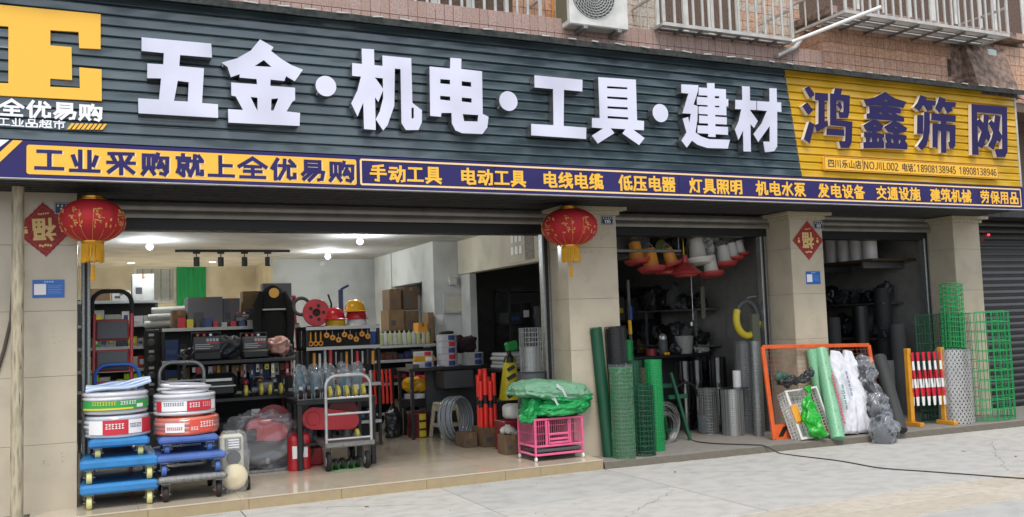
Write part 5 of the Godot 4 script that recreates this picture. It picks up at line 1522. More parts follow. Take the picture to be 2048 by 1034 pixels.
func build_trolleys() -> void:
	# blue stack
	trolley("bottom blue trolley of the sky blue stack, its cream wheels on the tile floor", -0.085, 0.515, -0.62, 0.215, TILE_Y, 0.225, 0.075, mats.sky_blue, mats.wheel_cream, 0.055)
	trolley("middle blue trolley of the sky blue stack, just under the smaller one", -0.085, 0.515, -0.62, 0.215, 0.304, 0.425, 0.075, mats.sky_blue, mats.wheel_cream, 0.055)
	trolley("topmost small sky blue trolley with blue tube handle under the clear hoses", -0.02, 0.45, -0.60, 0.14, 0.504, 0.59, 0.065, mats.sky_blue, mats.wheel_cream, 0.038, 0.60, mats.tube_blue)
	# second blue arch behind, handle of the lower trolleys
	var R := 0.265
	var c := Vector3(0.205, 0.66, -0.14)
	var a := hose_coil("clear hose coil with a red and white wrapper on the sky blue trolley", c, R, 5, 0.0195, mats.hose_clear, [[-0.95, 0.95, 0.18, 0.80, mats.label_white], [-0.45, 0.30, 0.16, 0.82, mats.label_red, 0.001], [0.75, 1.25, 0.16, 0.82, mats.label_red, 0.0015]])
	wrap_print(a, c, R + 0.0105, -0.38, 0.18, 0.10, 0.045, 6, mats.label_white)
	wrap_print(a, c, R + 0.0095, 0.34, 0.72, 0.10, 0.035, 7, mats.label_blue)
	var c2 := c + Vector3(-0.012, 0.196, 0.0)
	var b := hose_coil("clear hose coil with a green wrapper on the sky blue trolley", c2, R, 5, 0.0195, mats.hose_white, [[-1.2, 1.2, 0.22, 0.62, mats.label_green], [-1.2, 0.5, 0.22, 0.30, mats.label_yellow, 0.001], [0.62, 0.86, 0.28, 0.44, mats.label_white, 0.001]])
	wrap_print(b, c2, R + 0.0105, -0.75, 0.0, 0.095, 0.03, 9, mats.label_yellow)
	wrap_print(b, c2, R + 0.0105, 0.1, 0.6, 0.095, 0.03, 6, mats.label_white)
	# folded flat hose on top
	var fl := MB.new()
	rng.seed = 4
	for i in 7:
		var p := PackedVector3Array()
		for k in 9:
			var f := k / 8.0
			p.append(Vector3(lerpf(-0.04, 0.47, f), 1.055 + 0.012 * (i % 3) + 0.055 * pow(f, 1.6) + 0.012 * sin(f * 7.0 + i), -0.02 - 0.045 * i + 0.02 * sin(f * 4.0 + i * 1.3)))
		fl.tube(p, 0.016, 7)
	single("flat_hose_bundle", fl, mats.hose_bluewhite, "pale blue folded hose tied on top of the green wrapped coil", "hose")
	# silver stack
	trolley("bottom steel platform trolley with black rubber wheels under the blue trolleys", 0.50, 1.07, -0.60, 0.235, TILE_Y, 0.258, 0.05, mats.steel_dull, mats.rubber, 0.062, 0.0, null, true)
	trolley("royal blue trolley resting on the steel platform trolley", 0.49, 1.065, -0.60, 0.215, 0.313, 0.43, 0.055, mats.mid_blue, mats.mid_blue, 0.05)
	trolley("topmost small royal blue trolley with grey tube handle, under the coral hose", 0.52, 1.01, -0.58, 0.14, 0.489, 0.575, 0.055, mats.mid_blue, mats.mid_blue, 0.038, 0.62, mats.steel_dull)
	var d := Vector3(0.77, 0.636, -0.14)
	var e := hose_coil("coral hose coil with red labels on the royal blue trolley", d, 0.275, 4, 0.0205, mats.hose_coral, [[-0.75, -0.15, 0.2, 0.72, mats.label_white], [0.0, 0.85, 0.15, 0.85, mat("label_coral", hx("d9503e"), 0.35)]])
	wrap_print(e, d, 0.2855, 0.3, 0.8, 0.09, 0.05, 5, mats.label_white)
	wrap_print(e, d, 0.2855, -0.7, -0.2, 0.065, 0.025, 8, mats.label_red)
	wrap_print(e, d, 0.2855, 0.02, 0.26, 0.06, 0.03, 3, mats.label_white)
	var d2 := d + Vector3(-0.015, 0.172, 0.0)
	var g := hose_coil("milky clear hose coil with a red and white label on the coral coil", d2, 0.262, 5, 0.0195, mats.hose_white, [[-1.1, 1.1, 0.22, 0.66, mats.label_white], [-0.02, 0.85, 0.2, 0.68, mats.label_red, 0.001], [-1.1, -0.85, 0.2, 0.68, mats.label_red, 0.001]])
	wrap_print(g, d2, 0.2715, -0.78, -0.1, 0.10, 0.028, 9, mats.label_blue)
	wrap_print(g, d2, 0.2725, 0.05, 0.4, 0.088, 0.04, 4, mats.label_white)
	wrap_print(g, d2, 0.2725, 0.48, 0.8, 0.088, 0.04, 4, mat("label_pink", hx("e8a6a6"), 0.4))
	var tie := MB.new()
	for i in 5:
		tie.ring(d2 + Vector3(0.03 * sin(i * 2.4), 0.205 + 0.011 * i, 0.03 * cos(i * 1.9)), 0.19 + 0.012 * sin(i * 3.1), 0.014, 36, 6, Basis(Vector3(cos(i * 1.3), 0, sin(i * 1.3)), 0.06))
	single("hose_end_bundle", tie, mats.hose_white, "loose white hose turns lying on the milky clear coil", "hose")

# ---------------------------------------------------------------- wire mesh rolls
func mesh_roll(label: String, base: Vector3, r: float, h: float, m: Material, core: Material, dv: float, nw: int, wire: float, tilt := Vector3.ZERO, layers := 2, solid := 0.86) -> Node3D:
	var t := thing("mesh_roll", label, "mesh roll", base)
	t.rotation = tilt
	var w := MB.new()
	rng.seed = int(h * 1000.0 + r * 7777.0)
	for l in layers:
		var rr := r - 0.02 * l
		var n := int(h / dv)
		for i in n + 1:
			w.ring(Vector3(rng.randf_range(-1, 1) * 0.002, clampf(h * i / n + rng.randf_range(-0.2, 0.2) * dv * l, wire, h - wire), rng.randf_range(-1, 1) * 0.002), rr, wire, 26, 4)
		for i in nw:
			var a := TAU * (i + 0.37 * l) / nw
			w.tube(PackedVector3Array([Vector3(cos(a) * rr, 0.0, sin(a) * rr), Vector3(cos(a) * rr, h, sin(a) * rr)]), wire, 4, false, false)
	put("wires", w, m, t)
	if core != null:
		put("inner_turns", MB.new().lathe(Vector3.ZERO, [Vector2(r * solid * 0.7, h * 0.995), Vector2(r * solid * 0.72, 0.006), Vector2(r * solid, 0.004), Vector2(r * solid, h * 0.985), Vector2(r * solid * 0.7, h * 0.985)], 24), core, t)
	return t

func build_rolls() -> void:
	mesh_roll("thin dark green fine mesh roll leaning on the tiled pillar", Vector3(4.93, SLAB_Y, -0.0) + Vector3(0, 0, 0.13), 0.062, 1.36, mats.wire_dark_green, mats.wire_dark_green, 0.017, 26, 0.002, Vector3(-0.075, 0, 0.03), 1, 0.97)
	mesh_roll("tall black wire mesh roll behind the film wrapped green roll", Vector3(5.12, SLAB_Y, 0.13), 0.112, 1.36, mats.wire_black, mats.wire_black, 0.034, 22, 0.0027, Vector3(-0.05, 0, 0.01), 2, 0.9)
	var base := Vector3(5.03, SLAB_Y, 0.27)
	mesh_roll("green wire mesh roll wrapped in clear film beside the tiled step", base, 0.118, 0.93, mats.wire_green, null, 0.04, 22, 0.003, Vector3.ZERO, 3)
	var nz := FastNoiseLite.new()
	nz.frequency = 9.0
	nz.seed = 2
	var pts := []
	for j in 41:
		var row := PackedVector3Array()
		for i in 49:
			var a := TAU * (i % 48) / 48.0
			var y := 0.96 * j / 40.0
			var rr := 0.126 + 0.007 * nz.get_noise_3d(cos(a) * 0.6, y * 2.0, sin(a) * 0.6) + (0.012 * nz.get_noise_2d(a * 0.6, 5.0) if j > 37 else 0.0)
			row.append(base + Vector3(cos(a) * rr, y + 0.004, -sin(a) * rr))
		pts.append(row)
	single("plastic_film", MB.new().sheet(pts), mats.film_thin, "clear crinkled film round the green mesh roll by the step", "film")
	mesh_roll("dark green mesh roll with wide rings in front of the bright green roll", Vector3(5.29, SLAB_Y, 0.25), 0.118, 0.73, mats.wire_dark_green, null, 0.05, 18, 0.0042, Vector3.ZERO, 2)
	mesh_roll("dark forest green mesh roll standing behind the wide ringed roll", Vector3(5.36, SLAB_Y, -0.03), 0.105, 0.98, mats.wire_forest, mats.wire_forest, 0.04, 16, 0.003, Vector3.ZERO, 1, 0.85)
	mesh_roll("bright green fine mesh roll beside the coil of galvanised wire", Vector3(5.57, SLAB_Y, 0.06), 0.09, 0.98, mats.wire_bright, mats.wire_bright, 0.026, 18, 0.003, Vector3.ZERO, 1, 0.9)
	mesh_roll("short bright green mesh roll standing behind the dark green rolls", Vector3(5.52, 0.95, -0.45), 0.105, 0.32, mats.wire_bright, mats.wire_bright, 0.03, 16, 0.003, Vector3.ZERO, 1, 0.9)
	single("timber_crate", MB.new().bb(Vector3(5.38, SLAB_Y, -0.62), Vector3(5.72, 0.949, -0.30), 0.004), mats.brown_wood, "tall brown timber crate behind the green mesh rolls", "crate")
	mesh_roll("coarse galvanised square mesh roll standing on the green crate behind the cage", Vector3(4.44, 0.98, -0.42) + Vector3(-0.1, 0, -0.02), 0.125, 0.47, mats.wire_steel, null, 0.05, 18, 0.0022, Vector3(0, 0, 0.0), 2)
	mesh_roll("dense galvanised mesh roll inside the coarse roll behind the cage", Vector3(4.33, 0.98, -0.44), 0.112, 0.26, mats.wire_steel, mats.wire_steel, 0.014, 24, 0.002, Vector3.ZERO, 1, 0.95)
	single("steel_drum", MB.new().lathe(Vector3(4.33, TILE_Y, -0.44), [Vector2(0, 0), Vector2(0.16, 0), Vector2(0.165, 0.02), Vector2(0.155, 0.04), Vector2(0.155, 0.86), Vector2(0.165, 0.878), Vector2(0, 0.878)], 24), mats.shop_grey, "dark drum that carries the steel mesh rolls behind the cage", "drum")
	# inside the middle bay
	mesh_roll("grey galvanised mesh roll left of the dense grey roll inside the bay", Vector3(6.88, SLAB_Y, -0.75), 0.115, 0.55, mats.wire_steel, null, 0.034, 20, 0.003, Vector3.ZERO, 2)
	mesh_roll("dense grey ringed mesh roll with a black top inside the bay", Vector3(7.02, SLAB_Y, -0.46), 0.13, 0.55, mats.wire_steel, mats.wire_steel, 0.022, 20, 0.004, Vector3.ZERO, 1, 0.97)
	mesh_roll("tall grey corrugated roll behind the steel tube inside the bay", Vector3(7.35, SLAB_Y, -0.62), 0.10, 1.12, mats.mesh_grey, mats.mesh_grey, 0.03, 10, 0.005, Vector3.ZERO, 1, 0.97)
	# right-hand end: perforated sheet and green fencing
	var pr := 0.205
	var ph := 0.92
	var pb := Vector3(9.80, SLAB_Y, 0.40)
	var t := thing("perforated_cylinder", "galvanised perforated sheet rolled into a cylinder beside the barrier", "metal cylinder", pb)
	var mb := MB.new()
	var nc := 28
	var nr := 24
	for j in nr:
		for i in nc:
			var off := 0.5 * (j % 2)
			var ac := TAU * (i + off + 0.5) / nc
			var da := TAU / nc * 0.5
			var yc := ph * (j + 0.5) / nr
			var dy := ph / nr * 0.5
			var p_out := []
			var p_in := []
			for k in 8:
				var q := PI / 4 * k + PI / 8
				var ox := clampf(cos(q) * 1.5, -1, 1) * da
				var oy := clampf(sin(q) * 1.5, -1, 1) * dy
				p_out.append(Vector2(ac + ox, yc + oy))
				p_in.append(Vector2(ac + cos(q) * 0.0125 / pr, yc + sin(q) * 0.0125))
			for k in 8:
				var l := (k + 1) % 8
				var f := func(v2: Vector2) -> Vector3: return Vector3(sin(v2.x) * pr, v2.y, cos(v2.x) * pr)
				var nf := func(v2: Vector2) -> Vector3: return Vector3(sin(v2.x), 0, cos(v2.x))
				var A: Vector2 = p_in[k]
				var B: Vector2 = p_out[k]
				var C: Vector2 = p_out[l]
				var D: Vector2 = p_in[l]
				mb.quad_n(f.call(A), f.call(B), f.call(C), f.call(D), nf.call(A), nf.call(B), nf.call(C), nf.call(D))
	put("perforated_sheet", mb, mats.steel, t)
	mesh_roll("green wire mesh roll leaning on the tiled pillar above the perforated cylinder", Vector3(9.86, SLAB_Y + 0.925, 0.38), 0.135, 0.82, mats.wire_bright, null, 0.06, 14, 0.0042, Vector3(-0.12, 0, -0.16), 2)
	# open green fence sheet standing in a curve
	var o := thing("wire_fence", "open green wire fence sheet bent in a curve against the closed shutter", "wire fence")
	var w := MB.new()
	var cc := Vector3(10.42, SLAB_Y, 0.42)
	for l in 2:
		var RR := 0.30 - 0.06 * l
		for j in 12:
			var y := 0.02 + 1.34 * j / 11.0
			var p := PackedVector3Array()
			for i in 15:
				var a := lerpf(-1.3, 2.2, i / 14.0) + 0.1 * l
				p.append(cc + Vector3(sin(a) * RR * 1.2, y + 0.012 * l, cos(a) * RR * 0.6))
			w.tube(p, 0.0055, 5)
		for i in 12:
			var a := lerpf(-1.3, 2.2, i / 11.0) + 0.1 * l
			w.tube(PackedVector3Array([cc + Vector3(sin(a) * RR * 1.2, 0.0, cos(a) * RR * 0.6), cc + Vector3(sin(a) * RR * 1.2, 1.37, cos(a) * RR * 0.6)]), 0.0045, 5)
	put("wires", w, mats.wire_bright, o)
	# dark green panels in front of the last bay
	var pp := thing("wire_fence", "dark green wire fence panels leaning beside the last pillar", "wire fence")
	var fw := MB.new()
	for l in 4:
		var z := -0.06 - 0.04 * l
		var xa := 9.55 + 0.04 * l
		var xb := 10.62 - 0.05 * l
		for j in 12:
			fw.bar(Vector3(xa, 0.09 + 1.34 * j / 11.0, z + 0.14), Vector3(xb, 0.09 + 1.34 * j / 11.0, z + 0.14), 0.004, 4)
		for i in 20:
			var x := lerpf(xa, xb, i / 19.0) + 0.012 * l
			fw.bar(Vector3(x, SLAB_Y, z + 0.14), Vector3(x, 1.44, z + 0.14), 0.0036, 4)
	put("wires", fw, mats.wire_dark_green, pp)

# ---------------------------------------------------------------- cage, tarps
func build_cage() -> void:
	var t := thing("pet_cage", "pink wheeled pet cage with green tarps on top at the step corner", "cage", Vector3(0, 0, 0))
	var x0 := 4.06
	var x1 := 4.625
	var z0 := -0.26
	var z1 := 0.15
	var yb := 0.155
	var y1 := 0.53
	var fr := MB.new()
	var w := 0.022
	for x in [x0, x1 - w]:
		for z in [z0, z1 - w]:
			fr.bb(Vector3(x, yb, z), Vector3(x + w, y1, z + w), 0.004)
	for y in [yb, yb + 0.085, y1 - w]:
		for z in [z0, z1 - w]:
			fr.bb(Vector3(x0 + w, y, z + 0.001), Vector3(x1 - w, y + w, z + w - 0.001), 0.004)
		for x in [x0, x1 - w]:
			fr.bb(Vector3(x + 0.001, y, z0 + w), Vector3(x + w - 0.001, y + w, z1 - w), 0.004)
	for x in [x0 + 0.13, x0 + 0.40]:
		fr.bb(Vector3(x, yb + 0.107, z1 - w + 0.002), Vector3(x + w, y1 - w, z1 - 0.002), 0.004)
	put("frame", fr, mats.pink, t)
	var door := MB.new()
	var dx0 := x0 + 0.157
	var dx1 := x0 + 0.395
	door.bb(Vector3(dx0, yb + 0.112, z1 - 0.012), Vector3(dx0 + 0.014, y1 - 0.03, z1 + 0.004), 0.003).bb(Vector3(dx1 - 0.014, yb + 0.112, z1 - 0.012), Vector3(dx1, y1 - 0.03, z1 + 0.004), 0.003)
	for y in [yb + 0.112, yb + 0.15, yb + 0.20]:
		door.bb(Vector3(dx0 + 0.014, y, z1 - 0.01), Vector3(dx1 - 0.014, y + 0.022, z1 + 0.003), 0.003)
	put("door", door, mats.pink, t)
	var bars := MB.new()
	var n := 22
	for i in n:
		var x := lerpf(x0 + 0.03, x1 - 0.03, float(i) / (n - 1))
		bars.bar(Vector3(x, yb + 0.10, z1 - 0.013), Vector3(x, y1 - 0.01, z1 - 0.013), 0.0024, 5)
		bars.bar(Vector3(x, yb + 0.10, z0 + 0.011), Vector3(x, y1 - 0.01, z0 + 0.011), 0.0024, 5)
	for i in 15:
		var z := lerpf(z0 + 0.03, z1 - 0.03, i / 14.0)
		for x in [x0 + 0.011, x1 - 0.011]:
			bars.bar(Vector3(x, yb + 0.10, z), Vector3(x, y1 - 0.01, z), 0.0024, 5)
	for y in [yb + 0.22, yb + 0.30]:
		bars.bar(Vector3(x0, y, z1 - 0.013), Vector3(x1, y, z1 - 0.013), 0.0024, 5)
		bars.bar(Vector3(x0 + 0.011, y, z0), Vector3(x0 + 0.011, y, z1), 0.0024, 5)
		bars.bar(Vector3(x1 - 0.011, y, z0), Vector3(x1 - 0.011, y, z1), 0.0024, 5)
	put("bars", bars, mats.pink, t)
	put("tray", MB.new().bb(Vector3(x0 + 0.03, yb + 0.035, z0 + 0.03), Vector3(x1 - 0.03, yb + 0.065, z1 - 0.004), 0.006), mats.shop_grey, t)
	put("top_grid", MB.new().bb(Vector3(x0 + w, y1 - 0.012, z0 + w), Vector3(x1 - w, y1 - 0.008, z1 - w)), mats.pink, t)
	var bz := Basis(Vector3.BACK, PI / 2)
	for x in [x0 + 0.012, x1 - 0.012]:
		for z in [z0 + 0.012, z1 - 0.012]:
			var c := put("caster", MB.new().bar(Vector3(x, TILE_Y + 0.03, z), Vector3(x, yb, z), 0.006), mats.steel, t)
			put("wheel", MB.new().lathe(Vector3(x + 0.01, TILE_Y + 0.023, z), [Vector2(0, 0), Vector2(0.018, 0), Vector2(0.023, 0.004), Vector2(0.023, 0.016), Vector2(0.018, 0.02), Vector2(0, 0.02)], 16, bz), mats.label_white, c)
	# folded tarps: flattened pads with soft folds
	tarp("folded bright green tarp lying directly on the pink cage", Vector3(4.42, 0.632, -0.06), Vector3(0.34, 0.095, 0.27), mats.tarp_green, 3, 0.05, 0.10)
	tarp("bright green folded tarp between the cage tarp and the sage one", Vector3(4.47, 0.735, -0.07), Vector3(0.33, 0.055, 0.26), mats.tarp_green, 9, -0.10, 0.08)
	tarp("sage green folded tarp on top of the bright green ones", Vector3(4.36, 0.80, -0.07), Vector3(0.43, 0.085, 0.27), mats.tarp_sage, 6, -0.08, 0.13)
	single("tarp_corner", MB.new().blob(Vector3(4.07, 0.60, 0.0), Vector3(0.075, 0.13, 0.15), crumple(5, 9.0), 0.05, 60, 44, 0.7, Basis(Vector3.BACK, -0.45)), mats.tarp_green, "green tarp corner hanging down over the left side of the cage", "tarp")
	var ties := MB.new()
	for q in [[4.28, 0.70, 0.19, 0.4], [4.36, 0.80, 0.205, 0.3]]:
		for k in 3:
			ties.tube(PackedVector3Array([Vector3(q[0] - 0.05, q[1] + 0.05 + 0.01 * k, q[2] - 0.02), Vector3(q[0], q[1] + 0.015 * k, q[2] + 0.012), Vector3(q[0] + 0.04 + 0.01 * k, q[1] - 0.07, q[2] - 0.005)]), 0.004, 5)
	single("tie_strings", ties, mats.hose_white, "pale strings tying the folded green tarps", "string")

func tarp(label: String, c: Vector3, r: Vector3, m: Material, sd: int, roll: float, drape: float) -> void:
	var f := FastNoiseLite.new()
	f.seed = sd
	f.frequency = 5.5
	var cz := crumple(sd, 6.5)
	f.fractal_octaves = 3
	f.fractal_type = FastNoiseLite.FRACTAL_RIDGED
	var mb := MB.new()
	var pts := []
	var nu := 120
	var nv := 56
	var b := Basis(Vector3.BACK, roll)
	for j in nv + 1:
		var row := PackedVector3Array()
		var ph := PI * j / nv - PI / 2
		for i in nu + 1:
			var th := TAU * (i % nu) / nu
			var cp := maxf(cos(ph), 0.0)
			var q := Vector3(signf(cos(th)) * pow(absf(cos(th)), 0.55) * pow(cp, 0.55), signf(sin(ph)) * pow(absf(sin(ph)), 0.9), signf(sin(th)) * pow(absf(sin(th)), 0.55) * pow(cp, 0.55))
			var w := q * r
			var e: float = maxf(absf(q.x), absf(q.z))
			# folded layers show as ridges round the edge
			var lay := 0.10 * r.y * sin(q.y * 9.0 + q.x * 2.0) * e
			w.y -= drape * r.x * pow(e, 4.0) * 0.6
			w += q.normalized() * (f.get_noise_3d(w.x * 1.3, w.y * 3.0 + sd, w.z * 1.3) * 0.02 + (cz.get_noise_3d(w.x, w.y * 1.6, w.z) + 0.4) * 0.06 + lay)
			row.append(c + b * w)
		pts.append(row)
	for j in nv:
		for i in nu:
			mb.quad_n(pts[j][i + 1], pts[j][i], pts[j + 1][i], pts[j + 1][i + 1], mb._nm(pts, i + 1, j, nu, nv), mb._nm(pts, i, j, nu, nv), mb._nm(pts, i, j + 1, nu, nv), mb._nm(pts, i + 1, j + 1, nu, nv))
	single("folded_tarp", mb, m, label, "tarp")

# ---------------------------------------------------------------- right-hand group leaning on the pillar
# crumpled plastic bag along a bent spine
func bag(called: String, label: String, spine: PackedVector3Array, radii: PackedFloat32Array, m: Material, sd: int, amp := 0.02, freq := 9.0, flat := 1.0) -> MeshInstance3D:
	var f := crumple(sd, freq)
	var mb := MB.new()
	var n := 64
	var sides := 64
	var pts := []
	var cu := Curve3D.new()
	for p in spine:
		cu.add_point(p)
	for i in spine.size():
		var tg := (spine[mini(i + 1, spine.size() - 1)] - spine[maxi(i - 1, 0)]) * 0.18
		cu.set_point_in(i, -tg)
		cu.set_point_out(i, tg)
	var len_ := cu.get_baked_length()
	for j in n + 1:
		var fr := float(j) / n
		var c := cu.sample_baked(fr * len_, true)
		var d := (cu.sample_baked(minf(fr + 0.02, 1.0) * len_, true) - cu.sample_baked(maxf(fr - 0.02, 0.0) * len_, true)).normalized()
		var sd_ := d.cross(Vector3.BACK).normalized()
		var up := sd_.cross(d).normalized()
		var fi := fr * (radii.size() - 1)
		var i0 := mini(int(fi), radii.size() - 2)
		var rr := lerpf(radii[i0], radii[i0 + 1], smoothstep(0.0, 1.0, fi - i0))
		if j == 0 or j == n:
			rr = 0.002
		var row := PackedVector3Array()
		for k in sides + 1:
			var a := TAU * (k % sides) / sides
			var q := sd_ * cos(a) + up * sin(a) * flat
			var p := c + q * rr
			p += q * ((f.get_noise_3dv(p) + 0.4) * 2.6 * amp * minf(1.0, rr / 0.05))
			row.append(p)
		pts.append(row)
	mb.sheet(pts, true)
	return single(called, mb, m, label, "bag")

func build_right_group() -> void:
	# orange framed mesh gate leaning on the pillar
	var bl := at_y(1549, 880, SLAB_Y)
	var tl := Vector3(bl.x + 0.04, 1.10, 0.04)
	var ln := at(1525, 694, 0.06)
	tl = Vector3(ln.x, ln.y, 0.06)
	var tr := at(1737, 690, 0.06)
	var br := Vector3(tr.x + (bl.x - tl.x) + 0.02, SLAB_Y, bl.z)
	var t := thing("mesh_gate", "orange framed wire mesh panel leaning on the pillar behind the bags", "mesh panel")
	var fr := MB.new()
	fr.beam(bl, tl, 0.05, 0.03, 0.004).beam(tl, tr, 0.03, 0.045, 0.004).beam(tr, br, 0.05, 0.03, 0.004)
	put("frame", fr, mats.orange, t)
	var bl2 := bl.lerp(tl, 0.16)
	var br2 := br.lerp(tr, 0.16)
	var kick := MB.new()
	kick.quad(bl, br, br2, bl2)
	put("kick_plate", kick, mats.orange, t)
	var up := (tl - bl).normalized()
	var rt := (br - bl).normalized()
	var nrm := rt.cross(up).normalized()
	var ar := MB.new()
	var q0 := bl + rt * 0.06 + up * 0.03 + nrm * 0.003
	ar.quad(q0, q0 + rt * 0.07, q0 + rt * 0.16 + up * 0.11, q0 + rt * 0.09 + up * 0.11)
	put("black_stripe", ar, mats.shop_black, t)
	var wr := MB.new()
	for i in 25:
		var f := i / 24.0
		wr.bar(bl2.lerp(br2, f), tl.lerp(tr, f), 0.0019, 4)
	for j in 17:
		var f := j / 17.0
		wr.bar(bl2.lerp(tl, f), br2.lerp(tr, f), 0.0019, 4)
	put("wires", wr, mat("wire_rust", hx("a8563d"), 0.5), t)
	# white plastic crate tipped up against the gate
	var cb := at_y(1590, 882, SLAB_Y)
	var cr := thing("plastic_crate", "white slotted plastic crate standing on its side in front of the orange panel", "crate", Vector3(7.24, SLAB_Y + 0.012, 0.46))
	cr.rotation = Vector3(-0.36, -0.05, 0.06)
	var W := 0.47
	var H := 0.58
	var D := 0.17
	var body := MB.new()
	# rim towards the viewer, slotted walls and floor going back
	body.bb(Vector3(0, 0, -0.025), Vector3(W, 0.03, 0.0), 0.004).bb(Vector3(0, H - 0.022, -0.025), Vector3(W, H, 0.0), 0.004).bb(Vector3(0, 0.022, -0.025), Vector3(0.03, H - 0.022, 0.0), 0.004).bb(Vector3(W - 0.022, 0.022, -0.025), Vector3(W, H - 0.022, 0.0), 0.004)
	put("rim", body, mats.white_paint, cr)
	var sl := MB.new()
	for i in 16:
		var y := lerpf(0.012, H - 0.022, i / 15.0)
		for x in [0.004, W - 0.012]:
			sl.bb(Vector3(x, y, -D), Vector3(x + 0.008, y + 0.011, -0.025))
	for i in 11:
		var x := lerpf(0.008, W - 0.018, i / 10.0)
		for y in [0.004, H - 0.012]:
			sl.bb(Vector3(x, y, -D), Vector3(x + 0.011, y + 0.008, -0.025))
	for k in 3:
		var z := lerpf(-D, -0.06, k / 2.0)
		for x in [0.0035, W - 0.0125]:
			sl.bb(Vector3(x, 0.01, z), Vector3(x + 0.009, H - 0.01, z + 0.014))
		for y in [0.0035, H - 0.0125]:
			sl.bb(Vector3(0.014, y, z), Vector3(W - 0.014, y + 0.009, z + 0.014))
	put("slotted_wall", sl, mats.white_paint, cr)
	var fl := MB.new()
	for i in 9:
		fl.bb(Vector3(lerpf(0.01, W - 0.045, i / 8.0), 0.005, -D - 0.004), Vector3(lerpf(0.01, W - 0.045, i / 8.0) + 0.035, H - 0.005, -D + 0.003))
	for i in 14:
		fl.bb(Vector3(0.005, lerpf(0.01, H - 0.03, i / 13.0), -D - 0.006), Vector3(W - 0.005, lerpf(0.01, H - 0.03, i / 13.0) + 0.024, -D + 0.001))
	put("slotted_floor", fl, mats.white_paint, cr)
	single("yellow_net_bag", MB.new().box(at(1593, 828, 0.36), Vector3(0.10, 0.22, 0.05), 0.02, Basis(Vector3.BACK, 0.06) * Basis(Vector3.RIGHT, -0.36)), mats.amber, "small yellow pack inside the white plastic crate behind the green bag", "pack")
	bag("green_bag", "shiny green plastic bag slumped in the white plastic crate", PackedVector3Array([at(1614, 772, 0.33), at(1618, 786, 0.36), at(1616, 806, 0.41), at(1621, 838, 0.47), at(1634, 862, 0.52), at(1652, 868, 0.54)]), PackedFloat32Array([0.05, 0.035, 0.095, 0.115, 0.10, 0.05]), mats.bag_green, 3, 0.045, 7.0, 0.75)
	bag("black_bag", "black plastic bag stretched along the top of the white plastic crate", PackedVector3Array([at(1556, 762, 0.24), at(1578, 764, 0.26), at(1606, 758, 0.28), at(1624, 745, 0.26), at(1620, 735, 0.24)]), PackedFloat32Array([0.05, 0.07, 0.055, 0.05, 0.02]), mats.bag_black, 5, 0.04, 10.0, 0.7)
	bag("black_bag", "dark olive plastic end of the black bag beside the orange frame", PackedVector3Array([at(1548, 756, 0.22), at(1560, 754, 0.25), at(1574, 752, 0.25)]), PackedFloat32Array([0.03, 0.045, 0.03]), mat("bag_olive", hx("2c4a3a"), 0.35), 15, 0.03, 9.0, 0.7)
	# long rolls of green film with printing
	for q in [[at_y(1676, 878, SLAB_Y), at(1641, 700, 0.10), 0.078, "pale green printed film roll leaning between the crate and the white sack"], [at(1648, 840, 0.26), at(1622, 700, 0.06), 0.062, "plain green film roll half hidden behind the printed one"]]:
		var g := thing("film_roll", q[3], "film roll")
		var a: Vector3 = q[0]
		var b: Vector3 = q[1]
		put("roll", MB.new().tube(PackedVector3Array([a, a.lerp(b, 0.33), a.lerp(b, 0.66), b]), q[2], 24), mat("film_green", hx("79b38c"), 0.4, {"tex": "mottle", "scale": 0.3}), g)
		if q[2] > 0.07:
			var pr := MB.new()
			var dn := (b - a).normalized()
			var dx := dn.cross(Vector3.BACK).normalized()
			var dz := dx.cross(dn)
			for i in 9:
				var p := a.lerp(b, 0.1 + 0.09 * i)
				pr.ring(p + dz * 0.072 + dx * (0.02 if i % 2 else -0.02), 0.016, 0.003, 12, 4, Basis(dx, dz, dn))
				pr.bar(p + dz * 0.076 - dx * 0.01 + dn * 0.02, p + dz * 0.076 + dx * 0.012 + dn * 0.034, 0.003, 4)
			put("print", pr, mat("film_print", hx("a06a5a"), 0.5), g)
	# white woven sacks with printing
	var s1 := sack("white woven sack with a red printed line leaning beside the green film roll", at(1703, 868, 0.44), at(1668, 702, 0.14), 0.125, 0.075, 11)
	var s2 := sack("white woven sack with grey and green print, beside the grey wrapped bundle", at(1728, 866, 0.45), at(1692, 702, 0.13), 0.12, 0.075, 13)
	sack_print(s1, at(1690, 848, 0.545), at(1664, 748, 0.36), 15, mat("print_rose", hx("c9364a"), 0.6))
	sack_print(s2, at(1694, 820, 0.50), at(1684, 768, 0.405), 5, mat("print_teal", hx("2f7a6a"), 0.6))
	sack_print(s2, at(1704, 792, 0.44), at(1692, 742, 0.345), 6, mat("print_slate", hx("5b6580"), 0.6))
	# grey bundle wrapped in clear film, tied in three bulges
	var sp := PackedVector3Array([at_y(1766, 874, SLAB_Y + 0.01), at(1768, 848, 0.52), at(1752, 815, 0.46), at(1748, 790, 0.40), at(1733, 758, 0.32), at(1727, 735, 0.24), at(1712, 712, 0.16)])
	bag("wrapped_bundle", "dark grey bundle tied in three bulges beside the white sacks", sp, PackedFloat32Array([0.12, 0.175, 0.11, 0.15, 0.10, 0.135, 0.07]), mats.bag_grey, 21, 0.05, 8.0, 0.85)
	var fsp := PackedVector3Array()
	for p in sp:
		fsp.append(p + Vector3(0, 0, 0.004))
	bag("plastic_wrap", "clear crinkled plastic over the grey tied bundle", fsp, PackedFloat32Array([0.15, 0.20, 0.115, 0.17, 0.105, 0.155, 0.10]), mats.film_dense, 23, 0.07, 9.0, 0.85)
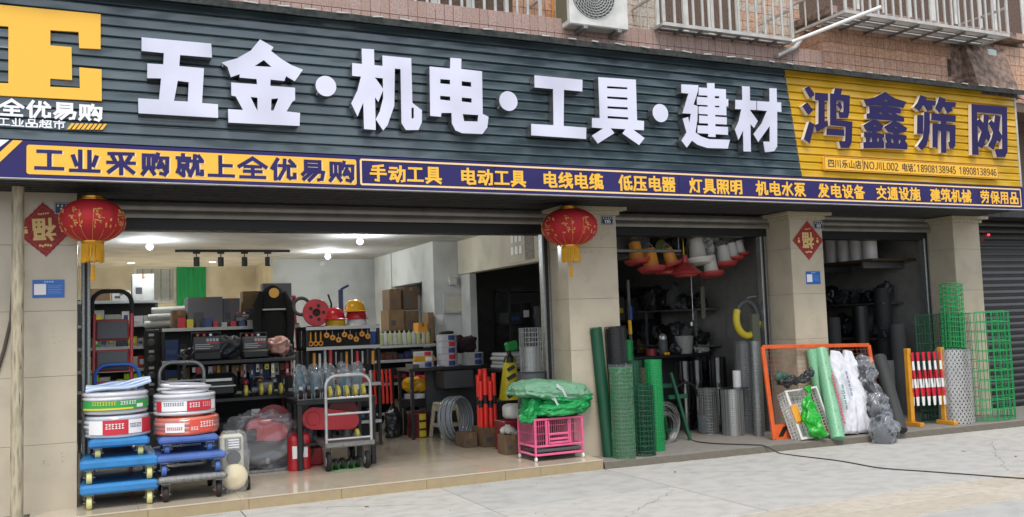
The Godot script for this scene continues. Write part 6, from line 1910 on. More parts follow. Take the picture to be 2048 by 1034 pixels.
	# dark rolls behind
	single("dark_roll", MB.new().tube(PackedVector3Array([at_y(1800, 862, SLAB_Y + 0.02), at(1758, 715, 0.1)]), 0.085, 20), mats.roll_dark, "dark net roll leaning behind the grey tied bundle", "roll")
	# expandable barrier
	var bt := thing("expanding_barrier", "yellow expanding barrier with red and white lattice strips", "barrier")
	var pl0 := at_y(1832, 838, SLAB_Y)
	var pl := Vector3(8.98, SLAB_Y, 0.22)
	var prr := Vector3(9.30, SLAB_Y, 0.42)
	pl = Vector3(at(1818, 760, 0.25).x, SLAB_Y, 0.25)
	prr = Vector3(at(1885, 760, 0.38).x, SLAB_Y, 0.38)
	for p in [pl, prr]:
		put("post", MB.new().bb(p + Vector3(-0.03, 0.05, -0.03), p + Vector3(0.03, 0.95, 0.03), 0.004), mats.amber, bt)
		put("foot", MB.new().bb(p + Vector3(-0.035, 0.0, -0.11), p + Vector3(0.035, 0.05, 0.16), 0.006), mats.amber, bt)
	var n := 6
	var ya := 0.245
	var yb := 0.90
	var dirx := (prr - pl)
	for i in n:
		for s in 2:
			var lean := 0.36 if s == 0 else -0.36
			var f0 := clampf((i + 0.5 + lean) / n, 0.05, 0.95)
			var f1 := clampf((i + 0.5 - lean * 0.75) / n, 0.05, 0.95)
			var zo := Vector3(0, 0, 0.012 if s == 0 else -0.012)
			var A := pl + dirx * f0 + Vector3(0, ya, 0.03) + zo
			var B := pl + dirx * f1 + Vector3(0, yb, 0.03) + zo
			var strip := Node3D.new()
			strip.name = "lattice_strip"
			bt.add_child(strip, true)
			for k in 6:
				put("red_band" if k % 2 else "white_band", MB.new().beam(A.lerp(B, k / 6.0), A.lerp(B, (k + 0.998) / 6.0), 0.033, 0.006), mats.barrier_red if k % 2 else mats.barrier_white, strip)

# flat woven sack: a stuffed pillow with corners, long folds and a gathered top
func sack(label: String, a: Vector3, b: Vector3, hw: float, hd: float, sd: int) -> MeshInstance3D:
	var f := FastNoiseLite.new()
	f.seed = sd
	f.frequency = 3.2
	f.fractal_type = FastNoiseLite.FRACTAL_RIDGED
	f.fractal_octaves = 4
	var cr := crumple(sd, 6.0)
	var dn := (b - a).normalized()
	var dx := Vector3.RIGHT
	dx = (dx - dn * dx.dot(dn)).normalized()
	var dz := dx.cross(dn).normalized()
	var pts := []
	for j in 57:
		var t := j / 56.0
		var row := PackedVector3Array()
		var w := hw * (0.86 + 0.14 * sin(t * PI)) * (1.0 if t < 0.86 else lerpf(1.0, 0.62, (t - 0.86) / 0.14))
		var d := hd * pow(maxf(sin(clampf(t * 0.93 + 0.03, 0.0, 1.0) * PI), 0.0), 0.45) * lerpf(1.1, 0.75, t)
		if j == 0 or j == 56:
			d = 0.004
		for k in 65:
			var q := TAU * (k % 64) / 64.0
			var cx := signf(cos(q)) * pow(absf(cos(q)), 0.6)
			var cz := signf(sin(q)) * pow(absf(sin(q)), 0.9)
			var p := a.lerp(b, t) + dx * w * cx + dz * d * cz
			var n1 := f.get_noise_3d(cx * 0.22, t * 0.9 + 0.15 * cx, cz * 0.1 + sd)
			n1 += (cr.get_noise_3d(p.x, p.y * 0.45, p.z) + 0.4) * 1.6
			p += dz * n1 * 0.032 * minf(1.0, absf(cz) * 2.0) + dx * n1 * 0.012
			row.append(p)
		pts.append(row)
	return single("woven_sack", MB.new().sheet(pts), mats.bag_white, label, "sack")

func sack_print(o: Node3D, a: Vector3, b: Vector3, n: int, m: Material) -> void:
	var mb := MB.new()
	var dn := (b - a).normalized()
	var dx := dn.cross(Vector3.BACK).normalized()
	var dz := dx.cross(dn).normalized()
	var bs := Basis(dx, dz, dn)
	var st := a.distance_to(b) / n
	rng.seed = n
	for i in n:
		var p := a.lerp(b, (i + 0.5) / n)
		mb.box(p + dn * st * 0.3, Vector3(0.035, 0.004, st * 0.13), 0.0, bs)
		mb.box(p - dn * st * 0.3, Vector3(0.035, 0.004, st * 0.13), 0.0, bs)
		mb.box(p + dx * rng.randf_range(-0.012, 0.012), Vector3(0.006, 0.0045, st * 0.75), 0.0, bs)
		mb.box(p, Vector3(0.03, 0.0042, st * 0.12), 0.0, bs)
	put("print", mb, m, o)

func build_facade_things() -> void:
	lantern("red lantern hanging before the left pier and its red diamond paper", Vector3(0.014, 2.462, 0.35), 0.249, 0.178, STRIP_Y0 - 0.004)
	lantern("red lantern hanging before the pillar with the plaque 195", Vector3(4.50, 2.476, 0.25), 0.288, 0.196, STRIP_Y0 - 0.004)
	diamond("faded red diamond paper with a gold character, half behind the left lantern", Vector3(-0.352, 2.42, 0.002), 0.232, 0.06)
	diamond("red diamond paper with a gold character on the pillar behind the orange frame", Vector3(7.922, 2.387, 0.002), 0.243, 0.0)
	number_plaque("navy house number plaque reading 195 beside the lantern", Vector3(5.10, 2.587, 0.006), 0.15, 0.095, "195")
	number_plaque("navy house number plaque reading 197 at the corner of the diamond paper", Vector3(8.10, 2.580, 0.006), 0.145, 0.092, "197")
	number_plaque("navy house number plaque partly hidden by the left lantern", Vector3(-0.205, 2.60, 0.006), 0.15, 0.10, "1")
	blue_plaque("blue notice plaque on the pier beside the weathered pole", at(65, 560, 0.0), at(129, 595, 0.0))
	blue_plaque("blue notice plaque on the pillar under the red diamond paper", at(1611, 543, 0.0), at(1641, 568, 0.0))
	# stamped marks and smears left on the pillar tiles
	rng.seed = 404
	for q in [[5.0, 2.42, 0.10, 0.05, 26], [4.86, 2.24, 0.13, 0.012, 18], [4.82, 1.93, 0.06, 0.03, 9], [4.95, 1.35, 0.12, 0.04, 8], [7.98, 1.45, 0.1, 0.05, 8], [7.85, 1.2, 0.1, 0.1, 7], [10.62, 1.9, 0.08, 0.06, 8], [-0.3, 0.5, 0.1, 0.12, 8], [-0.25, 1.5, 0.08, 0.1, 6]]:
		var sm_ := MB.new()
		for i in q[4]:
			sm_.box(Vector3(q[0] + rng.randfn(0.0, q[2] * 0.5), q[1] + rng.randfn(0.0, q[3] * 0.5), 0.0004), Vector3(rng.randf_range(0.003, 0.022), rng.randf_range(0.002, 0.008), 0.0004), 0.0, Basis(Vector3.BACK, rng.randf_range(-0.6, 0.6)))
		single("smear_mark", sm_, mat("smear", hx("8f866f"), 0.8), "patch of faint grey smears on the pillar tiles", "mark", "smears on the pillar tiles")
	# weathered pole
	var p := thing("weathered_pole", "weathered cream pole with peeling paint before the left pier", "pole", Vector3(-0.528, 0, 0.30))
	put("shaft", MB.new().lathe(Vector3.ZERO, [Vector2(0, 0), Vector2(0.047, 0.0), Vector2(0.046, 1.2), Vector2(0.045, 2.73), Vector2(0, 2.73)], 24), mats.pole_paint, p)
	rng.seed = 77
	var pe := MB.new()
	for i in 22:
		var a := rng.randf_range(-1.4, 1.4)
		var y := rng.randf_range(0.2, 2.6)
		var h := rng.randf_range(0.02, 0.12)
		var w := rng.randf_range(0.05, 0.22)
		var pts := []
		for j in 5:
			var row := PackedVector3Array()
			var k := sin(PI * j / 4.0) * rng.randf_range(0.6, 1.0) + 0.02
			for i2 in 4:
				var aa := a + w * k * (i2 / 3.0 - 0.5)
				row.append(Vector3(sin(aa) * 0.0476, y + h * j / 4.0, cos(aa) * 0.0476))
			pts.append(row)
		pe.sheet(pts)
	put("peeled_patches", pe, mat("peeled", hx("84765f"), 0.9, {"tex": "rust", "scale": 0.3}), p)
	single("wall_cable", MB.new().tube(PackedVector3Array([at(27, 560, 0.01), at(22, 640, 0.012), at(8, 700, 0.012), at(-6, 745, 0.012)]), 0.014, 8), mat("cable_brown", hx("4d4339"), 0.7), "dark brown cable slung on the pier behind the weathered pole", "cable")
	# cable on the ground
	var pts := PackedVector3Array([at_y(1368, 815, 0.3), at_y(1372, 866, SLAB_Y + 0.008), at_y(1400, 884, SLAB_Y + 0.008), at_y(1520, 890, SLAB_Y + 0.008), Vector3(6.66, SLAB_Y + 0.008, 0.47), Vector3(6.70, 0.06, 0.535), Vector3(6.75, 0.008, 0.63), at_y(1590, 911, 0.006), at_y(1680, 922, 0.006), at_y(1760, 936, 0.006), at_y(1840, 942, 0.006), at_y(1950, 950, 0.006), at_y(2048, 957, 0.006), at_y(2200, 965, 0.006)])
	var cu := Curve3D.new()
	for q in pts:
		cu.add_point(q)
	for i in range(1, pts.size() - 1):
		var tg := (pts[i + 1] - pts[i - 1]) * 0.16
		cu.set_point_in(i, -tg)
		cu.set_point_out(i, tg)
	var sm := PackedVector3Array()
	for i in 121:
		sm.append(cu.sample_baked(cu.get_baked_length() * i / 120.0, true))
	single("power_cable", MB.new().tube(sm, 0.0065, 6), mats.cable, "black cable trailing from the bay over the kerb across the pavement", "cable")
# ---------------------------------------------------------------- the lit shop
func rack(label: String, x0: float, x1: float, z0: float, z1: float, top: float, levels: Array, frame_m: Material, lip_m: Material = null, back := false, called := "shelf_rack") -> Node3D:
	var t := thing(called, label, "shelf")
	for x in [x0, x1 - 0.035]:
		for z in [z0, z1 - 0.035]:
			put("post", MB.new().bb(Vector3(x, TILE_Y, z), Vector3(x + 0.035, top, z + 0.035), 0.003), frame_m, t)
	for y in levels:
		put("board", MB.new().bb(Vector3(x0 + 0.001, y - 0.035, z0 + 0.001), Vector3(x1 - 0.001, y, z1 - 0.001), 0.002), frame_m, t)
		if lip_m != null:
			put("price_rail", MB.new().bb(Vector3(x0 + 0.002, y - 0.034, z1), Vector3(x1 - 0.002, y + 0.004, z1 + 0.005), 0.001), lip_m, t)
	if back:
		put("back_panel", MB.new().bb(Vector3(x0 + 0.036, TILE_Y + 0.05, z0 + 0.036), Vector3(x1 - 0.036, top - 0.002, z0 + 0.044)), frame_m, t)
	return t

# a row of boxed goods on a shelf; all share one label and group
func box_row(label: String, group: String, x0: float, x1: float, y: float, z: float, d: float, hmin: float, hmax: float, wmin: float, wmax: float, ms: Array, sd: int, called := "goods_box") -> void:
	rng.seed = sd
	var x := x0
	while x < x1 - wmin:
		var w := minf(rng.randf_range(wmin, wmax), x1 - x)
		var h := rng.randf_range(hmin, hmax)
		var m: Material = ms[rng.randi() % ms.size()]
		var o := single(called, MB.new().bb(Vector3(x + 0.002, y + 0.0005, z - d * rng.randf_range(0.85, 1.0)), Vector3(x + w - 0.003, y + h, z - rng.randf_range(0.0, 0.03)), 0.003), m, label, "box", group)
		put("sticker", MB.new().bb(Vector3(x + w * 0.18, y + h * 0.3, z - 0.03), Vector3(x + w * rng.randf_range(0.5, 0.85), y + h * rng.randf_range(0.5, 0.72), z + 0.0008)), [mats.label_white, mats.label_red, mats.label_yellow, mats.label_blue][rng.randi() % 4], o)
		x += w

func carton(label: String, a: Vector3, b: Vector3, m: Material, group := "") -> void:
	var o := single("carton", MB.new().bb(a, b, 0.004), m, label, "box", group)
	var lo := a.min(b)
	var hi := a.max(b)
	var mx := (lo.x + hi.x) * 0.5
	put("tape", MB.new().bb(Vector3(mx - 0.02, hi.y - 0.06, hi.z - 0.01), Vector3(mx + 0.02, hi.y + 0.0008, hi.z + 0.0008)), mats.cardboard_b, o)
	put("label_patch", MB.new().bb(Vector3(lo.x + (hi.x - lo.x) * 0.15, lo.y + (hi.y - lo.y) * 0.25, hi.z - 0.005), Vector3(lo.x + (hi.x - lo.x) * 0.45, lo.y + (hi.y - lo.y) * 0.5, hi.z + 0.0008)), mats.shop_grey, o)

func bulb(label: String, p: Vector3, energy: float) -> void:
	var t := thing("ceiling_bulb", label, "lamp", p, "bare bulbs on the shop ceiling")
	put("socket", MB.new().lathe(Vector3(0, 0.02, 0), [Vector2(0.018, 0), Vector2(0.022, 0.03), Vector2(0.06, 0.036), Vector2(0.11, 0.04), Vector2(0.11, 0.052), Vector2(0, 0.055)], 24), mats.white_paint, t)  # wide rose added to the socket to keep bulb light off the ceiling
	put("globe", MB.new().lathe(Vector3(0, -0.06, 0), [Vector2(0, 0), Vector2(0.022, 0.006), Vector2(0.04, 0.024), Vector2(0.042, 0.044), Vector2(0.03, 0.066), Vector2(0.019, 0.08)], 20, Basis(), true), mats.bulb, t)
	var l := OmniLight3D.new()
	l.name = "light"
	l.light_energy = energy
	l.light_size = 0.06
	l.omni_range = 14.0
	l.omni_attenuation = 2.0
	l.light_color = Color(0.95, 0.98, 1.0)
	l.shadow_enabled = true
	l.position = Vector3(0, -0.08, 0)
	t.add_child(l)

func downlight(label: String, p: Vector3, energy: float) -> void:
	var t := thing("downlight", label, "lamp", p, "round recessed downlights")
	put("rim", MB.new().lathe(Vector3(0, -0.012, 0), [Vector2(0.055, 0.004), Vector2(0.07, 0.0), Vector2(0.075, 0.012)], 24), mats.white_paint, t)
	put("lens", MB.new().lathe(Vector3(0, -0.009, 0), [Vector2(0.0, 0.0), Vector2(0.055, 0.0)], 24), mats.lens, t)
	var l := SpotLight3D.new()
	l.name = "light"
	l.light_energy = energy
	l.light_size = 0.05
	l.spot_range = 12.0
	l.spot_angle = 62.0
	l.spot_attenuation = 2.0
	l.light_color = Color(1.0, 0.97, 0.91)
	l.shadow_enabled = true
	l.rotation_degrees = Vector3(-90, 0, 0)
	l.position = Vector3(0, -0.02, 0)
	t.add_child(l)

func helmet(label: String, p: Vector3, m: Material) -> void:
	var t := thing("safety_helmet", label, "helmet", p)
	put("shell", MB.new().lathe(Vector3.ZERO, [Vector2(0.125, 0.0), Vector2(0.122, 0.03), Vector2(0.112, 0.075), Vector2(0.085, 0.118), Vector2(0.05, 0.14), Vector2(0.0, 0.147)], 28, Basis.from_scale(Vector3(1, 1, 1.12)), true), m, t)
	put("brim", MB.new().lathe(Vector3(0, 0, 0.01), [Vector2(0.12, 0.0), Vector2(0.145, -0.006), Vector2(0.147, 0.0), Vector2(0.122, 0.01)], 28, Basis.from_scale(Vector3(1, 1, 1.18))), m, t)
	var rb := MB.new()
	for s in [-0.022, 0.0, 0.022]:
		var q := PackedVector3Array()
		for i in 9:
			var a := lerpf(0.5, 2.6, i / 8.0)
			q.append(Vector3(s, sin(a) * 0.147, cos(a) * 0.128))
		rb.tube(q, 0.005, 5)
	put("ridges", rb, m, t)

func caster(label: String, p: Vector3, r: float, wm: Material, hub: Material, group: String, base_m: Material) -> void:
	var t := thing("caster_wheel", label, "caster", p, group)
	var bz := Basis(Vector3.BACK, PI / 2)
	put("wheel", MB.new().lathe(Vector3(0.018, r + 0.004, 0), [Vector2(0, 0), Vector2(r * 0.55, 0.0), Vector2(r * 0.92, 0.002), Vector2(r, 0.008), Vector2(r, 0.028), Vector2(r * 0.92, 0.034), Vector2(r * 0.55, 0.036), Vector2(0, 0.036)], 22, bz), wm, t)
	put("hub", MB.new().lathe(Vector3(0.022, r + 0.004, 0), [Vector2(0, 0), Vector2(r * 0.42, 0.0), Vector2(r * 0.42, 0.044), Vector2(0, 0.044)], 14, bz), hub, t)
	put("fork", MB.new().bb(Vector3(-0.032, 0.0, -0.05), Vector3(0.032, 0.003, 0.05)).bb(Vector3(-0.031, 0.003, -0.012), Vector3(-0.027, r + 0.012, 0.012)).bb(Vector3(0.027, 0.003, -0.012), Vector3(0.031, r + 0.012, 0.012)), base_m, t)

func cable_coil(label: String, c: Vector3, R: float, h: float, m: Material, lab: Material, group: String) -> void:
	var t := thing("cable_coil", label, "cable coil", c, group)
	var mb := MB.new()
	var n := int(h / 0.013)
	for i in n:
		mb.ring(Vector3(0, 0.0065 + 0.013 * i, 0), R - 0.0065, 0.0066, 32, 5)
	mb.lathe(Vector3.ZERO, [Vector2(R * 0.5, 0.002), Vector2(R - 0.01, 0.002), Vector2(R - 0.01, h - 0.002), Vector2(R * 0.5, h - 0.002), Vector2(R * 0.5, 0.002)], 28)
	put("turns", mb, m, t)
	for a in [[-0.2, 0.5]]:
		var pts := []
		for j in 2:
			var row := PackedVector3Array()
			for i in 9:
				var q := lerpf(a[0], a[1], i / 8.0)
				row.append(Vector3(sin(q) * (R + 0.003), h * lerpf(0.12, 0.88, j), cos(q) * (R + 0.003)))
			pts.append(row)
		put("wrapper", MB.new().sheet(pts), lab, t)

func step_ladder(called: String, label: String, x: float, z: float, w: float, h: float, m: Material, pad: Material, steps: int, arch: bool) -> void:
	var t := thing(called, label, "ladder", Vector3(x, TILE_Y, z))
	var run := 0.18 * h
	var tw := w * 0.80
	for s in [-1.0, 1.0]:
		put("front_rail", MB.new().beam(Vector3(s * w * 0.5, 0, run), Vector3(s * tw * 0.5, h, 0), 0.03, 0.045, 0.004), m, t)
		put("rear_leg", MB.new().beam(Vector3(s * w * 0.46, 0, -run), Vector3(s * tw * 0.46, h - 0.03, -0.03), 0.025, 0.03, 0.004), m, t)
	for i in steps:
		var f := (i + 0.8) / steps
		var ww := lerpf(w, tw, f) - 0.03
		var st := put("tread", MB.new().box(Vector3(0, h * f, run * (1.0 - f)), Vector3(ww, 0.03, 0.1), 0.006), m, t)
		if pad != null:
			put("pad", MB.new().box(Vector3(0, h * f + 0.018, run * (1.0 - f)), Vector3(ww - 0.03, 0.006, 0.08), 0.002), pad, st)
	put("cap", MB.new().box(Vector3(0, h, 0), Vector3(tw + 0.04, 0.04, 0.12), 0.01), m, t)
	if arch:
		put("handle", handle_shape(-tw * 0.5, tw * 0.5, h, 0.42, 0.0, [], 0.018), mats.rubber, t)

func build_lit_shop() -> void:
	# lamps
	bulb("bare bulb above the white goods on the left-hand shelves", Vector3(0.68, 2.66, -3.91), 0.36)
	bulb("bare bulb nearest the tall boxes beside the far column", Vector3(3.33, 2.66, -5.44), 0.36)
	bulb("bare bulb above the safety helmets", Vector3(3.19, 2.66, -3.07), 0.36)
	for d in [[Vector3(0.67, CEIL_Y - 0.001, -2.59), "recessed downlight over the red step ladder aisle"], [Vector3(0.60, CEIL_Y - 0.001, -7.66), "recessed downlight over the barred rear window"], [Vector3(1.86, CEIL_Y - 0.001, -7.49), "recessed downlight over the green curtain"], [Vector3(2.16, CEIL_Y - 0.001, -1.84), "recessed downlight behind the shutter over the black rack"]]:
		downlight(d[1], d[0], 5.5 if d[0].z < -7.0 else 0.5)
	# track with four black spots
	var tk := thing("track_light", "black ceiling track with four cylindrical spot heads", "lamp")
	put("track", MB.new().bb(Vector3(1.09, CEIL_Y - 0.035, -5.27), Vector3(2.71, CEIL_Y - 0.001, -5.23), 0.003), mats.shop_black, tk)
	for i in 4:
		var x := 1.38 + 0.335 * i
		var hd := put("spot_head", MB.new().lathe(Vector3(x, CEIL_Y - 0.24, -5.25), [Vector2(0.0, 0.004), Vector2(0.036, 0.004), Vector2(0.038, 0.0), Vector2(0.042, 0.01), Vector2(0.042, 0.13), Vector2(0.0, 0.14)], 20), mats.shop_black, tk)
		put("stem", MB.new().bar(Vector3(x, CEIL_Y - 0.10, -5.25), Vector3(x, CEIL_Y - 0.035, -5.25), 0.008, 8).bb(Vector3(x - 0.05, CEIL_Y - 0.06, -5.27), Vector3(x + 0.05, CEIL_Y - 0.036, -5.23), 0.003), mats.shop_black, hd)
	# rear window: frame, bars, pane and green curtain
	var wz := -8.8
	var a := at(268, 533, wz)
	var b := at(412, 605, wz)
	var wn := thing("window", "barred rear window of the shop beside the green curtain", "window")
	put("frame", MB.new().bb(Vector3(a.x, b.y, wz - 0.08), Vector3(a.x + 0.04, a.y, wz - 0.02)).bb(Vector3(b.x - 0.04, b.y, wz - 0.08), Vector3(b.x, a.y, wz - 0.02)).bb(Vector3(a.x + 0.04, b.y, wz - 0.08), Vector3(b.x - 0.04, b.y + 0.04, wz - 0.02)).bb(Vector3(a.x + 0.04, a.y - 0.04, wz - 0.08), Vector3(b.x - 0.04, a.y, wz - 0.02)).bb(Vector3((a.x + b.x) * 0.53 - 0.02, b.y + 0.04, wz - 0.08), Vector3((a.x + b.x) * 0.53 + 0.02, a.y - 0.04, wz - 0.02)), mats.white_paint, wn)
	put("pane", MB.new().bb(Vector3(a.x + 0.04, b.y + 0.04, wz - 0.055), Vector3(b.x - 0.04, a.y - 0.04, wz - 0.05)), mats.pane, wn)
	for i in 7:
		put("bar", MB.new().bar(Vector3(lerpf(a.x, b.x, (i + 1) / 8.0), b.y, wz - 0.12), Vector3(lerpf(a.x, b.x, (i + 1) / 8.0), a.y, wz - 0.12), 0.009, 6), mats.black_metal, wn)
	var cur := []
	for j in 2:
		var row := PackedVector3Array()
		for i in 41:
			var f := i / 40.0
			row.append(Vector3(lerpf(at(353, 560, wz).x, b.x, f), b.y - 0.05 if j == 0 else a.y, wz + 0.03 + 0.012 * sin(f * 40.0)))
		cur.append(row)
	single("green_curtain", MB.new().sheet(cur), mats.curtain_green, "green curtain drawn over half of the rear window", "curtain")

	# red step ladder with black pads by the left jamb
	var lt := thing("step_ladder", "red step ladder with grey treads and black arched handle by the left jamb", "ladder")
	var lx0 := 0.02
	var lx1 := 0.335
	for x in [lx0, lx1]:
		put("rail", MB.new().beam(Vector3(x - 0.015, TILE_Y, -0.44), Vector3(x + 0.01, 1.72, -0.72), 0.028, 0.05, 0.006), mats.red_paint, lt)
		put("rear_leg", MB.new().beam(Vector3(x, TILE_Y, -1.0), Vector3(x + 0.01, 1.62, -0.75), 0.024, 0.03, 0.004), mats.red_paint, lt)
	for i in 5:
		var y := 0.45 + 0.28 * i
		var z := -0.44 - 0.28 * (y - TILE_Y) / 1.62
		var td := put("tread", MB.new().box(Vector3((lx0 + lx1) * 0.5, y, z + 0.02), Vector3(lx1 - lx0 - 0.03, 0.2, 0.035), 0.012, Basis(Vector3.RIGHT, -0.25)), mats.red_frame, lt)
		put("pad", MB.new().box(Vector3((lx0 + lx1) * 0.5, y, z + 0.04), Vector3(lx1 - lx0 - 0.055, 0.17, 0.012), 0.006, Basis(Vector3.RIGHT, -0.25)), mats.shop_grey, td)
	put("handle", handle_shape(lx0 - 0.01, lx1 + 0.01, 1.50, 0.43, -0.74, [], 0.02), mats.rubber, lt)

	# machine under film at the step edge: upright frame, black knob, cream round head
	var hm := thing("wrapped_machine", "small upright machine in clear film with black knob and cream disc", "machine", Vector3(1.135, TILE_Y, 0.04))
	put("back_plate", MB.new().bb(Vector3(-0.10, 0.04, -0.16), Vector3(0.105, 0.50, -0.05), 0.02), mats.cream_plastic, hm)
	put("panel", MB.new().bb(Vector3(-0.06, 0.36, -0.052), Vector3(0.08, 0.48, -0.03), 0.008), mats.steel_dull, hm)
	for i in 4:
		put("vent_slat", MB.new().bb(Vector3(-0.03, 0.385 + 0.022 * i, -0.031), Vector3(0.06, 0.395 + 0.022 * i, -0.024)), mats.label_white, hm)
	var fb := Basis(Vector3.RIGHT, PI / 2)
	put("knob", MB.new().lathe(Vector3(0.012, 0.30, -0.04), [Vector2(0.062, 0), Vector2(0.062, 0.03), Vector2(0.05, 0.045), Vector2(0, 0.05)], 24, fb), mats.shop_black, hm)
	put("disc", MB.new().lathe(Vector3(0.015, 0.135, -0.02), [Vector2(0.10, -0.02), Vector2(0.115, 0.0), Vector2(0.112, 0.025), Vector2(0.08, 0.05), Vector2(0.0, 0.062)], 32, fb, true), mats.cream_disc, hm)
	var bz := Basis(Vector3.BACK, PI / 2)
	for x in [-0.12, 0.14]:
		put("wheel", MB.new().lathe(Vector3(x + 0.015, 0.062, -0.08), [Vector2(0, 0), Vector2(0.062, 0), Vector2(0.062, 0.03), Vector2(0, 0.03)], 20, bz), mats.rubber, hm)
	var fn := crumple(12, 9.0)
	put("film", MB.new().blob(Vector3(0.01, 0.27, -0.06), Vector3(0.135, 0.275, 0.13), fn, 0.02, 44, 34, 0.5), mats.film, hm)

	# black work table with casters on it
	var tx0 := 1.88
	var tx1 := 2.70
	var tz1 := -0.82
	var tz0 := -1.42
	var ty := 0.80
	var tb := thing("work_table", "black steel work table behind the grey handled cart", "table")
	put("top", MB.new().bb(Vector3(tx0, ty - 0.05, tz0), Vector3(tx1, ty, tz1), 0.004), mats.black_metal, tb)
	for x in [tx0 + 0.005, tx1 - 0.055]:
		for z in [tz0 + 0.005, tz1 - 0.055]:
			put("leg", MB.new().bb(Vector3(x, TILE_Y, z), Vector3(x + 0.05, ty - 0.051, z + 0.05), 0.004), mats.black_metal, tb)
	put("lower_shelf", MB.new().bb(Vector3(tx0 + 0.06, 0.33, tz0 + 0.01), Vector3(tx1 - 0.06, 0.36, tz1 - 0.06), 0.003), mats.black_metal, tb)
	for i in 5:
		caster("yellow caster standing in the row on the black work table", Vector3(2.24 + 0.088 * i, ty + 0.0005, -0.92), 0.058, mats.wheel_yellow, mats.steel, "yellow casters on the work table", mats.steel)
	for i in 4:
		caster("black caster with orange hub on the left of the black work table", Vector3(1.94 + 0.085 * i, ty + 0.0005, -0.91 - 0.02 * (i % 2)), 0.048, mats.rubber, mats.orange, "black casters with orange hubs", mats.steel)
	# film-bagged grey pumps behind the casters
	rng.seed = 14
	for i in 5:
		var x := 1.99 + 0.15 * i
		var pm := thing("bagged_pump", "grey-blue pump in a clear bag at the back of the work table", "pump", Vector3(x, ty, -1.18 + 0.05 * (i % 2)), "bagged pumps on the work table")
		var hh := rng.randf_range(0.24, 0.32)
		put("body", MB.new().lathe(Vector3.ZERO, [Vector2(0, 0), Vector2(0.052, 0), Vector2(0.055, 0.02), Vector2(0.055, hh * 0.65), Vector2(0.046, hh * 0.72), Vector2(0.046, hh * 0.85), Vector2(0.02, hh * 0.95), Vector2(0.015, hh)], 20), mats.teal_pump, pm)
		put("label_patch", MB.new().box(Vector3(0.0, hh * 0.3, 0.052), Vector3(0.035, 0.05, 0.01), 0.002), mats.label_white, pm)
		fn.seed = 40 + i
		put("film", MB.new().blob(Vector3(0, 0.17, 0), Vector3(0.082, 0.19, 0.075), fn, 0.035, 30, 24, 0.7), mats.film, pm)
	# under the table: red belt guards and small motors
	belt_guard("red belt guard lying slanted under the black work table", Vector3(2.28, 0.57, -1.0), 0.62, 0.115, -0.13)
	belt_guard("red belt guard of the film wrapped compressor in front of the black rack", Vector3(1.63, 0.50, -1.05), 0.44, 0.11, -0.18)
	single("drive_wheel", MB.new().lathe(Vector3(2.42, 0.60, -1.15), [Vector2(0, 0), Vector2(0.17, 0), Vector2(0.175, 0.02), Vector2(0.175, 0.05), Vector2(0, 0.055)], 32, fb), mats.dark_red, "dark red round guard behind the slanted belt guard", "guard")
	single("drive_wheel", MB.new().lathe(Vector3(1.72, 0.55, -1.28), [Vector2(0, 0), Vector2(0.19, 0), Vector2(0.195, 0.02), Vector2(0.195, 0.05), Vector2(0, 0.055)], 32, fb), mats.dark_red, "dark red round guard of the film wrapped compressor", "guard")
	var cm := thing("compressor", "air compressor wrapped in clear film with tied corners on the floor", "compressor")
	put("tank", MB.new().tube(PackedVector3Array([Vector3(1.32, 0.27, -1.12), Vector3(1.36, 0.27, -1.12), Vector3(1.82, 0.27, -1.12), Vector3(1.86, 0.27, -1.12)]), [0.06, 0.13, 0.13, 0.06], 20), mats.shop_grey, cm)
	put("motor", MB.new().box(Vector3(1.45, 0.47, -1.12), Vector3(0.18, 0.16, 0.16), 0.03), mats.shop_black, cm)
	put("skid", MB.new().bb(Vector3(1.25, TILE_Y, -1.28), Vector3(1.88, TILE_Y + 0.03, -0.96), 0.004), mats.steel_dull, cm)
	fn.seed = 71
	put("film", MB.new().blob(Vector3(1.57, 0.40, -1.10), Vector3(0.37, 0.29, 0.20), fn, 0.05, 56, 36, 0.6), mats.film, cm)
	put("tied_knot", MB.new().blob(Vector3(1.60, 0.22, -0.89), Vector3(0.03, 0.035, 0.025), fn, 0.01, 16, 12), mats.film_dense, cm)
	single("air_tank", MB.new().tube(PackedVector3Array([Vector3(1.05, 0.31, -1.25), Vector3(1.09, 0.31, -1.25), Vector3(1.24, 0.31, -1.25)]), [0.08, 0.14, 0.15], 20), mat("tank_teal", hx("1f4f4a"), 0.3), "teal tank end behind the film wrapped machine", "tank")
	for i in 3:
		single("motor_block", MB.new().box(Vector3(2.05 + 0.2 * i, 0.43, -1.2), Vector3(0.14, 0.13, 0.18), 0.02).cyl(Vector3(2.05 + 0.2 * i, 0.36, -1.05), 0.045, 0.12, 16), mats.shop_grey if i != 1 else mats.shop_black, "small motor block on the lower shelf of the work table", "motor", "motors on the lower shelf")
	single("red_toolbox", MB.new().bb(Vector3(1.97, TILE_Y, -1.35), Vector3(2.2, 0.29, -1.1), 0.015), mats.red_paint, "red metal toolbox on the floor under the work table", "toolbox")
	caster("single yellow caster lying under the work table beside the belt guard", Vector3(2.52, 0.3605, -0.92), 0.05, mats.wheel_yellow, mats.steel, "", mats.steel)
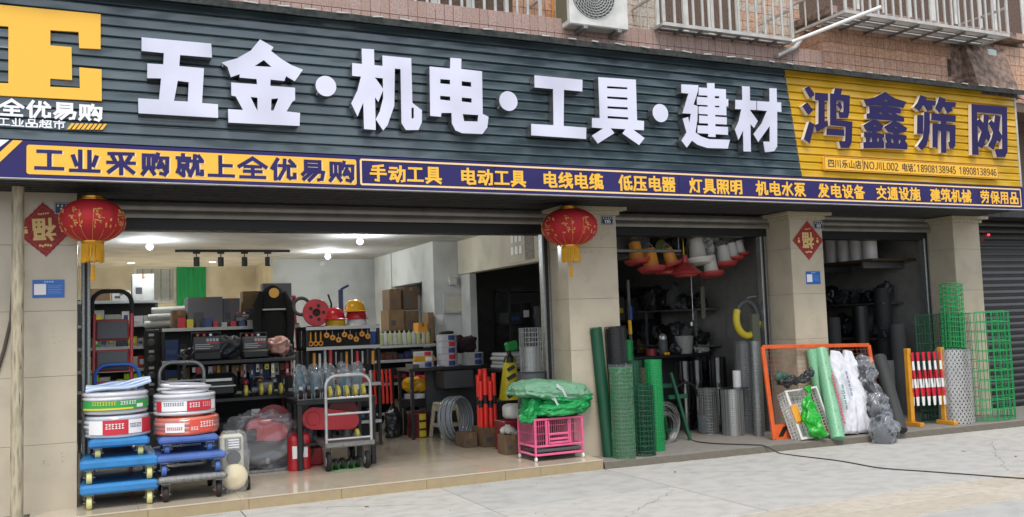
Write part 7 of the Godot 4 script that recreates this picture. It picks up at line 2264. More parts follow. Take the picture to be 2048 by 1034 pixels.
	# fire extinguishers
	for q in [[Vector3(1.86, TILE_Y, -0.90), "red fire extinguisher standing left of the work table leg"], [Vector3(1.98, TILE_Y, -0.96), "red fire extinguisher standing right of the work table leg"]]:
		var fe := thing("fire_extinguisher", q[1], "fire extinguisher", q[0])
		put("cylinder", MB.new().lathe(Vector3.ZERO, [Vector2(0, 0), Vector2(0.062, 0.0), Vector2(0.065, 0.015), Vector2(0.065, 0.30), Vector2(0.05, 0.345), Vector2(0.02, 0.365), Vector2(0.02, 0.39)], 22), mats.red_paint, fe)
		put("valve", MB.new().bb(Vector3(-0.02, 0.385, -0.015), Vector3(0.02, 0.41, 0.05), 0.004).bb(Vector3(-0.015, 0.41, -0.05), Vector3(0.015, 0.42, 0.07), 0.003), mats.shop_black, fe)
		put("label_patch", MB.new().bb(Vector3(-0.028, 0.12, 0.05), Vector3(0.02, 0.25, 0.0655), 0.004), mats.label_white, fe)
		put("hose", MB.new().tube(PackedVector3Array([Vector3(0.02, 0.39, 0.03), Vector3(0.08, 0.36, 0.03), Vector3(0.085, 0.2, 0.03), Vector3(0.07, 0.12, 0.03)]), 0.009, 6), mats.rubber, fe)
	# grey handled cart in front of the table
	var ct := thing("platform_cart", "grey steel platform cart with tall tube handle before the work table", "trolley")
	put("deck", MB.new().bb(Vector3(2.09, 0.335, -1.30), Vector3(2.60, 0.385, -0.52), 0.01), mats.steel_dull, ct)
	put("handle", handle_shape(2.11, 2.565, 0.385, 0.66, -0.54, [0.66, 0.42, 0.05], 0.0165), mats.steel, ct)
	for q in [[2.14, 0.095, -0.62], [2.53, 0.085, -0.60], [2.14, 0.085, -1.2], [2.53, 0.085, -1.2]]:
		var w := put("wheel", MB.new().lathe(Vector3(q[0] + 0.025, TILE_Y + q[1], q[2]), [Vector2(0, 0.01), Vector2(q[1] * 0.6, 0.0), Vector2(q[1] * 0.92, 0.004), Vector2(q[1], 0.014), Vector2(q[1], 0.036), Vector2(q[1] * 0.92, 0.046), Vector2(q[1] * 0.6, 0.05), Vector2(0, 0.04)], 26, bz), mats.rubber, ct)
		put("rim", MB.new().lathe(Vector3(q[0] + 0.028, TILE_Y + q[1], q[2]), [Vector2(0, 0), Vector2(q[1] * 0.5, 0), Vector2(q[1] * 0.5, 0.056), Vector2(0, 0.056)], 18, bz), mats.steel, w)
		put("fork", MB.new().bb(Vector3(q[0] - 0.034, TILE_Y + q[1], q[2] - 0.02), Vector3(q[0] - 0.030, 0.334, q[2] + 0.02)).bb(Vector3(q[0] + 0.03, TILE_Y + q[1], q[2] - 0.02), Vector3(q[0] + 0.034, 0.334, q[2] + 0.02)), mats.steel_dull, w)
	for i in 4:
		caster("black caster on a green base plate under the grey cart", Vector3(2.22 + 0.078 * i, TILE_Y, -0.66 - 0.03 * (i % 2)), 0.055, mats.rubber, mats.steel, "black casters on green plates", mats.label_green)

	# black rack with machines (left of the table)
	rack("black steel rack with machines in the middle of the lit shop", 0.86, 2.06, -2.2, -1.55, 1.28, [0.33, 0.82, 1.22], mats.black_metal)
	for i in 4:
		caster("yellow caster on the middle board of the black rack", Vector3(1.50 + [0.0, 0.16, 0.25, 0.37][i], 0.8205, -1.60), 0.062, mats.wheel_yellow, mats.steel, "yellow casters on the black rack", mats.shop_black)
	machine("black pressure washer with a printed panel on the black rack, nearer the ladder", Vector3(1.12, 1.2205, -1.75), 0.30)
	machine("black pressure washer with a printed panel on the black rack, nearer the helmets", Vector3(1.62, 1.2205, -1.75), 0.28)
	single("generator", MB.new().box(Vector3(1.2, 0.955, -1.8), Vector3(0.44, 0.25, 0.32), 0.04).bb(Vector3(1.02, 0.99, -1.64), Vector3(1.38, 1.04, -1.62), 0.004), mats.shop_black, "black generator on the middle board of the black rack", "generator")
	single("vent_strip", MB.new().bb(Vector3(1.03, 0.94, -1.645), Vector3(1.40, 0.955, -1.625), 0.002).bb(Vector3(1.05, 1.0, -1.639), Vector3(1.36, 1.03, -1.612), 0.002), mats.steel, "pale metal strips on the front of the black generator", "trim")
	single("chainsaw_body", MB.new().box(Vector3(1.74, 0.90, -1.85), Vector3(0.18, 0.14, 0.2), 0.02).box(Vector3(1.62, 0.88, -1.8), Vector3(0.08, 0.06, 0.08), 0.01), mats.steel_dull, "grey engine block behind the yellow casters on the black rack", "engine")
	for q in [[0.98, 0.3305, mats.shop_grey], [1.35, 0.3305, mats.shop_black], [1.75, 0.3305, mats.shop_grey]]:
		single("motor_block", MB.new().box(Vector3(q[0], q[1] + 0.13, -1.9), Vector3(0.28, 0.26, 0.3), 0.04), q[2], "dark motor on the lowest board of the black rack", "motor", "motors low on the black rack")
	single("receipt_card", MB.new().box(Vector3(1.62, 0.64, -1.72), Vector3(0.09, 0.07, 0.004), 0.0), mats.label_white, "white card standing on a motor low in the black rack", "card")
	# film bags on top of the rack
	fn.seed = 90
	single("bagged_tool", MB.new().blob(Vector3(1.36, 1.36, -1.95), Vector3(0.18, 0.12, 0.14), fn, 0.05, 40, 26, 0.7), mats.bag_grey, "grey film bagged tool between the two pressure washers", "bag")
	single("bagged_tool", MB.new().blob(Vector3(1.90, 1.34, -1.85), Vector3(0.12, 0.10, 0.12), fn, 0.05, 40, 26, 0.7), mat("bag_pink", hx("b98b7e"), 0.35), "pinkish bagged tool on the end of the black rack", "bag")

	# second row of shelving behind: cabinet, boxes, jacket
	rack("black shelf row with boxes behind the black rack", 0.75, 2.35, -3.5, -2.9, 1.60, [0.35, 0.8, 1.2, 1.58], mats.shop_black, mats.shelf_white, true)
	box_row("small boxed goods on the upper board of the black shelf row", "boxed goods behind the black rack", 0.78, 2.3, 1.2005, -2.95, 0.3, 0.10, 0.28, 0.09, 0.22, [mats.shop_grey, mats.shop_black, mats.red_frame, mats.blue_plastic, mats.cardboard], 5)
	box_row("boxed goods on the middle board of the black shelf row", "boxed goods low behind the black rack", 0.78, 2.3, 0.8005, -2.95, 0.3, 0.12, 0.3, 0.12, 0.26, [mats.shop_grey, mats.shop_black, mats.blue_plastic, mats.roll_dark], 6)
	carton("grey carton on the shelf row, left of the jacket", Vector3(1.05, 1.5805, -3.4), Vector3(1.45, 1.95, -3.0), mats.grey_box)
	carton("darker grey carton on the shelf row beside the tall brown carton", Vector3(1.46, 1.5805, -3.42), Vector3(1.66, 1.93, -3.05), mats.grey_box)
	carton("narrow brown carton standing at the left end of the shelf row", Vector3(0.88, 1.5805, -3.35), Vector3(1.03, 1.80, -3.05), mats.cardboard)
	carton("tall tan carton on the shelf row behind the jacket", Vector3(1.72, 1.5805, -3.45), Vector3(2.02, 2.02, -3.2), mats.cardboard_b)
	carton("flat grey carton tilted on top of the tan carton behind the jacket", Vector3(1.98, 1.5805, -3.48), Vector3(2.34, 2.12, -3.3), mats.grey_box)
	machine("dark power tool on a stand on top of the shelf row", Vector3(1.68, 1.5805, -3.05), 0.18)
	# black work jacket hung on a frame
	var jk := thing("work_jacket", "black work jacket with a yellow round emblem and grey stripe", "jacket")
	fn.seed = 33
	var jp := []
	for j in 25:
		var fy := j / 24.0
		var row := PackedVector3Array()
		for i in 41:
			var an := TAU * (i % 40) / 40.0
			var wv := lerpf(0.19, 0.17, fy) if fy < 0.72 else lerpf(0.05, 0.17, sqrt(maxf(0.0, 1.0 - pow((fy - 0.72) / 0.28, 2.0))))
			var rr := 1.0 + 0.18 * fn.get_noise_2d(an * 0.4, fy * 0.4)
			row.append(Vector3(2.0 + cos(an) * wv * rr, lerpf(1.25, 2.06, fy), -2.75 - sin(an) * 0.11 * rr))
		jp.append(row)
	put("body", MB.new().sheet(jp), mats.fabric_black, jk)
	put("emblem", MB.new().lathe(Vector3(2.0, 1.97, -2.648), [Vector2(0.06, 0), Vector2(0.06, 0.006), Vector2(0, 0.008)], 24, fb), mats.helmet_yellow, jk)
	put("stripe", MB.new().box(Vector3(2.0, 1.77, -2.655), Vector3(0.28, 0.02, 0.05), 0.01), mats.shelf_white, jk)
	for sg in [-1.0, 1.0]:
		put("sleeve", MB.new().tube(PackedVector3Array([Vector3(2.0 + sg * 0.12, 1.97, -2.74), Vector3(2.0 + sg * 0.19, 1.82, -2.71), Vector3(2.0 + sg * 0.20, 1.58, -2.68), Vector3(2.0 + sg * 0.18, 1.38, -2.66)]), [0.05, 0.055, 0.05, 0.045], 14), mats.fabric_black, jk)
	put("stand", MB.new().bar(Vector3(2.0, 1.2, -2.75), Vector3(2.0, 1.3, -2.75), 0.02), mats.black_metal, jk)
	step_ladder("small_ladder", "dark red folding ladder between the jacket and the reel", 2.33, -3.6, 0.24, 1.85, mats.red_frame, null, 6, false)

	# gondola with helmets, tapes and pliers
	var gx0 := 2.30
	var gx1 := 3.20
	rack("black gondola shelf with helmets on top and hanging tools", gx0, gx1, -2.75, -2.3, 1.55, [0.4, 0.85, 1.30, 1.54], mats.shop_black, mats.shelf_white, true)
	helmet("white helmet at the bottom of the right-hand helmet stack", Vector3(2.97, 1.545, -2.5), mats.helmet_white)
	helmet("red helmet in the middle of the right-hand helmet stack", Vector3(2.965, 1.63, -2.5), mats.helmet_red)
	helmet("orange-yellow helmet on top of the right-hand helmet stack", Vector3(2.95, 1.72, -2.5), mats.helmet_yellow)
	helmet("yellow helmet under the red one in the left-hand helmet stack", Vector3(2.70, 1.545, -2.48), mat("helmet_mustard", hx("c9a020"), 0.25))
	helmet("red helmet on top of the left-hand helmet stack", Vector3(2.69, 1.63, -2.48), mats.helmet_red)
	var rl := thing("cable_reel", "round red cable reel on the gondola beside the helmets", "reel", Vector3(2.46, 1.715, -2.5))
	put("flange", MB.new().lathe(Vector3(0, 0, 0.05), [Vector2(0.05, 0.0), Vector2(0.16, 0.0), Vector2(0.165, 0.012), Vector2(0.16, 0.022), Vector2(0.05, 0.022), Vector2(0.045, 0.01)], 36, fb), mats.red_paint, rl)
	put("drum", MB.new().lathe(Vector3(0, 0, -0.1), [Vector2(0, 0), Vector2(0.12, 0), Vector2(0.12, 0.15), Vector2(0, 0.155)], 28, fb), mats.rubber, rl)
	for i in 5:
		var an := TAU * i / 5.0
		put("socket", MB.new().lathe(Vector3(cos(an) * 0.085, sin(an) * 0.085, 0.07), [Vector2(0.022, 0), Vector2(0.022, 0.006), Vector2(0, 0.006)], 12, fb), mats.shop_black, rl)
	put("stand", MB.new().tube(PackedVector3Array([Vector3(-0.1, -0.17, 0.0), Vector3(0.17, -0.17, 0.0), Vector3(0.2, 0.1, 0.0), Vector3(0.16, 0.22, 0.0)]), 0.012, 8), mats.shop_black, rl)
	single("saw_arc", MB.new().ring(Vector3(2.33, 1.80, -2.66), 0.10, 0.022, 28, 8, fb), mats.shop_grey, "grey ring guard standing behind the red reel", "guard")
	single("blue_hand_pump", MB.new().bb(Vector3(2.80, 1.5405, -2.72), Vector3(2.85, 2.0, -2.66), 0.008).bar(Vector3(2.825, 2.0, -2.69), Vector3(2.92, 2.05, -2.66), 0.014), mats.blue_plastic, "blue tool with a raised lever behind the helmets", "tool")
	rng.seed = 3
	for i in 8:
		var x := 2.55 + 0.072 * i
		var tp := thing("tape_measure", "orange hand tool hanging in the row below the helmets", "tool", Vector3(x, 1.44 - 0.03 * (i % 3), -2.33), "orange tools hanging on the gondola")
		put("body", MB.new().lathe(Vector3(0, 0, 0), [Vector2(0.012, 0), Vector2(0.032, 0.0), Vector2(0.032, 0.022), Vector2(0.012, 0.022)], 18, fb), mats.orange_tool, tp)
		put("hook", MB.new().bar(Vector3(0, 0.03, 0.01), Vector3(0, 0.08, 0.01), 0.003), mats.steel, tp)
	for i in 3:
		single("pipe_wrench", MB.new().box(Vector3(2.36 + 0.06 * i, 1.42, -2.32), Vector3(0.018, 0.13, 0.02), 0.006).ring(Vector3(2.36 + 0.06 * i, 1.345, -2.32), 0.024, 0.008, 16, 6, fb), mats.orange_tool, "long orange wrench hanging at the left of the gondola", "wrench", "orange wrenches on the gondola")
	for i in 12:
		single("hand_tool", MB.new().box(Vector3(2.40 + 0.065 * i, 1.15 + rng.randf_range(-0.03, 0.03), -2.33), Vector3(rng.randf_range(0.015, 0.04), rng.randf_range(0.14, 0.24), 0.02), 0.006), [mats.steel, mats.red_plastic, mats.shop_grey, mats.shelf_white, mats.orange_tool][rng.randi() % 5], "slim hand tool hanging below the second price rail", "tool", "hand tools hanging on the gondola")
	box_row("boxed fittings on the third board of the gondola", "boxed fittings on the gondola", gx0 + 0.04, gx1 - 0.04, 0.8505, -2.36, 0.3, 0.08, 0.2, 0.06, 0.14, [mats.shop_grey, mats.shop_black, mats.cardboard, mats.white_box], 16)
	box_row("boxed fittings on the lowest board of the gondola", "boxed fittings low on the gondola", gx0 + 0.04, gx1 - 0.04, 0.4005, -2.36, 0.3, 0.1, 0.25, 0.1, 0.18, [mats.shop_grey, mats.shop_black, mats.roll_dark], 17)

	# shelf against the far right with glue bottles
	rack("grey shelf with a row of pale green bottles near the white column", 3.50, 4.40, -4.2, -3.6, 1.30, [0.35, 0.75, 1.06, 1.26], mats.shop_black, mats.shelf_white, true)
	for i in 11:
		single("glue_bottle", MB.new().box(Vector3(3.62 + 0.068 * i, 1.345, -3.68), Vector3(0.06, 0.17, 0.05), 0.012).cyl(Vector3(3.62 + 0.068 * i, 1.43, -3.68), 0.012, 0.03, 10), [mat("pale_green", hx("b9c08a"), 0.5), mats.white_box][i % 2], "pale boxed bottle in the row on the grey shelf", "bottle", "pale bottles on the grey shelf")
	single("blue_bucket", MB.new().lathe(Vector3(3.54, 1.2605, -3.75), [Vector2(0, 0), Vector2(0.05, 0), Vector2(0.06, 0.2), Vector2(0.0, 0.2)], 18), mats.blue_plastic, "blue plastic tub at the left end of the grey shelf", "tub")
	box_row("small blue and grey packs on the second board of the grey shelf", "packs on the grey shelf", 3.56, 4.36, 1.0605, -3.66, 0.3, 0.08, 0.15, 0.06, 0.12, [mats.blue_plastic, mats.shop_grey, mats.cardboard], 24)
	box_row("packs on the third board of the grey shelf", "packs low on the grey shelf", 3.56, 4.36, 0.7505, -3.66, 0.3, 0.1, 0.2, 0.06, 0.12, [mats.shop_black, mats.shop_grey, mats.red_frame], 25)
	# cartons stacked beside the far column
	var cz := -4.4
	var qa := at(778, 662, cz)
	var qb := at(846, 577, cz)
	var ym := (qa.y + qb.y) * 0.5
	var xm := lerpf(qa.x, qb.x, 0.45)
	single("carton_stand", MB.new().bb(Vector3(qa.x - 0.05, TILE_Y, -5.0), Vector3(4.44, qa.y, -4.35), 0.005), mats.shop_black, "dark cabinet that carries the cartons beside the white column", "cabinet")
	carton("lower left tan carton of the stack between the white columns", Vector3(qa.x, qa.y + 0.0005, cz - 0.4), Vector3(xm, ym, cz), mats.cardboard_b)
	carton("lower right brown carton of the stack between the white columns", Vector3(xm + 0.01, qa.y + 0.0005, cz - 0.4), Vector3(4.42, ym - 0.02, cz + 0.02), mats.cardboard)
	carton("upper left brown carton of the stack between the white columns", Vector3(qa.x + 0.03, ym + 0.0005, cz - 0.4), Vector3(xm - 0.03, qb.y, cz - 0.04), mats.cardboard)
	carton("upper right dark carton of the stack between the white columns", Vector3(xm, ym + 0.0005, cz - 0.4), Vector3(4.42, qb.y + 0.03, cz), mat("cardboard_dark", hx("5c4a3a"), 0.8))
	carton("small orange carton in front of the carton stack", Vector3(4.16, 1.2605, -3.88), Vector3(4.30, 1.56, -3.66), mats.orange_tool)
	carton("slim tan carton beside the small orange carton", Vector3(4.31, 1.2605, -3.88), Vector3(4.395, 1.70, -3.66), mats.cardboard_b)

	# counter with cable coils
	var ck := thing("counter", "dark counter with stacked cable coils before the white column", "counter")
	put("top", MB.new().bb(Vector3(3.62, 0.94, -3.0), Vector3(4.82, 0.98, -2.45), 0.004), mats.shop_black, ck)
	put("front_panel", MB.new().bb(Vector3(4.0, TILE_Y, -2.98), Vector3(4.8, 0.939, -2.94)), mats.shop_grey, ck)
	for x in [3.63, 4.77]:
		for z in [-2.99, -2.49]:
			put("leg", MB.new().bb(Vector3(x, TILE_Y, z), Vector3(x + 0.04, 0.939, z + 0.04)), mats.shop_black, ck)
	put("drawer", MB.new().bb(Vector3(4.1, 0.70, -2.93), Vector3(4.5, 0.93, -2.5), 0.006), mats.shop_grey, ck)
	for i in 5:
		cable_coil("white cable coil in the tall stack on the dark counter", Vector3(4.2 + 0.005 * (i % 2), 0.981 + 0.082 * i, -2.66), 0.135, 0.08, mats.hose_white, [mats.label_blue, mats.label_red][i % 2], "white cable coils on the counter")
	single("black_cap_pad", MB.new().blob(Vector3(4.2, 1.415, -2.66), Vector3(0.10, 0.022, 0.09), fn, 0.006, 24, 12, 0.7), mats.shop_black, "flat black pad on top of the tall white coil stack", "pad")
	for i in 2:
		cable_coil("grey-white cable coil in the low stack beside the tall one", Vector3(4.56, 0.981 + 0.082 * i, -2.66), 0.145, 0.08, mats.white_box, mats.label_blue, "low coil stack on the counter")
	cable_coil("white cable coil at the bottom of the left stack on the counter", Vector3(3.88, 0.981, -2.68), 0.14, 0.075, mats.hose_white, mats.label_blue, "left coil stack on the counter")
	cable_coil("yellow cable coil in the left stack on the counter", Vector3(3.89, 1.057, -2.68), 0.14, 0.07, mats.helmet_yellow, mats.label_white, "left coil stack on the counter")
	cable_coil("white cable coil with a red label on top of the left stack", Vector3(3.88, 1.128, -2.68), 0.13, 0.06, mats.hose_white, mats.label_red, "left coil stack on the counter")
	single("paper_stack", MB.new().bb(Vector3(3.68, 0.9805, -2.8), Vector3(3.76, 1.03, -2.5), 0.002).bb(Vector3(4.02, 0.9805, -2.56), Vector3(4.1, 0.992, -2.46)), mats.shop_grey, "grey paper pads beside the left coil stack", "paper")
	single("dark_clothing", MB.new().blob(Vector3(4.50, 1.25, -2.85), Vector3(0.19, 0.115, 0.13), fn, 0.05, 40, 26, 0.7), mat("maroon_cloth", hx("2f1a20"), 0.9), "folded dark clothing piled behind the low coil stack", "clothing")
	# yellow bag on black crates under the counter end, red coils, black bag, stool
	single("dark_crate", MB.new().bb(Vector3(3.68, 0.45, -3.32), Vector3(4.08, 0.56, -2.98), 0.01).bb(Vector3(3.7, TILE_Y, -3.3), Vector3(3.74, 0.449, -3.0)).bb(Vector3(4.02, TILE_Y, -3.3), Vector3(4.06, 0.449, -3.0)), mats.shop_black, "black low table that carries the yellow coil bags", "table")
	for i in 3:
		cable_coil("red hose coil with yellow label in the floor stack beside the stool", Vector3(3.80, TILE_Y + 0.0005 + 0.105 * i, -2.72), 0.135, 0.102, mats.dark_red, mats.label_yellow, "red coils on the floor")
	cable_coil("white wire coil under the yellow bag", Vector3(3.90, 0.561, -3.1), 0.15, 0.07, mats.hose_white, mats.label_white, "coils on the low table")
	single("yellow_coil_bag", MB.new().blob(Vector3(3.90, 0.735, -3.1), Vector3(0.17, 0.105, 0.15), fn, 0.03, 40, 24, 0.7), mats.helmet_yellow, "yellow film bagged coil on the low black table", "bag")
	single("red_coil_bag", MB.new().blob(Vector3(4.0, 0.80, -3.16), Vector3(0.10, 0.06, 0.1), fn, 0.03, 30, 20, 0.7), mats.red_plastic, "red film bag beside the yellow bagged coil", "bag")
	bag("black_backpack", "black shiny backpack on the floor beside the red coils", PackedVector3Array([Vector3(3.50, TILE_Y + 0.01, -2.85), Vector3(3.50, 0.25, -2.85), Vector3(3.51, 0.42, -2.87), Vector3(3.51, 0.5, -2.88)]), PackedFloat32Array([0.11, 0.13, 0.11, 0.04]), mats.bag_black, 19, 0.03, 8.0, 0.8)
	var so := thing("plastic_stool", "cream plastic stool standing on the tile floor", "stool", Vector3(4.1, TILE_Y, -2.5), "", 0.2)
	put("seat", MB.new().bb(Vector3(-0.125, 0.40, -0.125), Vector3(0.125, 0.44, 0.125), 0.015), mats.cream_plastic, so)
	for sx in [-1.0, 1.0]:
		for sz in [-1.0, 1.0]:
			put("leg", MB.new().beam(Vector3(sx * 0.145, 0, sz * 0.145), Vector3(sx * 0.105, 0.40, sz * 0.105), 0.042, 0.042, 0.006), mats.cream_plastic, so)
	for s in [-1.0, 1.0]:
		put("stretcher", MB.new().bb(Vector3(-0.12, 0.13, s * 0.132 - 0.008), Vector3(0.12, 0.17, s * 0.132 + 0.008), 0.003), mats.cream_plastic, so)
		put("apron", MB.new().bb(Vector3(-0.1, 0.33, s * 0.115 - 0.008), Vector3(0.1, 0.40, s * 0.115 + 0.008), 0.003), mats.cream_plastic, so)
		put("stretcher", MB.new().bb(Vector3(s * 0.132 - 0.008, 0.13, -0.12), Vector3(s * 0.132 + 0.008, 0.17, 0.12), 0.003), mats.cream_plastic, so)
		put("apron", MB.new().bb(Vector3(s * 0.115 - 0.008, 0.33, -0.1), Vector3(s * 0.115 + 0.008, 0.40, 0.1), 0.003), mats.cream_plastic, so)
	# batons hanging on the grey shelf end
	for i in 6:
		var x := 3.36 + 0.055 * i
		single("red_baton", MB.new().tube(PackedVector3Array([Vector3(x, 0.62, -3.3), Vector3(x, 0.95, -3.34)]), 0.016, 10).tube(PackedVector3Array([Vector3(x, 0.5, -3.29), Vector3(x, 0.62, -3.3)]), 0.018, 10), mats.fluor_red, "short red baton hanging beside the gondola end", "baton", "red batons by the gondola")
	single("baton_rail", MB.new().bb(Vector3(3.3, 0.93, -3.36), Vector3(3.7, 0.96, -3.34)).bb(Vector3(3.3, TILE_Y, -3.40), Vector3(3.34, 0.96, -3.365)).bb(Vector3(3.66, TILE_Y, -3.40), Vector3(3.7, 0.96, -3.365)), mats.shop_black, "black rail stand carrying the short red batons", "stand")
	# bundle of red and black marker posts in a carton
	rng.seed = 9
	var bx := Vector3(4.20, TILE_Y, -1.34)
	carton("brown carton on the floor under the red marker posts, beside the hose coil", Vector3(4.07, TILE_Y, -1.55), Vector3(4.33, 0.32, -1.22), mats.cardboard)
	carton("small brown carton on the floor between the marker posts and hose coil", Vector3(3.88, TILE_Y, -1.62), Vector3(4.05, 0.26, -1.34), mats.cardboard)
	for i in 9:
		var ang := TAU * i / 9.0
		var px := 4.19 + cos(ang) * 0.085 + rng.randf_range(-0.015, 0.015)
		var pz := -1.38 + sin(ang) * 0.09
		var h0 := 0.3205
		var h1 := rng.randf_range(0.84, 1.0)
		var mp := thing("marker_post", "red marker post with a black band in the bundle on the carton", "post", Vector3(px, h0, pz), "red marker posts")
		var L := h1 - h0
		put("lower_tube", MB.new().cyl(Vector3.ZERO, 0.026, L * 0.42, 14), mats.fluor_red, mp)
		put("black_band", MB.new().cyl(Vector3(0, L * 0.42 + 0.0005, 0), 0.0275, L * 0.16, 14), mats.shop_black, mp)
		put("upper_tube", MB.new().cyl(Vector3(0, L * 0.58 + 0.001, 0), 0.026, L * 0.42, 14), mats.fluor_red, mp)
	# grey hose coil standing on edge
	var hc := MB.new()
	for i in 9:
		hc.ring(Vector3(3.96 + 0.013 * i, TILE_Y + 0.275 + 0.002 * i, -1.98 + 0.018 * i), 0.25 + 0.009 * sin(i * 2.1), 0.0115, 44, 7, Basis(Vector3.UP, 0.62) * Basis(Vector3.RIGHT, -0.08) * fb)
	single("hose_ring", hc, mat("hose_grey", hx("868c92"), 0.2, {"coat": 0.6}), "translucent grey hose coil standing on edge on the tile floor", "hose")
	# yellow and black caution cone, jug, boxes behind the cage
	single("plinth_box", MB.new().bb(Vector3(4.33, TILE_Y, -1.75), Vector3(4.74, 0.60, -1.30), 0.004), mats.shop_black, "dark box under the yellow caution cone", "box")
	var cn := thing("caution_cone", "yellow and black caution stand with a handle behind the marker posts", "caution stand", Vector3(4.56, 0.6005, -1.5))
	put("body", MB.new().lathe(Vector3.ZERO, [Vector2(0, 0), Vector2(0.175, 0), Vector2(0.10, 0.40), Vector2(0.06, 0.5), Vector2(0.03, 0.54), Vector2(0.0, 0.545)], 4, Basis(Vector3.UP, 0.5)), mats.cone_yellow, cn)
	var dk := MB.new()
	for i in 4:
		dk.box(Vector3(-0.02, 0.07 + 0.1 * i, 0.118 - 0.013 * i), Vector3(0.15 - 0.018 * i, 0.045, 0.02), 0.0, Basis(Vector3.UP, -0.28) * Basis(Vector3.BACK, 0.5) * Basis(Vector3.RIGHT, -0.13))
	put("black_stripe", dk, mats.shop_black, cn)
	put("handle", MB.new().lathe(Vector3(0, 0.44, 0), [Vector2(0.078, 0), Vector2(0.06, 0.06), Vector2(0.028, 0.10), Vector2(0.025, 0.14), Vector2(0, 0.145)], 14), mats.shop_black, cn)
	single("plastic_jug", MB.new().blob(Vector3(4.30, 0.52, -0.85), Vector3(0.13, 0.085, 0.11), fn, 0.01, 40, 24, 0.55), mats.white_box, "pale plastic pack beside the green tarps above the carton", "pack")
	single("low_stand", MB.new().bb(Vector3(4.12, TILE_Y, -1.0), Vector3(4.45, 0.43, -0.72), 0.006), mats.dark_red, "dark red box under the pale plastic pack behind the cage", "box")
	carton("open brown carton full of white rags behind the cage", Vector3(4.02, TILE_Y, -0.70), Vector3(4.22, 0.31, -0.50), mats.cardboard)
	single("rag_heap", MB.new().blob(Vector3(4.11, 0.345, -0.60), Vector3(0.09, 0.05, 0.08), fn, 0.06, 30, 20, 0.8), mats.sack_white, "white rags heaped in the open brown carton", "rags")
	# table with folded sheets and goods further in, orange ladder
	single("goods_table", MB.new().bb(Vector3(4.6, 0.90, -2.35), Vector3(5.5, 0.94, -1.75), 0.004).bb(Vector3(4.62, SLAB_Y, -2.3), Vector3(4.66, 0.899, -2.26)).bb(Vector3(5.44, SLAB_Y, -2.3), Vector3(5.48, 0.899, -2.26)).bb(Vector3(4.62, TILE_Y, -1.82), Vector3(4.66, 0.899, -1.78)), mats.shop_black, "dark table with grey folded sheets beyond the counter", "table")
	for i in 4:
		single("folded_sheet", MB.new().bb(Vector3(4.65 + 0.02 * (i % 2), 0.9405 + 0.05 * i, -2.3), Vector3(5.40 - 0.03 * i, 0.988 + 0.05 * i, -1.8), 0.015), mats.shelf_white if i % 2 else mats.sack_white, "grey folded sheet in the pile on the dark table", "sheet", "folded sheets on the dark table")
	single("green_packet", MB.new().box(Vector3(4.76, 1.22, -1.86), Vector3(0.16, 0.12, 0.1), 0.02, Basis(Vector3.BACK, 0.2)), mats.label_green, "green packet lying on the folded grey sheets", "packet")
	carton("white carton with a printed edge under the green packet", Vector3(4.78, 0.605, -1.74), Vector3(5.15, 0.86, -1.45), mats.white_box)
	single("plinth_box", MB.new().bb(Vector3(4.76, TILE_Y, -1.76), Vector3(5.2, 0.604, -1.40), 0.004), mats.shop_black, "dark box under the white carton", "box")
	step_ladder("orange_ladder", "orange-red folding ladder beside the steel mesh roll", 5.02, -1.15, 0.26, 1.25, mat("ladder_orange", hx("b8412c"), 0.45), null, 5, false)
	# framed certificate, small sign and junction box on the near column
	var fc := at(886, 588, -3.76)
	var fd := at(932, 626, -3.76)
	var fm := thing("framed_certificate", "silver framed certificate on the near white column", "picture frame")
	put("frame", MB.new().bb(Vector3(fc.x, fd.y, -3.775), Vector3(fd.x, fc.y, -3.75), 0.006), mats.aluminium, fm)
	put("sheet", MB.new().bb(Vector3(fc.x + 0.045, fd.y + 0.04, -3.751), Vector3(fd.x - 0.045, fc.y - 0.04, -3.747)), mats.wall_cream, fm)
	var ga := at(873, 630, -3.77)
	var gb := at(887, 650, -3.77)
	single("notice_card", MB.new().bb(Vector3(ga.x, gb.y, -3.779), Vector3(gb.x, ga.y, -3.772), 0.003), mats.label_white, "small white notice card under the framed certificate", "card")
	var je := at(905, 562, -3.74)
	single("switch_box", MB.new().box(je, Vector3(0.12, 0.12, 0.07), 0.01), mats.white_box, "white switch box above the framed certificate", "box")
	# switch display board on the beam near the door
	var da := at_x(1018, 475, 4.825)
	var db := at_x(1082, 515, 4.825)
	var bd := thing("switch_board", "pale display board of wall switches on the beam", "display board")
	put("board", MB.new().bb(Vector3(4.805, 2.26, da.z), Vector3(4.829, 2.70, -0.9)), mats.wall_cream, bd)
	for r in 2:
		for i in 3:
			var z := da.z + 0.10 + 0.12 * i
			put("switch", MB.new().bb(Vector3(4.796, 2.36 + 0.15 * r, z), Vector3(4.806, 2.46 + 0.15 * r, z + 0.085), 0.003), mats.label_white, bd)
		put("switch", MB.new().bb(Vector3(4.796, 2.36 + 0.15 * r, da.z + 0.85), Vector3(4.806, 2.46 + 0.15 * r, da.z + 0.97), 0.003), mat("slate", hx("6d7684"), 0.4), bd)
	put("photo_strip", MB.new().bb(Vector3(4.80, 2.27, da.z + 0.5), Vector3(4.8055, 2.69, da.z + 0.75)), mat("photo_brown", hx("8a7a68"), 0.6, {"tex": "rust", "scale": 0.4}), bd)
	# left-hand shelves: white goods
	rack("white-lipped shelf of packets near the left wall", -0.15, 0.78, -4.6, -4.0, 1.98, [0.5, 0.85, 1.10, 1.38, 1.66, 1.96], mats.shop_grey, mats.shelf_white, true)
	box_row("pale bag of goods on the fifth board of the left shelf", "pale goods on the left shelf", -0.12, 0.75, 1.6605, -4.02, 0.35, 0.10, 0.20, 0.1, 0.22, [mats.white_box, mats.sack_white, mats.label_white], 31)
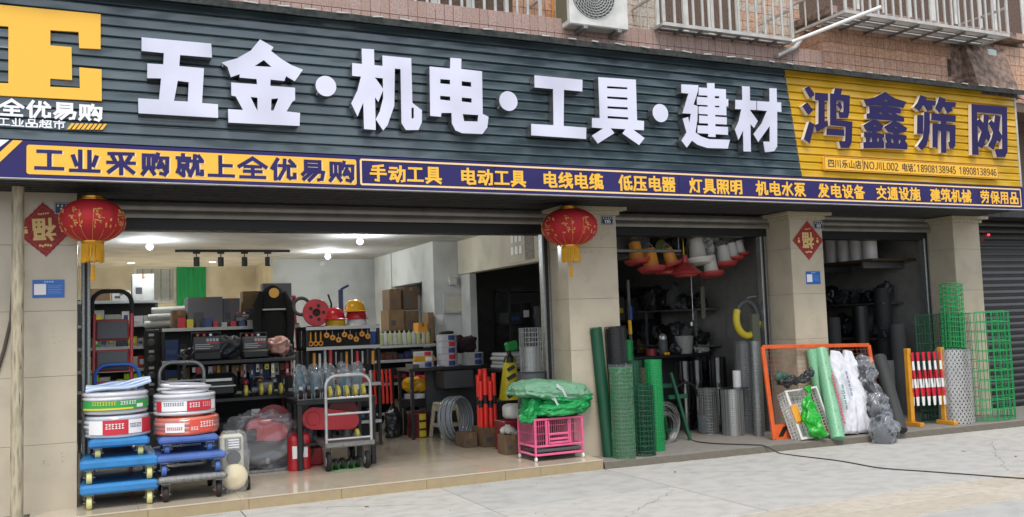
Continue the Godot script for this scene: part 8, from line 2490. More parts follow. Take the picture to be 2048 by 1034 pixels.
	box_row("mixed packet on the fourth board of the left shelf", "packets on the left shelf", -0.12, 0.75, 1.3805, -4.02, 0.35, 0.10, 0.2, 0.07, 0.14, [mats.white_box, mats.sack_white, mats.label_green, mats.shop_grey, mats.label_yellow], 32)
	box_row("mixed packet on the third board of the left shelf", "packets on the left shelf, third board", -0.12, 0.75, 1.1005, -4.02, 0.35, 0.08, 0.2, 0.07, 0.14, [mats.hivis, mats.white_box, mats.red_frame, mats.shop_grey, mats.label_yellow], 33)
	box_row("mixed packet on the second board of the left shelf", "packets on the left shelf, second board", -0.12, 0.75, 0.8505, -4.02, 0.35, 0.08, 0.2, 0.07, 0.14, [mats.hivis, mats.white_box, mats.blue_plastic, mats.shop_grey], 34)
	for q in [[-0.1, 0.22, 0.16, mats.cardboard_b, "tan carton on top of the left shelf"], [0.24, 0.46, 0.13, mats.white_box, "white printed box on top of the left shelf"], [0.48, 0.74, 0.34, mats.white_box, "tall white box on top of the left shelf by the window"]]:
		carton(q[4], Vector3(q[0], 1.9605, -4.45), Vector3(q[1], 1.9605 + q[2], -4.1), q[3])
	for i in 5:
		single("cloth_bale", MB.new().tube(PackedVector3Array([Vector3(0.62 + 0.02 * i, 1.64 + 0.085 * (i / 2), -3.85 + 0.1 * (i % 2)), Vector3(1.0 + 0.05 * i, 1.65 + 0.085 * (i / 2), -3.72 + 0.1 * (i % 2))]), 0.05, 12), mats.sack_white, "white cloth bale in the pile above the black drawer cabinet", "bale", "white cloth bales")
	# black drawer cabinet
	var dc := thing("drawer_cabinet", "black cabinet with grey round samples left of the pressure washers", "cabinet")
	put("body", MB.new().bb(Vector3(0.60, TILE_Y, -3.9), Vector3(1.0, 1.58, -3.5), 0.006), mats.shop_black, dc)
	for r in 4:
		for i in 3:
			put("sample_disc", MB.new().lathe(Vector3(0.67 + 0.13 * i, 1.42 - 0.2 * r, -3.5), [Vector2(0.05, 0), Vector2(0.05, 0.02), Vector2(0.03, 0.03), Vector2(0, 0.03)], 16, fb), mats.shop_grey, dc)
			put("sample_tag", MB.new().bb(Vector3(0.64 + 0.13 * i, 1.50 - 0.2 * r, -3.501), Vector3(0.70 + 0.13 * i, 1.53 - 0.2 * r, -3.495)), mats.shelf_white, dc)

# loose stock that fills the gaps on and around the racks
func build_clutter() -> void:
	var fn := crumple(1, 10.0)
	rng.seed = 202
	var film_mats := [mats.bag_grey, mats.bag_black, mats.shop_grey, mats.sack_white]
	for i in 9:
		fn.seed = 300 + i
		var x := 0.95 + 0.13 * i + rng.randf_range(-0.03, 0.03)
		single("bagged_part", MB.new().blob(Vector3(x, 1.2205 + 0.07, -2.05 + rng.randf_range(-0.05, 0.05)), Vector3(0.075, 0.07, 0.07), fn, 0.05, 24, 18, 0.7), film_mats[rng.randi() % 4], "crumpled bagged part in the row at the back of the black rack's top board", "bag", "bagged parts on the black rack")
	for i in 7:
		var x := 0.92 + 0.155 * i
		var t := thing("power_drill", "dark power tool with a coloured collar on the black rack's middle board", "power tool", Vector3(x, 0.8205, -1.98), "power tools on the middle board")
		put("body", MB.new().bb(Vector3(-0.04, 0.10, -0.11), Vector3(0.04, 0.18, 0.09), 0.02), mats.shop_black if i % 2 else mats.shop_grey, t)
		put("grip", MB.new().beam(Vector3(0, 0.0, -0.03), Vector3(0, 0.11, -0.05), 0.04, 0.05, 0.01), mats.rubber, t)
		put("collar", MB.new().lathe(Vector3(0, 0.14, 0.09), [Vector2(0.03, 0), Vector2(0.028, 0.03), Vector2(0.012, 0.05), Vector2(0, 0.05)], 14, Basis(Vector3.RIGHT, PI / 2)), [mats.red_plastic, mats.orange_tool, mats.steel, mats.blue_plastic][i % 4], t)
	# cartons and packs on the floor in front of the shelf row and under the rack
	for q in [[0.92, -1.75, 0.24, 0.20, "grey_box", "grey carton on the floor under the black rack, beside the teal tank"], [1.98, -1.9, 0.16, 0.19, "cardboard", "brown carton on the floor under the right end of the black rack"], [0.72, -2.5, 0.26, 0.55, "shop_grey", "tall grey pack standing between the black rack and the drawer cabinet"], [2.16, -2.1, 0.16, 0.7, "roll_grey", "grey upright pack between the black rack and the gondola"]]:
		carton(q[5], Vector3(q[0] - q[2] * 0.5, TILE_Y + 0.0005, q[1] - 0.12), Vector3(q[0] + q[2] * 0.5, TILE_Y + q[3], q[1] + 0.12), mats[q[4]])
	# spray cans along the gondola's lower boards and bottles on the counter edge
	for i in 10:
		var t := thing("spray_can", "spray can in the row at the front of the gondola's third board", "can", Vector3(2.38 + 0.078 * i, 1.0, -2.345), "spray cans on the gondola")
		t.position.y = 0.8505
		t.position.z = -2.335
		put("can", MB.new().lathe(Vector3.ZERO, [Vector2(0, 0), Vector2(0.022, 0), Vector2(0.022, 0.13), Vector2(0.012, 0.145)], 14), [mats.red_plastic, mats.steel, mats.blue_plastic, mats.label_white][i % 4], t)
		put("cap", MB.new().cyl(Vector3(0, 0.146, 0), 0.014, 0.025, 12), mats.label_white if i % 3 else mats.shop_black, t)
	# loops of cable hung on the rack end
	for i in 4:
		single("hung_cable", MB.new().ring(Vector3(2.09 + 0.014 * i, 0.98 - 0.05 * i, -1.72 - 0.05 * i), 0.11, 0.011, 26, 6, Basis(Vector3.BACK, PI / 2)), [mats.shop_black, mats.red_plastic, mats.label_blue, mats.rubber][i], ["black cable loop hung on the end of the black rack", "red cable loop hung on the end of the black rack", "blue cable loop hung on the end of the black rack", "thick rubber loop hung on the end of the black rack"][i], "cable")
	# mixed packs squeezed in behind and above
	rng.seed = 909
	var pk := [mats.label_red, mats.label_white, mats.shop_grey, mats.label_blue, mats.cardboard, mats.label_yellow, mats.shop_black, mats.white_box]
	for i in 26:
		var px := 0.9 + 0.045 * i + rng.randf_range(-0.01, 0.01)
		var hh := rng.randf_range(0.05, 0.17)
		var pn := single("hang_pack", MB.new().box(Vector3(px, 1.19 - 0.035 - hh * 0.5, -1.70 - 0.3 * rng.randf()), Vector3(rng.randf_range(0.03, 0.06), hh, 0.012), 0.002), pk[rng.randi() % 8], "small card pack hanging under the top board of the black rack", "pack", "card packs under the top board")
		put("print", MB.new().box(pn.mesh.get_aabb().get_center() + Vector3(0, -hh * 0.12, 0.0065), Vector3(0.02, hh * 0.3, 0.001)), pk[(i * 3 + 1) % 8], pn)
	for i in 14:
		var bx := 0.93 + 0.1 * i
		single("goods_box", MB.new().bb(Vector3(bx, 1.5805, -3.02), Vector3(bx + rng.randf_range(0.05, 0.09), 1.5805 + rng.randf_range(0.05, 0.13), -2.92), 0.003), pk[rng.randi() % 8], "small pack along the front edge of the shelf row's top board", "box", "packs on the shelf row's top board")
	# dome camera and cable conduit on the far column
	single("dome_camera", MB.new().lathe(at(645, 533, -6.95), [Vector2(0, 0), Vector2(0.05, 0.02), Vector2(0.065, 0.06), Vector2(0.07, 0.085), Vector2(0, 0.09)], 18, Basis(), true), mats.white_paint, "small white dome camera high on the rear wall", "camera")

func belt_guard(label: String, c: Vector3, L: float, h: float, tilt: float) -> void:
	var p := PackedVector2Array()
	for i in 13:
		var a := -PI / 2 + PI * i / 12.0
		p.append(Vector2(L * 0.5 - h + cos(a) * h * 0.8, sin(a) * h * 0.8))
	for i in 13:
		var a := PI / 2 + PI * i / 12.0
		p.append(Vector2(-L * 0.5 + h + cos(a) * h, sin(a) * h))
	var t := thing("belt_guard", label, "belt guard", c)
	t.rotation.z = tilt
	put("shell", MB.new().prism(p, Vector3.ZERO, 0.07), mats.red_plastic, t)
	put("raised_rim", MB.new().ring(Vector3(-L * 0.5 + h, 0, 0.001), h * 0.6, 0.006, 28, 6, Basis(Vector3.RIGHT, PI / 2)), mats.red_plastic, t)

func machine(label: String, p: Vector3, w: float) -> void:
	var t := thing("power_machine", label, "machine", p)
	put("base", MB.new().bb(Vector3(-w * 0.5, 0.0, -0.12), Vector3(w * 0.5, w * 0.35, 0.10), 0.02), mats.shop_black, t)
	put("panel", MB.new().bb(Vector3(-w * 0.45, w * 0.36, 0.0), Vector3(w * 0.45, w * 0.85, 0.06), 0.008), mats.shop_grey, t)
	var pr := MB.new()
	for i in 4:
		pr.bb(Vector3(-w * 0.02 + w * 0.11 * i, w * 0.68, 0.06), Vector3(w * 0.06 + w * 0.11 * i, w * 0.78, 0.0612))
	for i in 3:
		pr.bb(Vector3(-w * 0.4, w * (0.42 + 0.07 * i), 0.06), Vector3(w * (0.1 + 0.1 * (i % 2)), w * (0.445 + 0.07 * i), 0.0612))
	put("print", pr, mats.shelf_white, t)
	put("red_mark", MB.new().bb(Vector3(0.0, w * 0.6, 0.06), Vector3(w * 0.4, w * 0.645, 0.0611)), mats.red_plastic, t)
	put("handle", MB.new().tube(PackedVector3Array([Vector3(-w * 0.48, 0.02, -0.05), Vector3(-w * 0.48, w * 0.98, -0.03), Vector3(w * 0.48, w * 0.98, -0.03), Vector3(w * 0.48, 0.02, -0.05)]), 0.011, 8), mats.shop_black, t)
	for i in 3:
		put("knob", MB.new().lathe(Vector3(-w * 0.3 + w * 0.22 * i, w * 0.91, 0.0), [Vector2(0.014, 0), Vector2(0.014, 0.03), Vector2(0, 0.03)], 10, Basis(Vector3.RIGHT, PI / 2)), [mats.orange, mats.red_plastic, mats.steel][i], t)
# ---------------------------------------------------------------- the two dim bays on the right
func feeder(label: String, p: Vector3, s: float, body_m: Material, dish_m: Material, tilt: float) -> void:
	var t := thing("poultry_feeder", label, "feeder", p, "hanging poultry feeders")
	t.rotation.z = tilt
	t.rotation.x = -0.15
	put("dish", MB.new().lathe(Vector3.ZERO, [Vector2(0, 0.0), Vector2(0.13 * s, 0.0), Vector2(0.165 * s, 0.03 * s), Vector2(0.17 * s, 0.055 * s), Vector2(0.155 * s, 0.05 * s), Vector2(0.10 * s, 0.03 * s)], 28), dish_m, t)
	put("hopper", MB.new().lathe(Vector3(0, 0.035 * s, 0), [Vector2(0.10 * s, 0.0), Vector2(0.10 * s, 0.02 * s), Vector2(0.078 * s, 0.24 * s), Vector2(0.08 * s, 0.25 * s), Vector2(0.0, 0.25 * s)], 24), body_m, t)
	put("hanger", MB.new().tube(PackedVector3Array([Vector3(-0.07 * s, 0.28 * s, 0), Vector3(-0.04 * s, 0.34 * s, 0), Vector3(0, 0.36 * s, 0), Vector3(0.04 * s, 0.34 * s, 0), Vector3(0.07 * s, 0.28 * s, 0)]), 0.004, 6), mats.steel, t)
	put("cord", MB.new().bar(Vector3(0, 0.36 * s, 0), Vector3(0, 0.36 * s + 0.3, 0), 0.0025, 4), mats.cable, t)

func build_dim_bays() -> void:
	var fb := Basis(Vector3.RIGHT, PI / 2)
	var fn := crumple(4, 9.0)
	# shelf of steel bars above with a chain-link roll
	var sh := thing("high_shelf", "steel bar shelf under the ceiling carrying the chain-link roll", "shelf")
	for z in [-1.35, -0.72]:
		put("bar", MB.new().bb(Vector3(5.25, 2.30, z), Vector3(6.55, 2.335, z + 0.035), 0.003), mats.steel_dull, sh)
	for x in [5.26, 6.5]:
		for z in [-1.35, -0.72]:
			put("hanger_rod", MB.new().bar(Vector3(x + 0.02, 2.335, z + 0.0175), Vector3(x + 0.02, CEIL_Y, z + 0.0175), 0.01), mats.steel_dull, sh)
	var cl := thing("chain_link_roll", "roll of galvanised chain-link lying on the high steel shelf", "mesh roll", Vector3(5.82, 2.445, -1.0))
	var w := MB.new()
	var R := 0.105
	for i in 34:
		for s in [-1.0, 1.0]:
			var p := PackedVector3Array()
			for k in 22:
				var f := k / 21.0
				var a: float = s * (f * 2.6 + TAU * i / 34.0 * s)
				p.append(Vector3(lerpf(-0.52, 0.42, f), cos(a) * R, sin(a) * R))
			w.tube(p, 0.0028, 4)
	put("wires", w, mats.wire_steel, cl)
	put("inner_turns", MB.new().lathe(Vector3(0.41, 0, 0), [Vector2(0.0, 0.0), Vector2(R * 0.9, 0.0), Vector2(R * 0.9, 0.92), Vector2(0, 0.92)], 20, Basis(Vector3.BACK, PI / 2)), mats.roll_grey, cl)
	# feeders
	var fz := -0.75
	for q in [[1276, 528, 0.92, "feeder_orange", "feeder_red", 0.06, "orange feeder with a red dish, first of the row beside the chain-link roll"],
			[1304, 544, 1.0, "feeder_orange", "feeder_red", 0.0, "orange feeder with a pale red dish, second of the row"],
			[1346, 532, 0.8, "feeder_orange", "feeder_red", 0.25, "tilted orange feeder beside the red dome"],
			[1398, 528, 1.1, "feeder_white", "feeder_white", 0.0, "large white feeder with a white dish beside the red dome"],
			[1424, 553, 0.92, "feeder_white", "feeder_red", 0.0, "white feeder with a red dish, lowest of the white ones"],
			[1452, 533, 0.92, "feeder_white", "feeder_red", 0.04, "white feeder with a red dish, between two smaller white ones"],
			[1468, 522, 0.8, "feeder_white", "feeder_red", 0.06, "white feeder with a red dish, second from the rail post"],
			[1482, 513, 0.7, "feeder_white", "feeder_red", 0.06, "small white feeder with a red dish, next to the rail post"]]:
		feeder(q[6], at(q[0], q[1], fz), q[2], mats[q[3]], mats[q[4]], q[5])
	single("brooder_dome", MB.new().lathe(at(1371, 553, fz + 0.05), [Vector2(0.0, 0.03), Vector2(0.13, 0.0), Vector2(0.15, 0.02), Vector2(0.2, 0.035), Vector2(0.19, 0.055), Vector2(0.09, 0.14), Vector2(0.04, 0.17), Vector2(0.035, 0.26), Vector2(0, 0.27)], 30), mats.feeder_red, "red lamp dome with a pale underside hanging among the feeders", "lamp dome")
	single("brooder_dome", MB.new().lathe(at(1338, 548, fz - 0.12), [Vector2(0.0, 0.0), Vector2(0.16, 0.0), Vector2(0.17, 0.03), Vector2(0.07, 0.1), Vector2(0, 0.3)], 30), mats.feeder_red, "flat red dome behind the second orange feeder", "lamp dome")
	single("yellow_fitting", MB.new().lathe(at(1368, 523, fz), [Vector2(0, 0), Vector2(0.03, 0), Vector2(0.035, 0.04), Vector2(0.02, 0.05), Vector2(0.02, 0.07), Vector2(0.012, 0.1), Vector2(0, 0.3)], 14), mats.helmet_yellow, "small yellow fitting above the red lamp dome", "fitting")
	var g := at(1322, 493, -0.9)
	for q in [[1322, 493, 0.9], [1380, 498, 0.8]]:
		single("green_disc", MB.new().lathe(at(q[0], q[1], -0.95), [Vector2(0.0, 0.0), Vector2(0.09 * q[2], 0.0), Vector2(0.095 * q[2], 0.012), Vector2(0, 0.02)], 24, Basis(Vector3.BACK, 0.3) * fb), mat("olive_disc", hx("6f7a45"), 0.6), "olive disc end of a roll behind the feeders", "disc", "olive disc ends")
	single("dark_rolls_shelf", MB.new().bb(Vector3(6.2, 2.28, -1.75), Vector3(7.6, 2.31, -0.95), 0.003), mats.steel_dull, "high steel shelf behind the feeders carrying sacks and rolls", "shelf")
	for i in 6:
		single("dark_roll", MB.new().tube(PackedVector3Array([Vector3(6.28 + 0.15 * i, 2.39 + 0.06 * (i % 2), -1.6), Vector3(6.26 + 0.15 * i, 2.39 + 0.06 * (i % 2), -1.0)]), 0.072, 14), mats.roll_dark, "dark plastic roll on the high shelf behind the feeders", "roll", "dark rolls behind the feeders")
	rng.seed = 6
	for i in 9:
		var p := at([1405, 1428, 1445, 1412, 1434, 1470, 1388, 1458, 1418][i], [468, 466, 488, 492, 505, 490, 480, 474, 508][i], -0.9 - 0.03 * (i % 3))
		fn.seed = 50 + i
		single("white_sack", MB.new().blob(p, Vector3(0.10, 0.115, 0.08), fn, 0.06, 30, 22, 0.8), mats.sack_white, "crumpled white sack hanging above the white feeders", "sack", "white sacks above the feeders")
	# black shelving and goods along the rear and the divider
	for k in 3:
		var rk := thing("storeroom_rack", ["black rack of goods at the rear of the bay with the feeders, left end", "black rack of goods at the rear of the bay with the feeders, middle", "black rack of goods at the rear of the bay with the feeders, divider end"][k], "shelf")
		var x0 := 5.3 + 0.85 * k
		for x in [x0, x0 + 0.78]:
			for z in [-3.6, -3.1]:
				put("post", MB.new().bb(Vector3(x, SLAB_Y, z), Vector3(x + 0.03, 2.0, z + 0.03)), mats.shop_black, rk)
		for y in [0.5, 1.0, 1.5, 1.98]:
			put("board", MB.new().bb(Vector3(x0, y - 0.03, -3.6), Vector3(x0 + 0.81, y, -3.07)), mats.shop_black, rk)
		for y in [0.5, 1.0, 1.5]:
			box_row("dark boxed stock on the rear racks of the bay with the feeders", "dark stock on the rear racks", x0 + 0.02, x0 + 0.78, y + 0.0005, -3.1, 0.4, 0.15, 0.38, 0.12, 0.3, [mats.shop_black, mats.shop_grey, mats.roll_dark, mats.cardboard], 60 + k * 3 + int(y * 2), "stock_box")
	# bench with dark bags, vacuum flask, bucket
	var bn := thing("work_bench", "dark bench across the bay with buckets and a flask on it", "bench")
	put("top", MB.new().bb(Vector3(5.75, 0.98, -2.1), Vector3(7.6, 1.02, -1.55), 0.004), mats.shop_black, bn)
	for x in [5.78, 7.52]:
		for z in [-2.08, -1.6]:
			put("leg", MB.new().bb(Vector3(x, SLAB_Y, z), Vector3(x + 0.05, 0.979, z + 0.05)), mats.shop_black, bn)
	put("apron", MB.new().bb(Vector3(5.84, 0.3, -2.07), Vector3(7.5, 0.978, -2.04)), mats.shop_grey, bn)
	var fl := thing("vacuum_flask", "dark flask with a silver domed lid on the bench", "flask", Vector3(at(1326, 690, -1.7).x, 1.0205, -1.7))
	put("body", MB.new().lathe(Vector3.ZERO, [Vector2(0, 0), Vector2(0.06, 0), Vector2(0.062, 0.19), Vector2(0.05, 0.2)], 20), mats.shop_grey, fl)
	put("lid", MB.new().lathe(Vector3(0, 0.2, 0), [Vector2(0.052, 0), Vector2(0.055, 0.03), Vector2(0.04, 0.07), Vector2(0, 0.085)], 20, Basis(), true), mats.steel, fl)
	single("plastic_bucket", MB.new().lathe(Vector3(at(1371, 700, -1.7).x, 1.0205, -1.72), [Vector2(0, 0), Vector2(0.10, 0), Vector2(0.125, 0.22), Vector2(0.13, 0.22), Vector2(0.13, 0.235), Vector2(0.115, 0.235), Vector2(0.09, 0.02)], 24), mat("bucket_grey", hx("9a9892"), 0.5), "pale plastic bucket on the dark bench", "bucket")
	fn.seed = 77
	single("white_bag", MB.new().blob(Vector3(at(1405, 705, -1.7).x, 1.10, -1.75), Vector3(0.13, 0.085, 0.1), fn, 0.05, 30, 22, 0.7), mats.sack_white, "crumpled pale bag on the bench beside the bucket", "bag")
	single("red_tin", MB.new().cyl(Vector3(at(1304, 708, -1.62).x, 1.0205, -1.64), 0.07, 0.09, 20), mats.dark_red, "short red tin on the bench beside the flask", "tin")
	single("yellow_pack", MB.new().box(Vector3(at(1333, 705, -1.58).x, 1.04, -1.58), Vector3(0.08, 0.035, 0.05), 0.006), mats.helmet_yellow, "small yellow pack at the front of the bench", "pack")
	for i in 5:
		fn.seed = 80 + i
		single("dark_bag", MB.new().blob(Vector3(6.95 + 0.13 * i, 1.10, -1.8 + 0.06 * (i % 2)), Vector3(0.09, 0.08, 0.1), fn, 0.05, 24, 18, 0.7), mats.bag_black if i % 2 else mats.bag_grey, "dark bag in the heap on the right of the bench", "bag", "dark bags on the bench")
	# polished steel sheet rolls
	for q in [[6.92, -1.28, 0.105, 0.87, "polished steel sheet roll, left of the three standing in the bay"], [7.16, -1.34, 0.10, 0.87, "polished steel sheet roll, middle of the three standing in the bay"], [7.36, -1.16, 0.12, 0.90, "polished steel sheet roll, widest of the three standing in the bay"]]:
		single("steel_sheet_roll", MB.new().lathe(Vector3(q[0], SLAB_Y, q[1]), [Vector2(q[2] * 0.8, q[3]), Vector2(q[2] * 0.8, 0.01), Vector2(q[2], 0.0), Vector2(q[2], q[3]), Vector2(q[2] * 0.8, q[3])], 40), mat("mirror_steel", hx("8e9092"), 0.12, {"metal": 1.0}), q[4], "metal roll")
	single("white_roll", MB.new().lathe(Vector3(7.22, 0.63, -0.6), [Vector2(0, 0), Vector2(0.05, 0), Vector2(0.05, 0.2), Vector2(0.02, 0.2), Vector2(0.02, 0.15)], 20), mats.label_white, "short white roll standing on the dense grey mesh roll", "roll")
	single("roll_lid", MB.new().lathe(Vector3(7.08, 0.626, -0.52), [Vector2(0, 0), Vector2(0.2, 0), Vector2(0.2, 0.004), Vector2(0, 0.004)], 20), mats.bag_black, "black cover lying over the grey mesh rolls", "cover")
	single("steel_tube", MB.new().lathe(Vector3(7.18, SLAB_Y, -0.19), [Vector2(0.045, 1.12), Vector2(0.045, 0.01), Vector2(0.058, 0.0), Vector2(0.058, 1.12), Vector2(0.045, 1.12)], 24), mats.steel_dull, "thin grey steel tube standing at the door edge of the bay", "tube")
	single("grey_profile", MB.new().bb(Vector3(7.38, 0.075, -0.50), Vector3(7.49, 1.52, -0.44), 0.004), mat("profile_green", hx("5e6152"), 0.5), "tall grey-green board standing behind the steel tube", "board")
	# yellow hose ring hung on the rail
	var yr := thing("hose_loop", "thick yellow hose loop with a grey wrapped top hanging by the door rail", "hose", at(1494, 637, -0.50))
	var yp := PackedVector3Array()
	for i in 25:
		var a := lerpf(2.6, 6.1, i / 24.0)
		yp.append(Vector3(cos(a) * 0.165, sin(a) * 0.21, 0.0))
	put("yellow_part", MB.new().tube(yp, 0.043, 12), mats.hose_yellow, yr)
	var gp := PackedVector3Array()
	for i in 17:
		var a := lerpf(-0.19, 2.61, i / 16.0)
		gp.append(Vector3(cos(a) * 0.165, sin(a) * 0.21, 0.0))
	put("grey_part", MB.new().tube(gp, 0.031, 12), mats.shop_grey, yr)
	put("hook", MB.new().tube(PackedVector3Array([Vector3(0, 0.2, 0), Vector3(0.03, 0.26, 0.0), Vector3(0.12, 0.27, 0.05)]), 0.008, 6), mats.steel_dull, yr)
	# coil of galvanised wire and green stand
	rng.seed = 15
	var gw := MB.new()
	for i in 26:
		var rr := 0.205 + rng.randf_range(-0.05, 0.03)
		gw.ring(Vector3(5.98 + rng.randf_range(-0.02, 0.02), SLAB_Y + rr + 0.003, -0.36 + rng.randf_range(-0.05, 0.05)), rr, 0.0022, 34, 4, Basis(Vector3.UP, 0.25 + rng.randf_range(-0.12, 0.12)) * fb)
	single("wire_coil", gw, mats.wire_steel, "loose coil of galvanised wire standing beside the bright green roll", "wire coil")
	var gs := thing("green_stand", "green painted steel stand behind the coil of galvanised wire", "stand")
	put("upright", MB.new().beam(Vector3(6.34, SLAB_Y, -0.40), Vector3(6.22, 0.86, -0.56), 0.035, 0.035, 0.004), mats.wire_dark_green, gs)
	put("upright", MB.new().beam(Vector3(6.18, SLAB_Y, -0.62), Vector3(6.12, 0.68, -0.62), 0.03, 0.03, 0.004), mats.wire_dark_green, gs)
	put("crossbar", MB.new().bb(Vector3(5.7, 0.68, -0.64), Vector3(6.3, 0.73, -0.60), 0.004), mats.wire_dark_green, gs)
	put("crossbar", MB.new().bb(Vector3(5.72, 0.16, -0.64), Vector3(6.34, 0.20, -0.60), 0.004), mats.wire_dark_green, gs)
	put("crossbar", MB.new().bb(Vector3(6.16, 0.55, -0.56), Vector3(6.42, 0.60, -0.52), 0.004), mats.wire_dark_green, gs)
	single("pine_board", MB.new().bb(Vector3(5.70, SLAB_Y, -0.55), Vector3(5.77, 0.92, -0.51), 0.003), mats.pine, "narrow pine board standing beside the bright green roll", "board")
	var tin := thing("paint_tin", "small blue and red tin on the crossbar of the green stand", "tin", Vector3(5.9, 0.7305, -0.62))
	put("can", MB.new().cyl(Vector3.ZERO, 0.055, 0.16, 20), mats.label_blue, tin)
	put("band", MB.new().lathe(Vector3.ZERO, [Vector2(0.0558, 0.03), Vector2(0.0558, 0.09)], 20), mats.label_red, tin)
	var pb := thing("paint_bucket", "grey-blue paint bucket on the concrete floor before the steel rolls", "bucket", Vector3(6.98, SLAB_Y, -0.98))
	put("bucket", MB.new().lathe(Vector3.ZERO, [Vector2(0, 0), Vector2(0.075, 0), Vector2(0.08, 0.18), Vector2(0.084, 0.185), Vector2(0.084, 0.2), Vector2(0.0, 0.2)], 22), mat("bucket_blue", hx("9fb2bf"), 0.45), pb)
	put("label_patch", MB.new().box(Vector3(0.0, 0.12, 0.076), Vector3(0.06, 0.05, 0.012), 0.002), mats.label_blue, pb)
	single("black_hose_arc", MB.new().tube(PackedVector3Array([Vector3(6.60, 0.62, -1.05), Vector3(6.72, 0.70, -1.0), Vector3(6.84, 0.66, -0.98), Vector3(6.92, 0.5, -0.98), Vector3(6.93, 0.28, -0.99), Vector3(6.95, SLAB_Y + 0.02, -1.15)]), 0.018, 8), mats.rubber, "black hose arching before the polished steel rolls", "hose")
	for i in 8:
		single("dark_roll", MB.new().tube(PackedVector3Array([Vector3(5.55 + 0.16 * i, SLAB_Y + 0.01, -2.45 - 0.08 * (i % 3)), Vector3(5.52 + 0.16 * i, 1.72 + 0.12 * (i % 3), -2.6 - 0.08 * (i % 3))]), 0.075, 14), mats.roll_dark if i % 2 else mats.shop_black, "tall dark roll standing behind the bench", "roll", "tall dark rolls behind the bench")
	rng.seed = 515
	var dv := thing("storeroom_rack", "grey shelf along the divider wall heaped with dark bags", "shelf")
	var rw := thing("storeroom_rack", "grey shelf along the right wall of the last bay heaped with dark bags", "shelf")
	for k in 2:
		var par: Node3D = dv if k == 0 else rw
		var x0 := 7.42 if k == 0 else 10.16
		for y in [0.62, 1.12, 1.62]:
			put("board", MB.new().bb(Vector3(x0, y - 0.025, -4.3), Vector3(x0 + 0.41, y, -1.65 if k == 0 else -1.0), 0.002), mats.steel_dull, par)
			for i in 10:
				fn.seed = 400 + i + int(y * 50.0) + k * 31
				var h := rng.randf_range(0.09, 0.19)
				single("dark_bag", MB.new().blob(Vector3(x0 + rng.randf_range(0.08, 0.2), y + h * 0.92, (-1.72 if k == 0 else -1.1) - 0.26 * i), Vector3(rng.randf_range(0.09, 0.15), h, 0.13), fn, 0.06, 22, 16, 0.7), [mats.bag_black, mats.bag_grey, mats.shop_black, mats.roll_grey][rng.randi() % 4], ["dark bag heaped on the shelf along the divider wall", "dark bag heaped on the shelf along the right wall of the last bay"][k], "bag", ["bags on the divider shelf", "bags on the right wall shelf"][k])
		for z in [-1.7, -2.9, -4.28]:
			put("post", MB.new().bb(Vector3(x0, SLAB_Y, z if k == 0 else z + 0.6), Vector3(x0 + 0.03, 1.63, (z if k == 0 else z + 0.6) + 0.03)), mats.steel_dull, par)
	# hanging things above the bench
	single("hanging_chain", MB.new().bb(Vector3(at(1405, 570, -1.4).x - 0.03, at(1405, 637, -1.4).y, -1.42), Vector3(at(1405, 570, -1.4).x + 0.03, at(1405, 573, -1.4).y, -1.40), 0.003).bar(Vector3(at(1405, 570, -1.4).x, at(1405, 573, -1.4).y, -1.41), Vector3(at(1405, 570, -1.4).x, CEIL_Y, -1.41), 0.003), mat("strip_olive", hx("6a675a"), 0.6), "hanging strip of small fittings above the bench", "strip")
	single("pull_switch", MB.new().bar(Vector3(at(1383, 570, -1.1).x, at(1383, 640, -1.1).y, -1.1), Vector3(at(1383, 570, -1.1).x, CEIL_Y, -1.1), 0.004).box(Vector3(at(1383, 645, -1.1).x, at(1383, 648, -1.1).y, -1.1), Vector3(0.025, 0.05, 0.025), 0.006), mats.label_white, "white pull switch hanging on a cord above the bench", "switch")
	for q in [[1261, 640, "yellow", "helmet_yellow"], [1262, 612, "blue", "blue_plastic"]]:
		single("hanging_spray", MB.new().tube(PackedVector3Array([at(q[0], q[1] + 28, -1.0), at(q[0] - 2, q[1], -1.0)]), 0.022, 10), mats[q[3]], "%s sprayer part hanging at the left of the dim bay" % q[2], "sprayer")
	single("sprayer_rail", MB.new().tube(PackedVector3Array([at(1262, 690, -1.03), at(1256, 560, -1.03)]), 0.02, 8), mats.shop_grey, "grey rod behind the hanging sprayer parts", "rod")

	# ---- last bay
	var hs := thing("high_shelf", "brown board shelf along the right wall carrying white rolls", "shelf")
	var sy := 2.225
	put("board", MB.new().bb(Vector3(9.75, sy - 0.03, -3.2), Vector3(10.59, sy, -0.75), 0.003), mats.brown_wood, hs)
	put("board", MB.new().bb(Vector3(8.2, sy - 0.03, -3.2), Vector3(9.749, sy, -2.3), 0.003), mats.brown_wood, hs)
	for z in [-1.0, -2.0, -3.0]:
		put("bracket", MB.new().bb(Vector3(9.8, sy - 0.12, z), Vector3(10.59, sy - 0.031, z + 0.04)), mats.steel_dull, hs)
	for i in 6:
		single("white_roll", MB.new().cyl(Vector3(9.98 - 0.02 * i, sy + 0.0005, -1.0 - 0.22 * i), 0.10, 0.40, 20), mats.label_white, "white roll standing in the row on the brown shelf", "roll", "white rolls on the brown shelf")
	fn.seed = 91
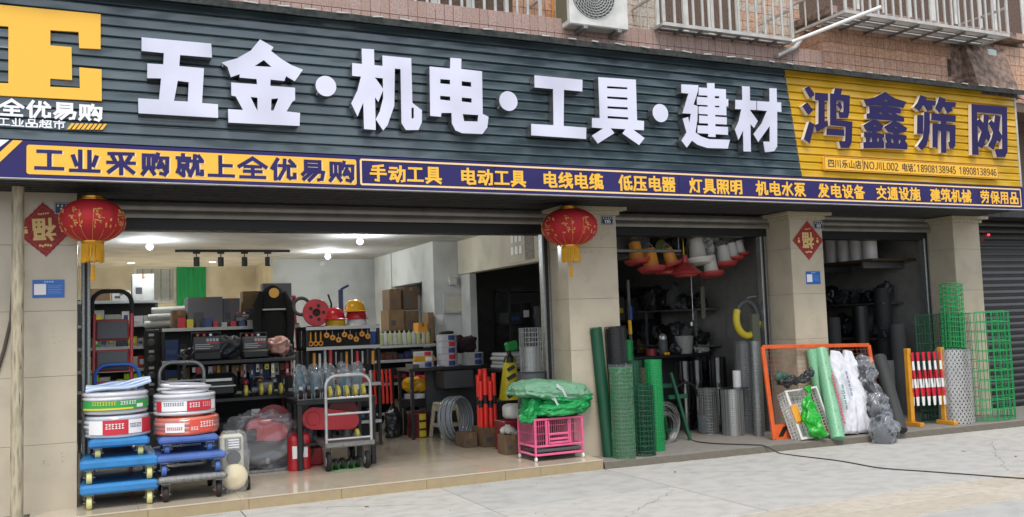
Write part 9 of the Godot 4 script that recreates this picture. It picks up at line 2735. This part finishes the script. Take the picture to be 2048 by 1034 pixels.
	single("green_net_bag", MB.new().blob(Vector3(9.15, sy + 0.2, -2.6), Vector3(0.24, 0.2, 0.2), fn, 0.09, 36, 26, 0.8), mats.tarp_green, "bunched green net bag at the left of the brown shelf", "bag")
	for q in [[1773, -0.28, 0.105, 0.78, "roll_grey", "grey net roll standing just behind the barrier"], [1802, -0.75, 0.105, 1.24, "roll_grey", "tall grey net roll behind the shorter one by the barrier"], [1775, -1.1, 0.12, 1.75, "roll_dark", "tallest dark roll deep behind the barrier"], [1672, -0.9, 0.10, 1.36, "roll_dark", "dark roll deep behind the orange panel, left one"], [1728, -0.8, 0.10, 1.5, "shop_black", "black roll deep behind the orange panel, right one"]]:
		single("net_roll", MB.new().lathe(Vector3(at(q[0], 760, q[1]).x, SLAB_Y, q[1]), [Vector2(q[2] * 0.4, q[3]), Vector2(q[2] * 0.4, 0.0), Vector2(q[2], 0.0), Vector2(q[2], q[3]), Vector2(q[2] * 0.4, q[3])], 24), mats[q[4]], q[5], "roll")
	for i in 7:
		single("film_bottle", MB.new().lathe(Vector3(8.35 + 0.16 * i, SLAB_Y, -1.05 - 0.12 * (i % 3)), [Vector2(0, 0), Vector2(0.06, 0), Vector2(0.065, 0.9), Vector2(0.05, 1.15), Vector2(0.03, 1.3), Vector2(0, 1.3)], 16), mats.bag_black, "tall black film wrapped roll in the last bay", "roll", "black film wrapped rolls")
	single("grey_mesh_sheet", MB.new().bb(Vector3(8.2, 0.3, -0.46), Vector3(8.55, 1.35, -0.45)), mat("mesh_sheet", hx("3b3c3c"), 0.6), "dark mesh sheet hanging beside the pillar in the last bay", "mesh sheet")
	single("white_card", MB.new().bb(Vector3(8.30, 1.20, -0.445), Vector3(8.52, 1.32, -0.44)), mat("card_grey", hx("85868a"), 0.6), "grey card on the dark mesh sheet beside the pillar", "card")
func _ready() -> void:
	build_view()
	make_textures()
	make_materials()
	build_ground()
	build_shell()
	build_upper()
	build_opposite()
	build_sign()
	build_facade_things()
	build_trolleys()
	build_cage()
	build_rolls()
	build_right_group()
	build_lit_shop()
	build_clutter()
	build_dim_bays()
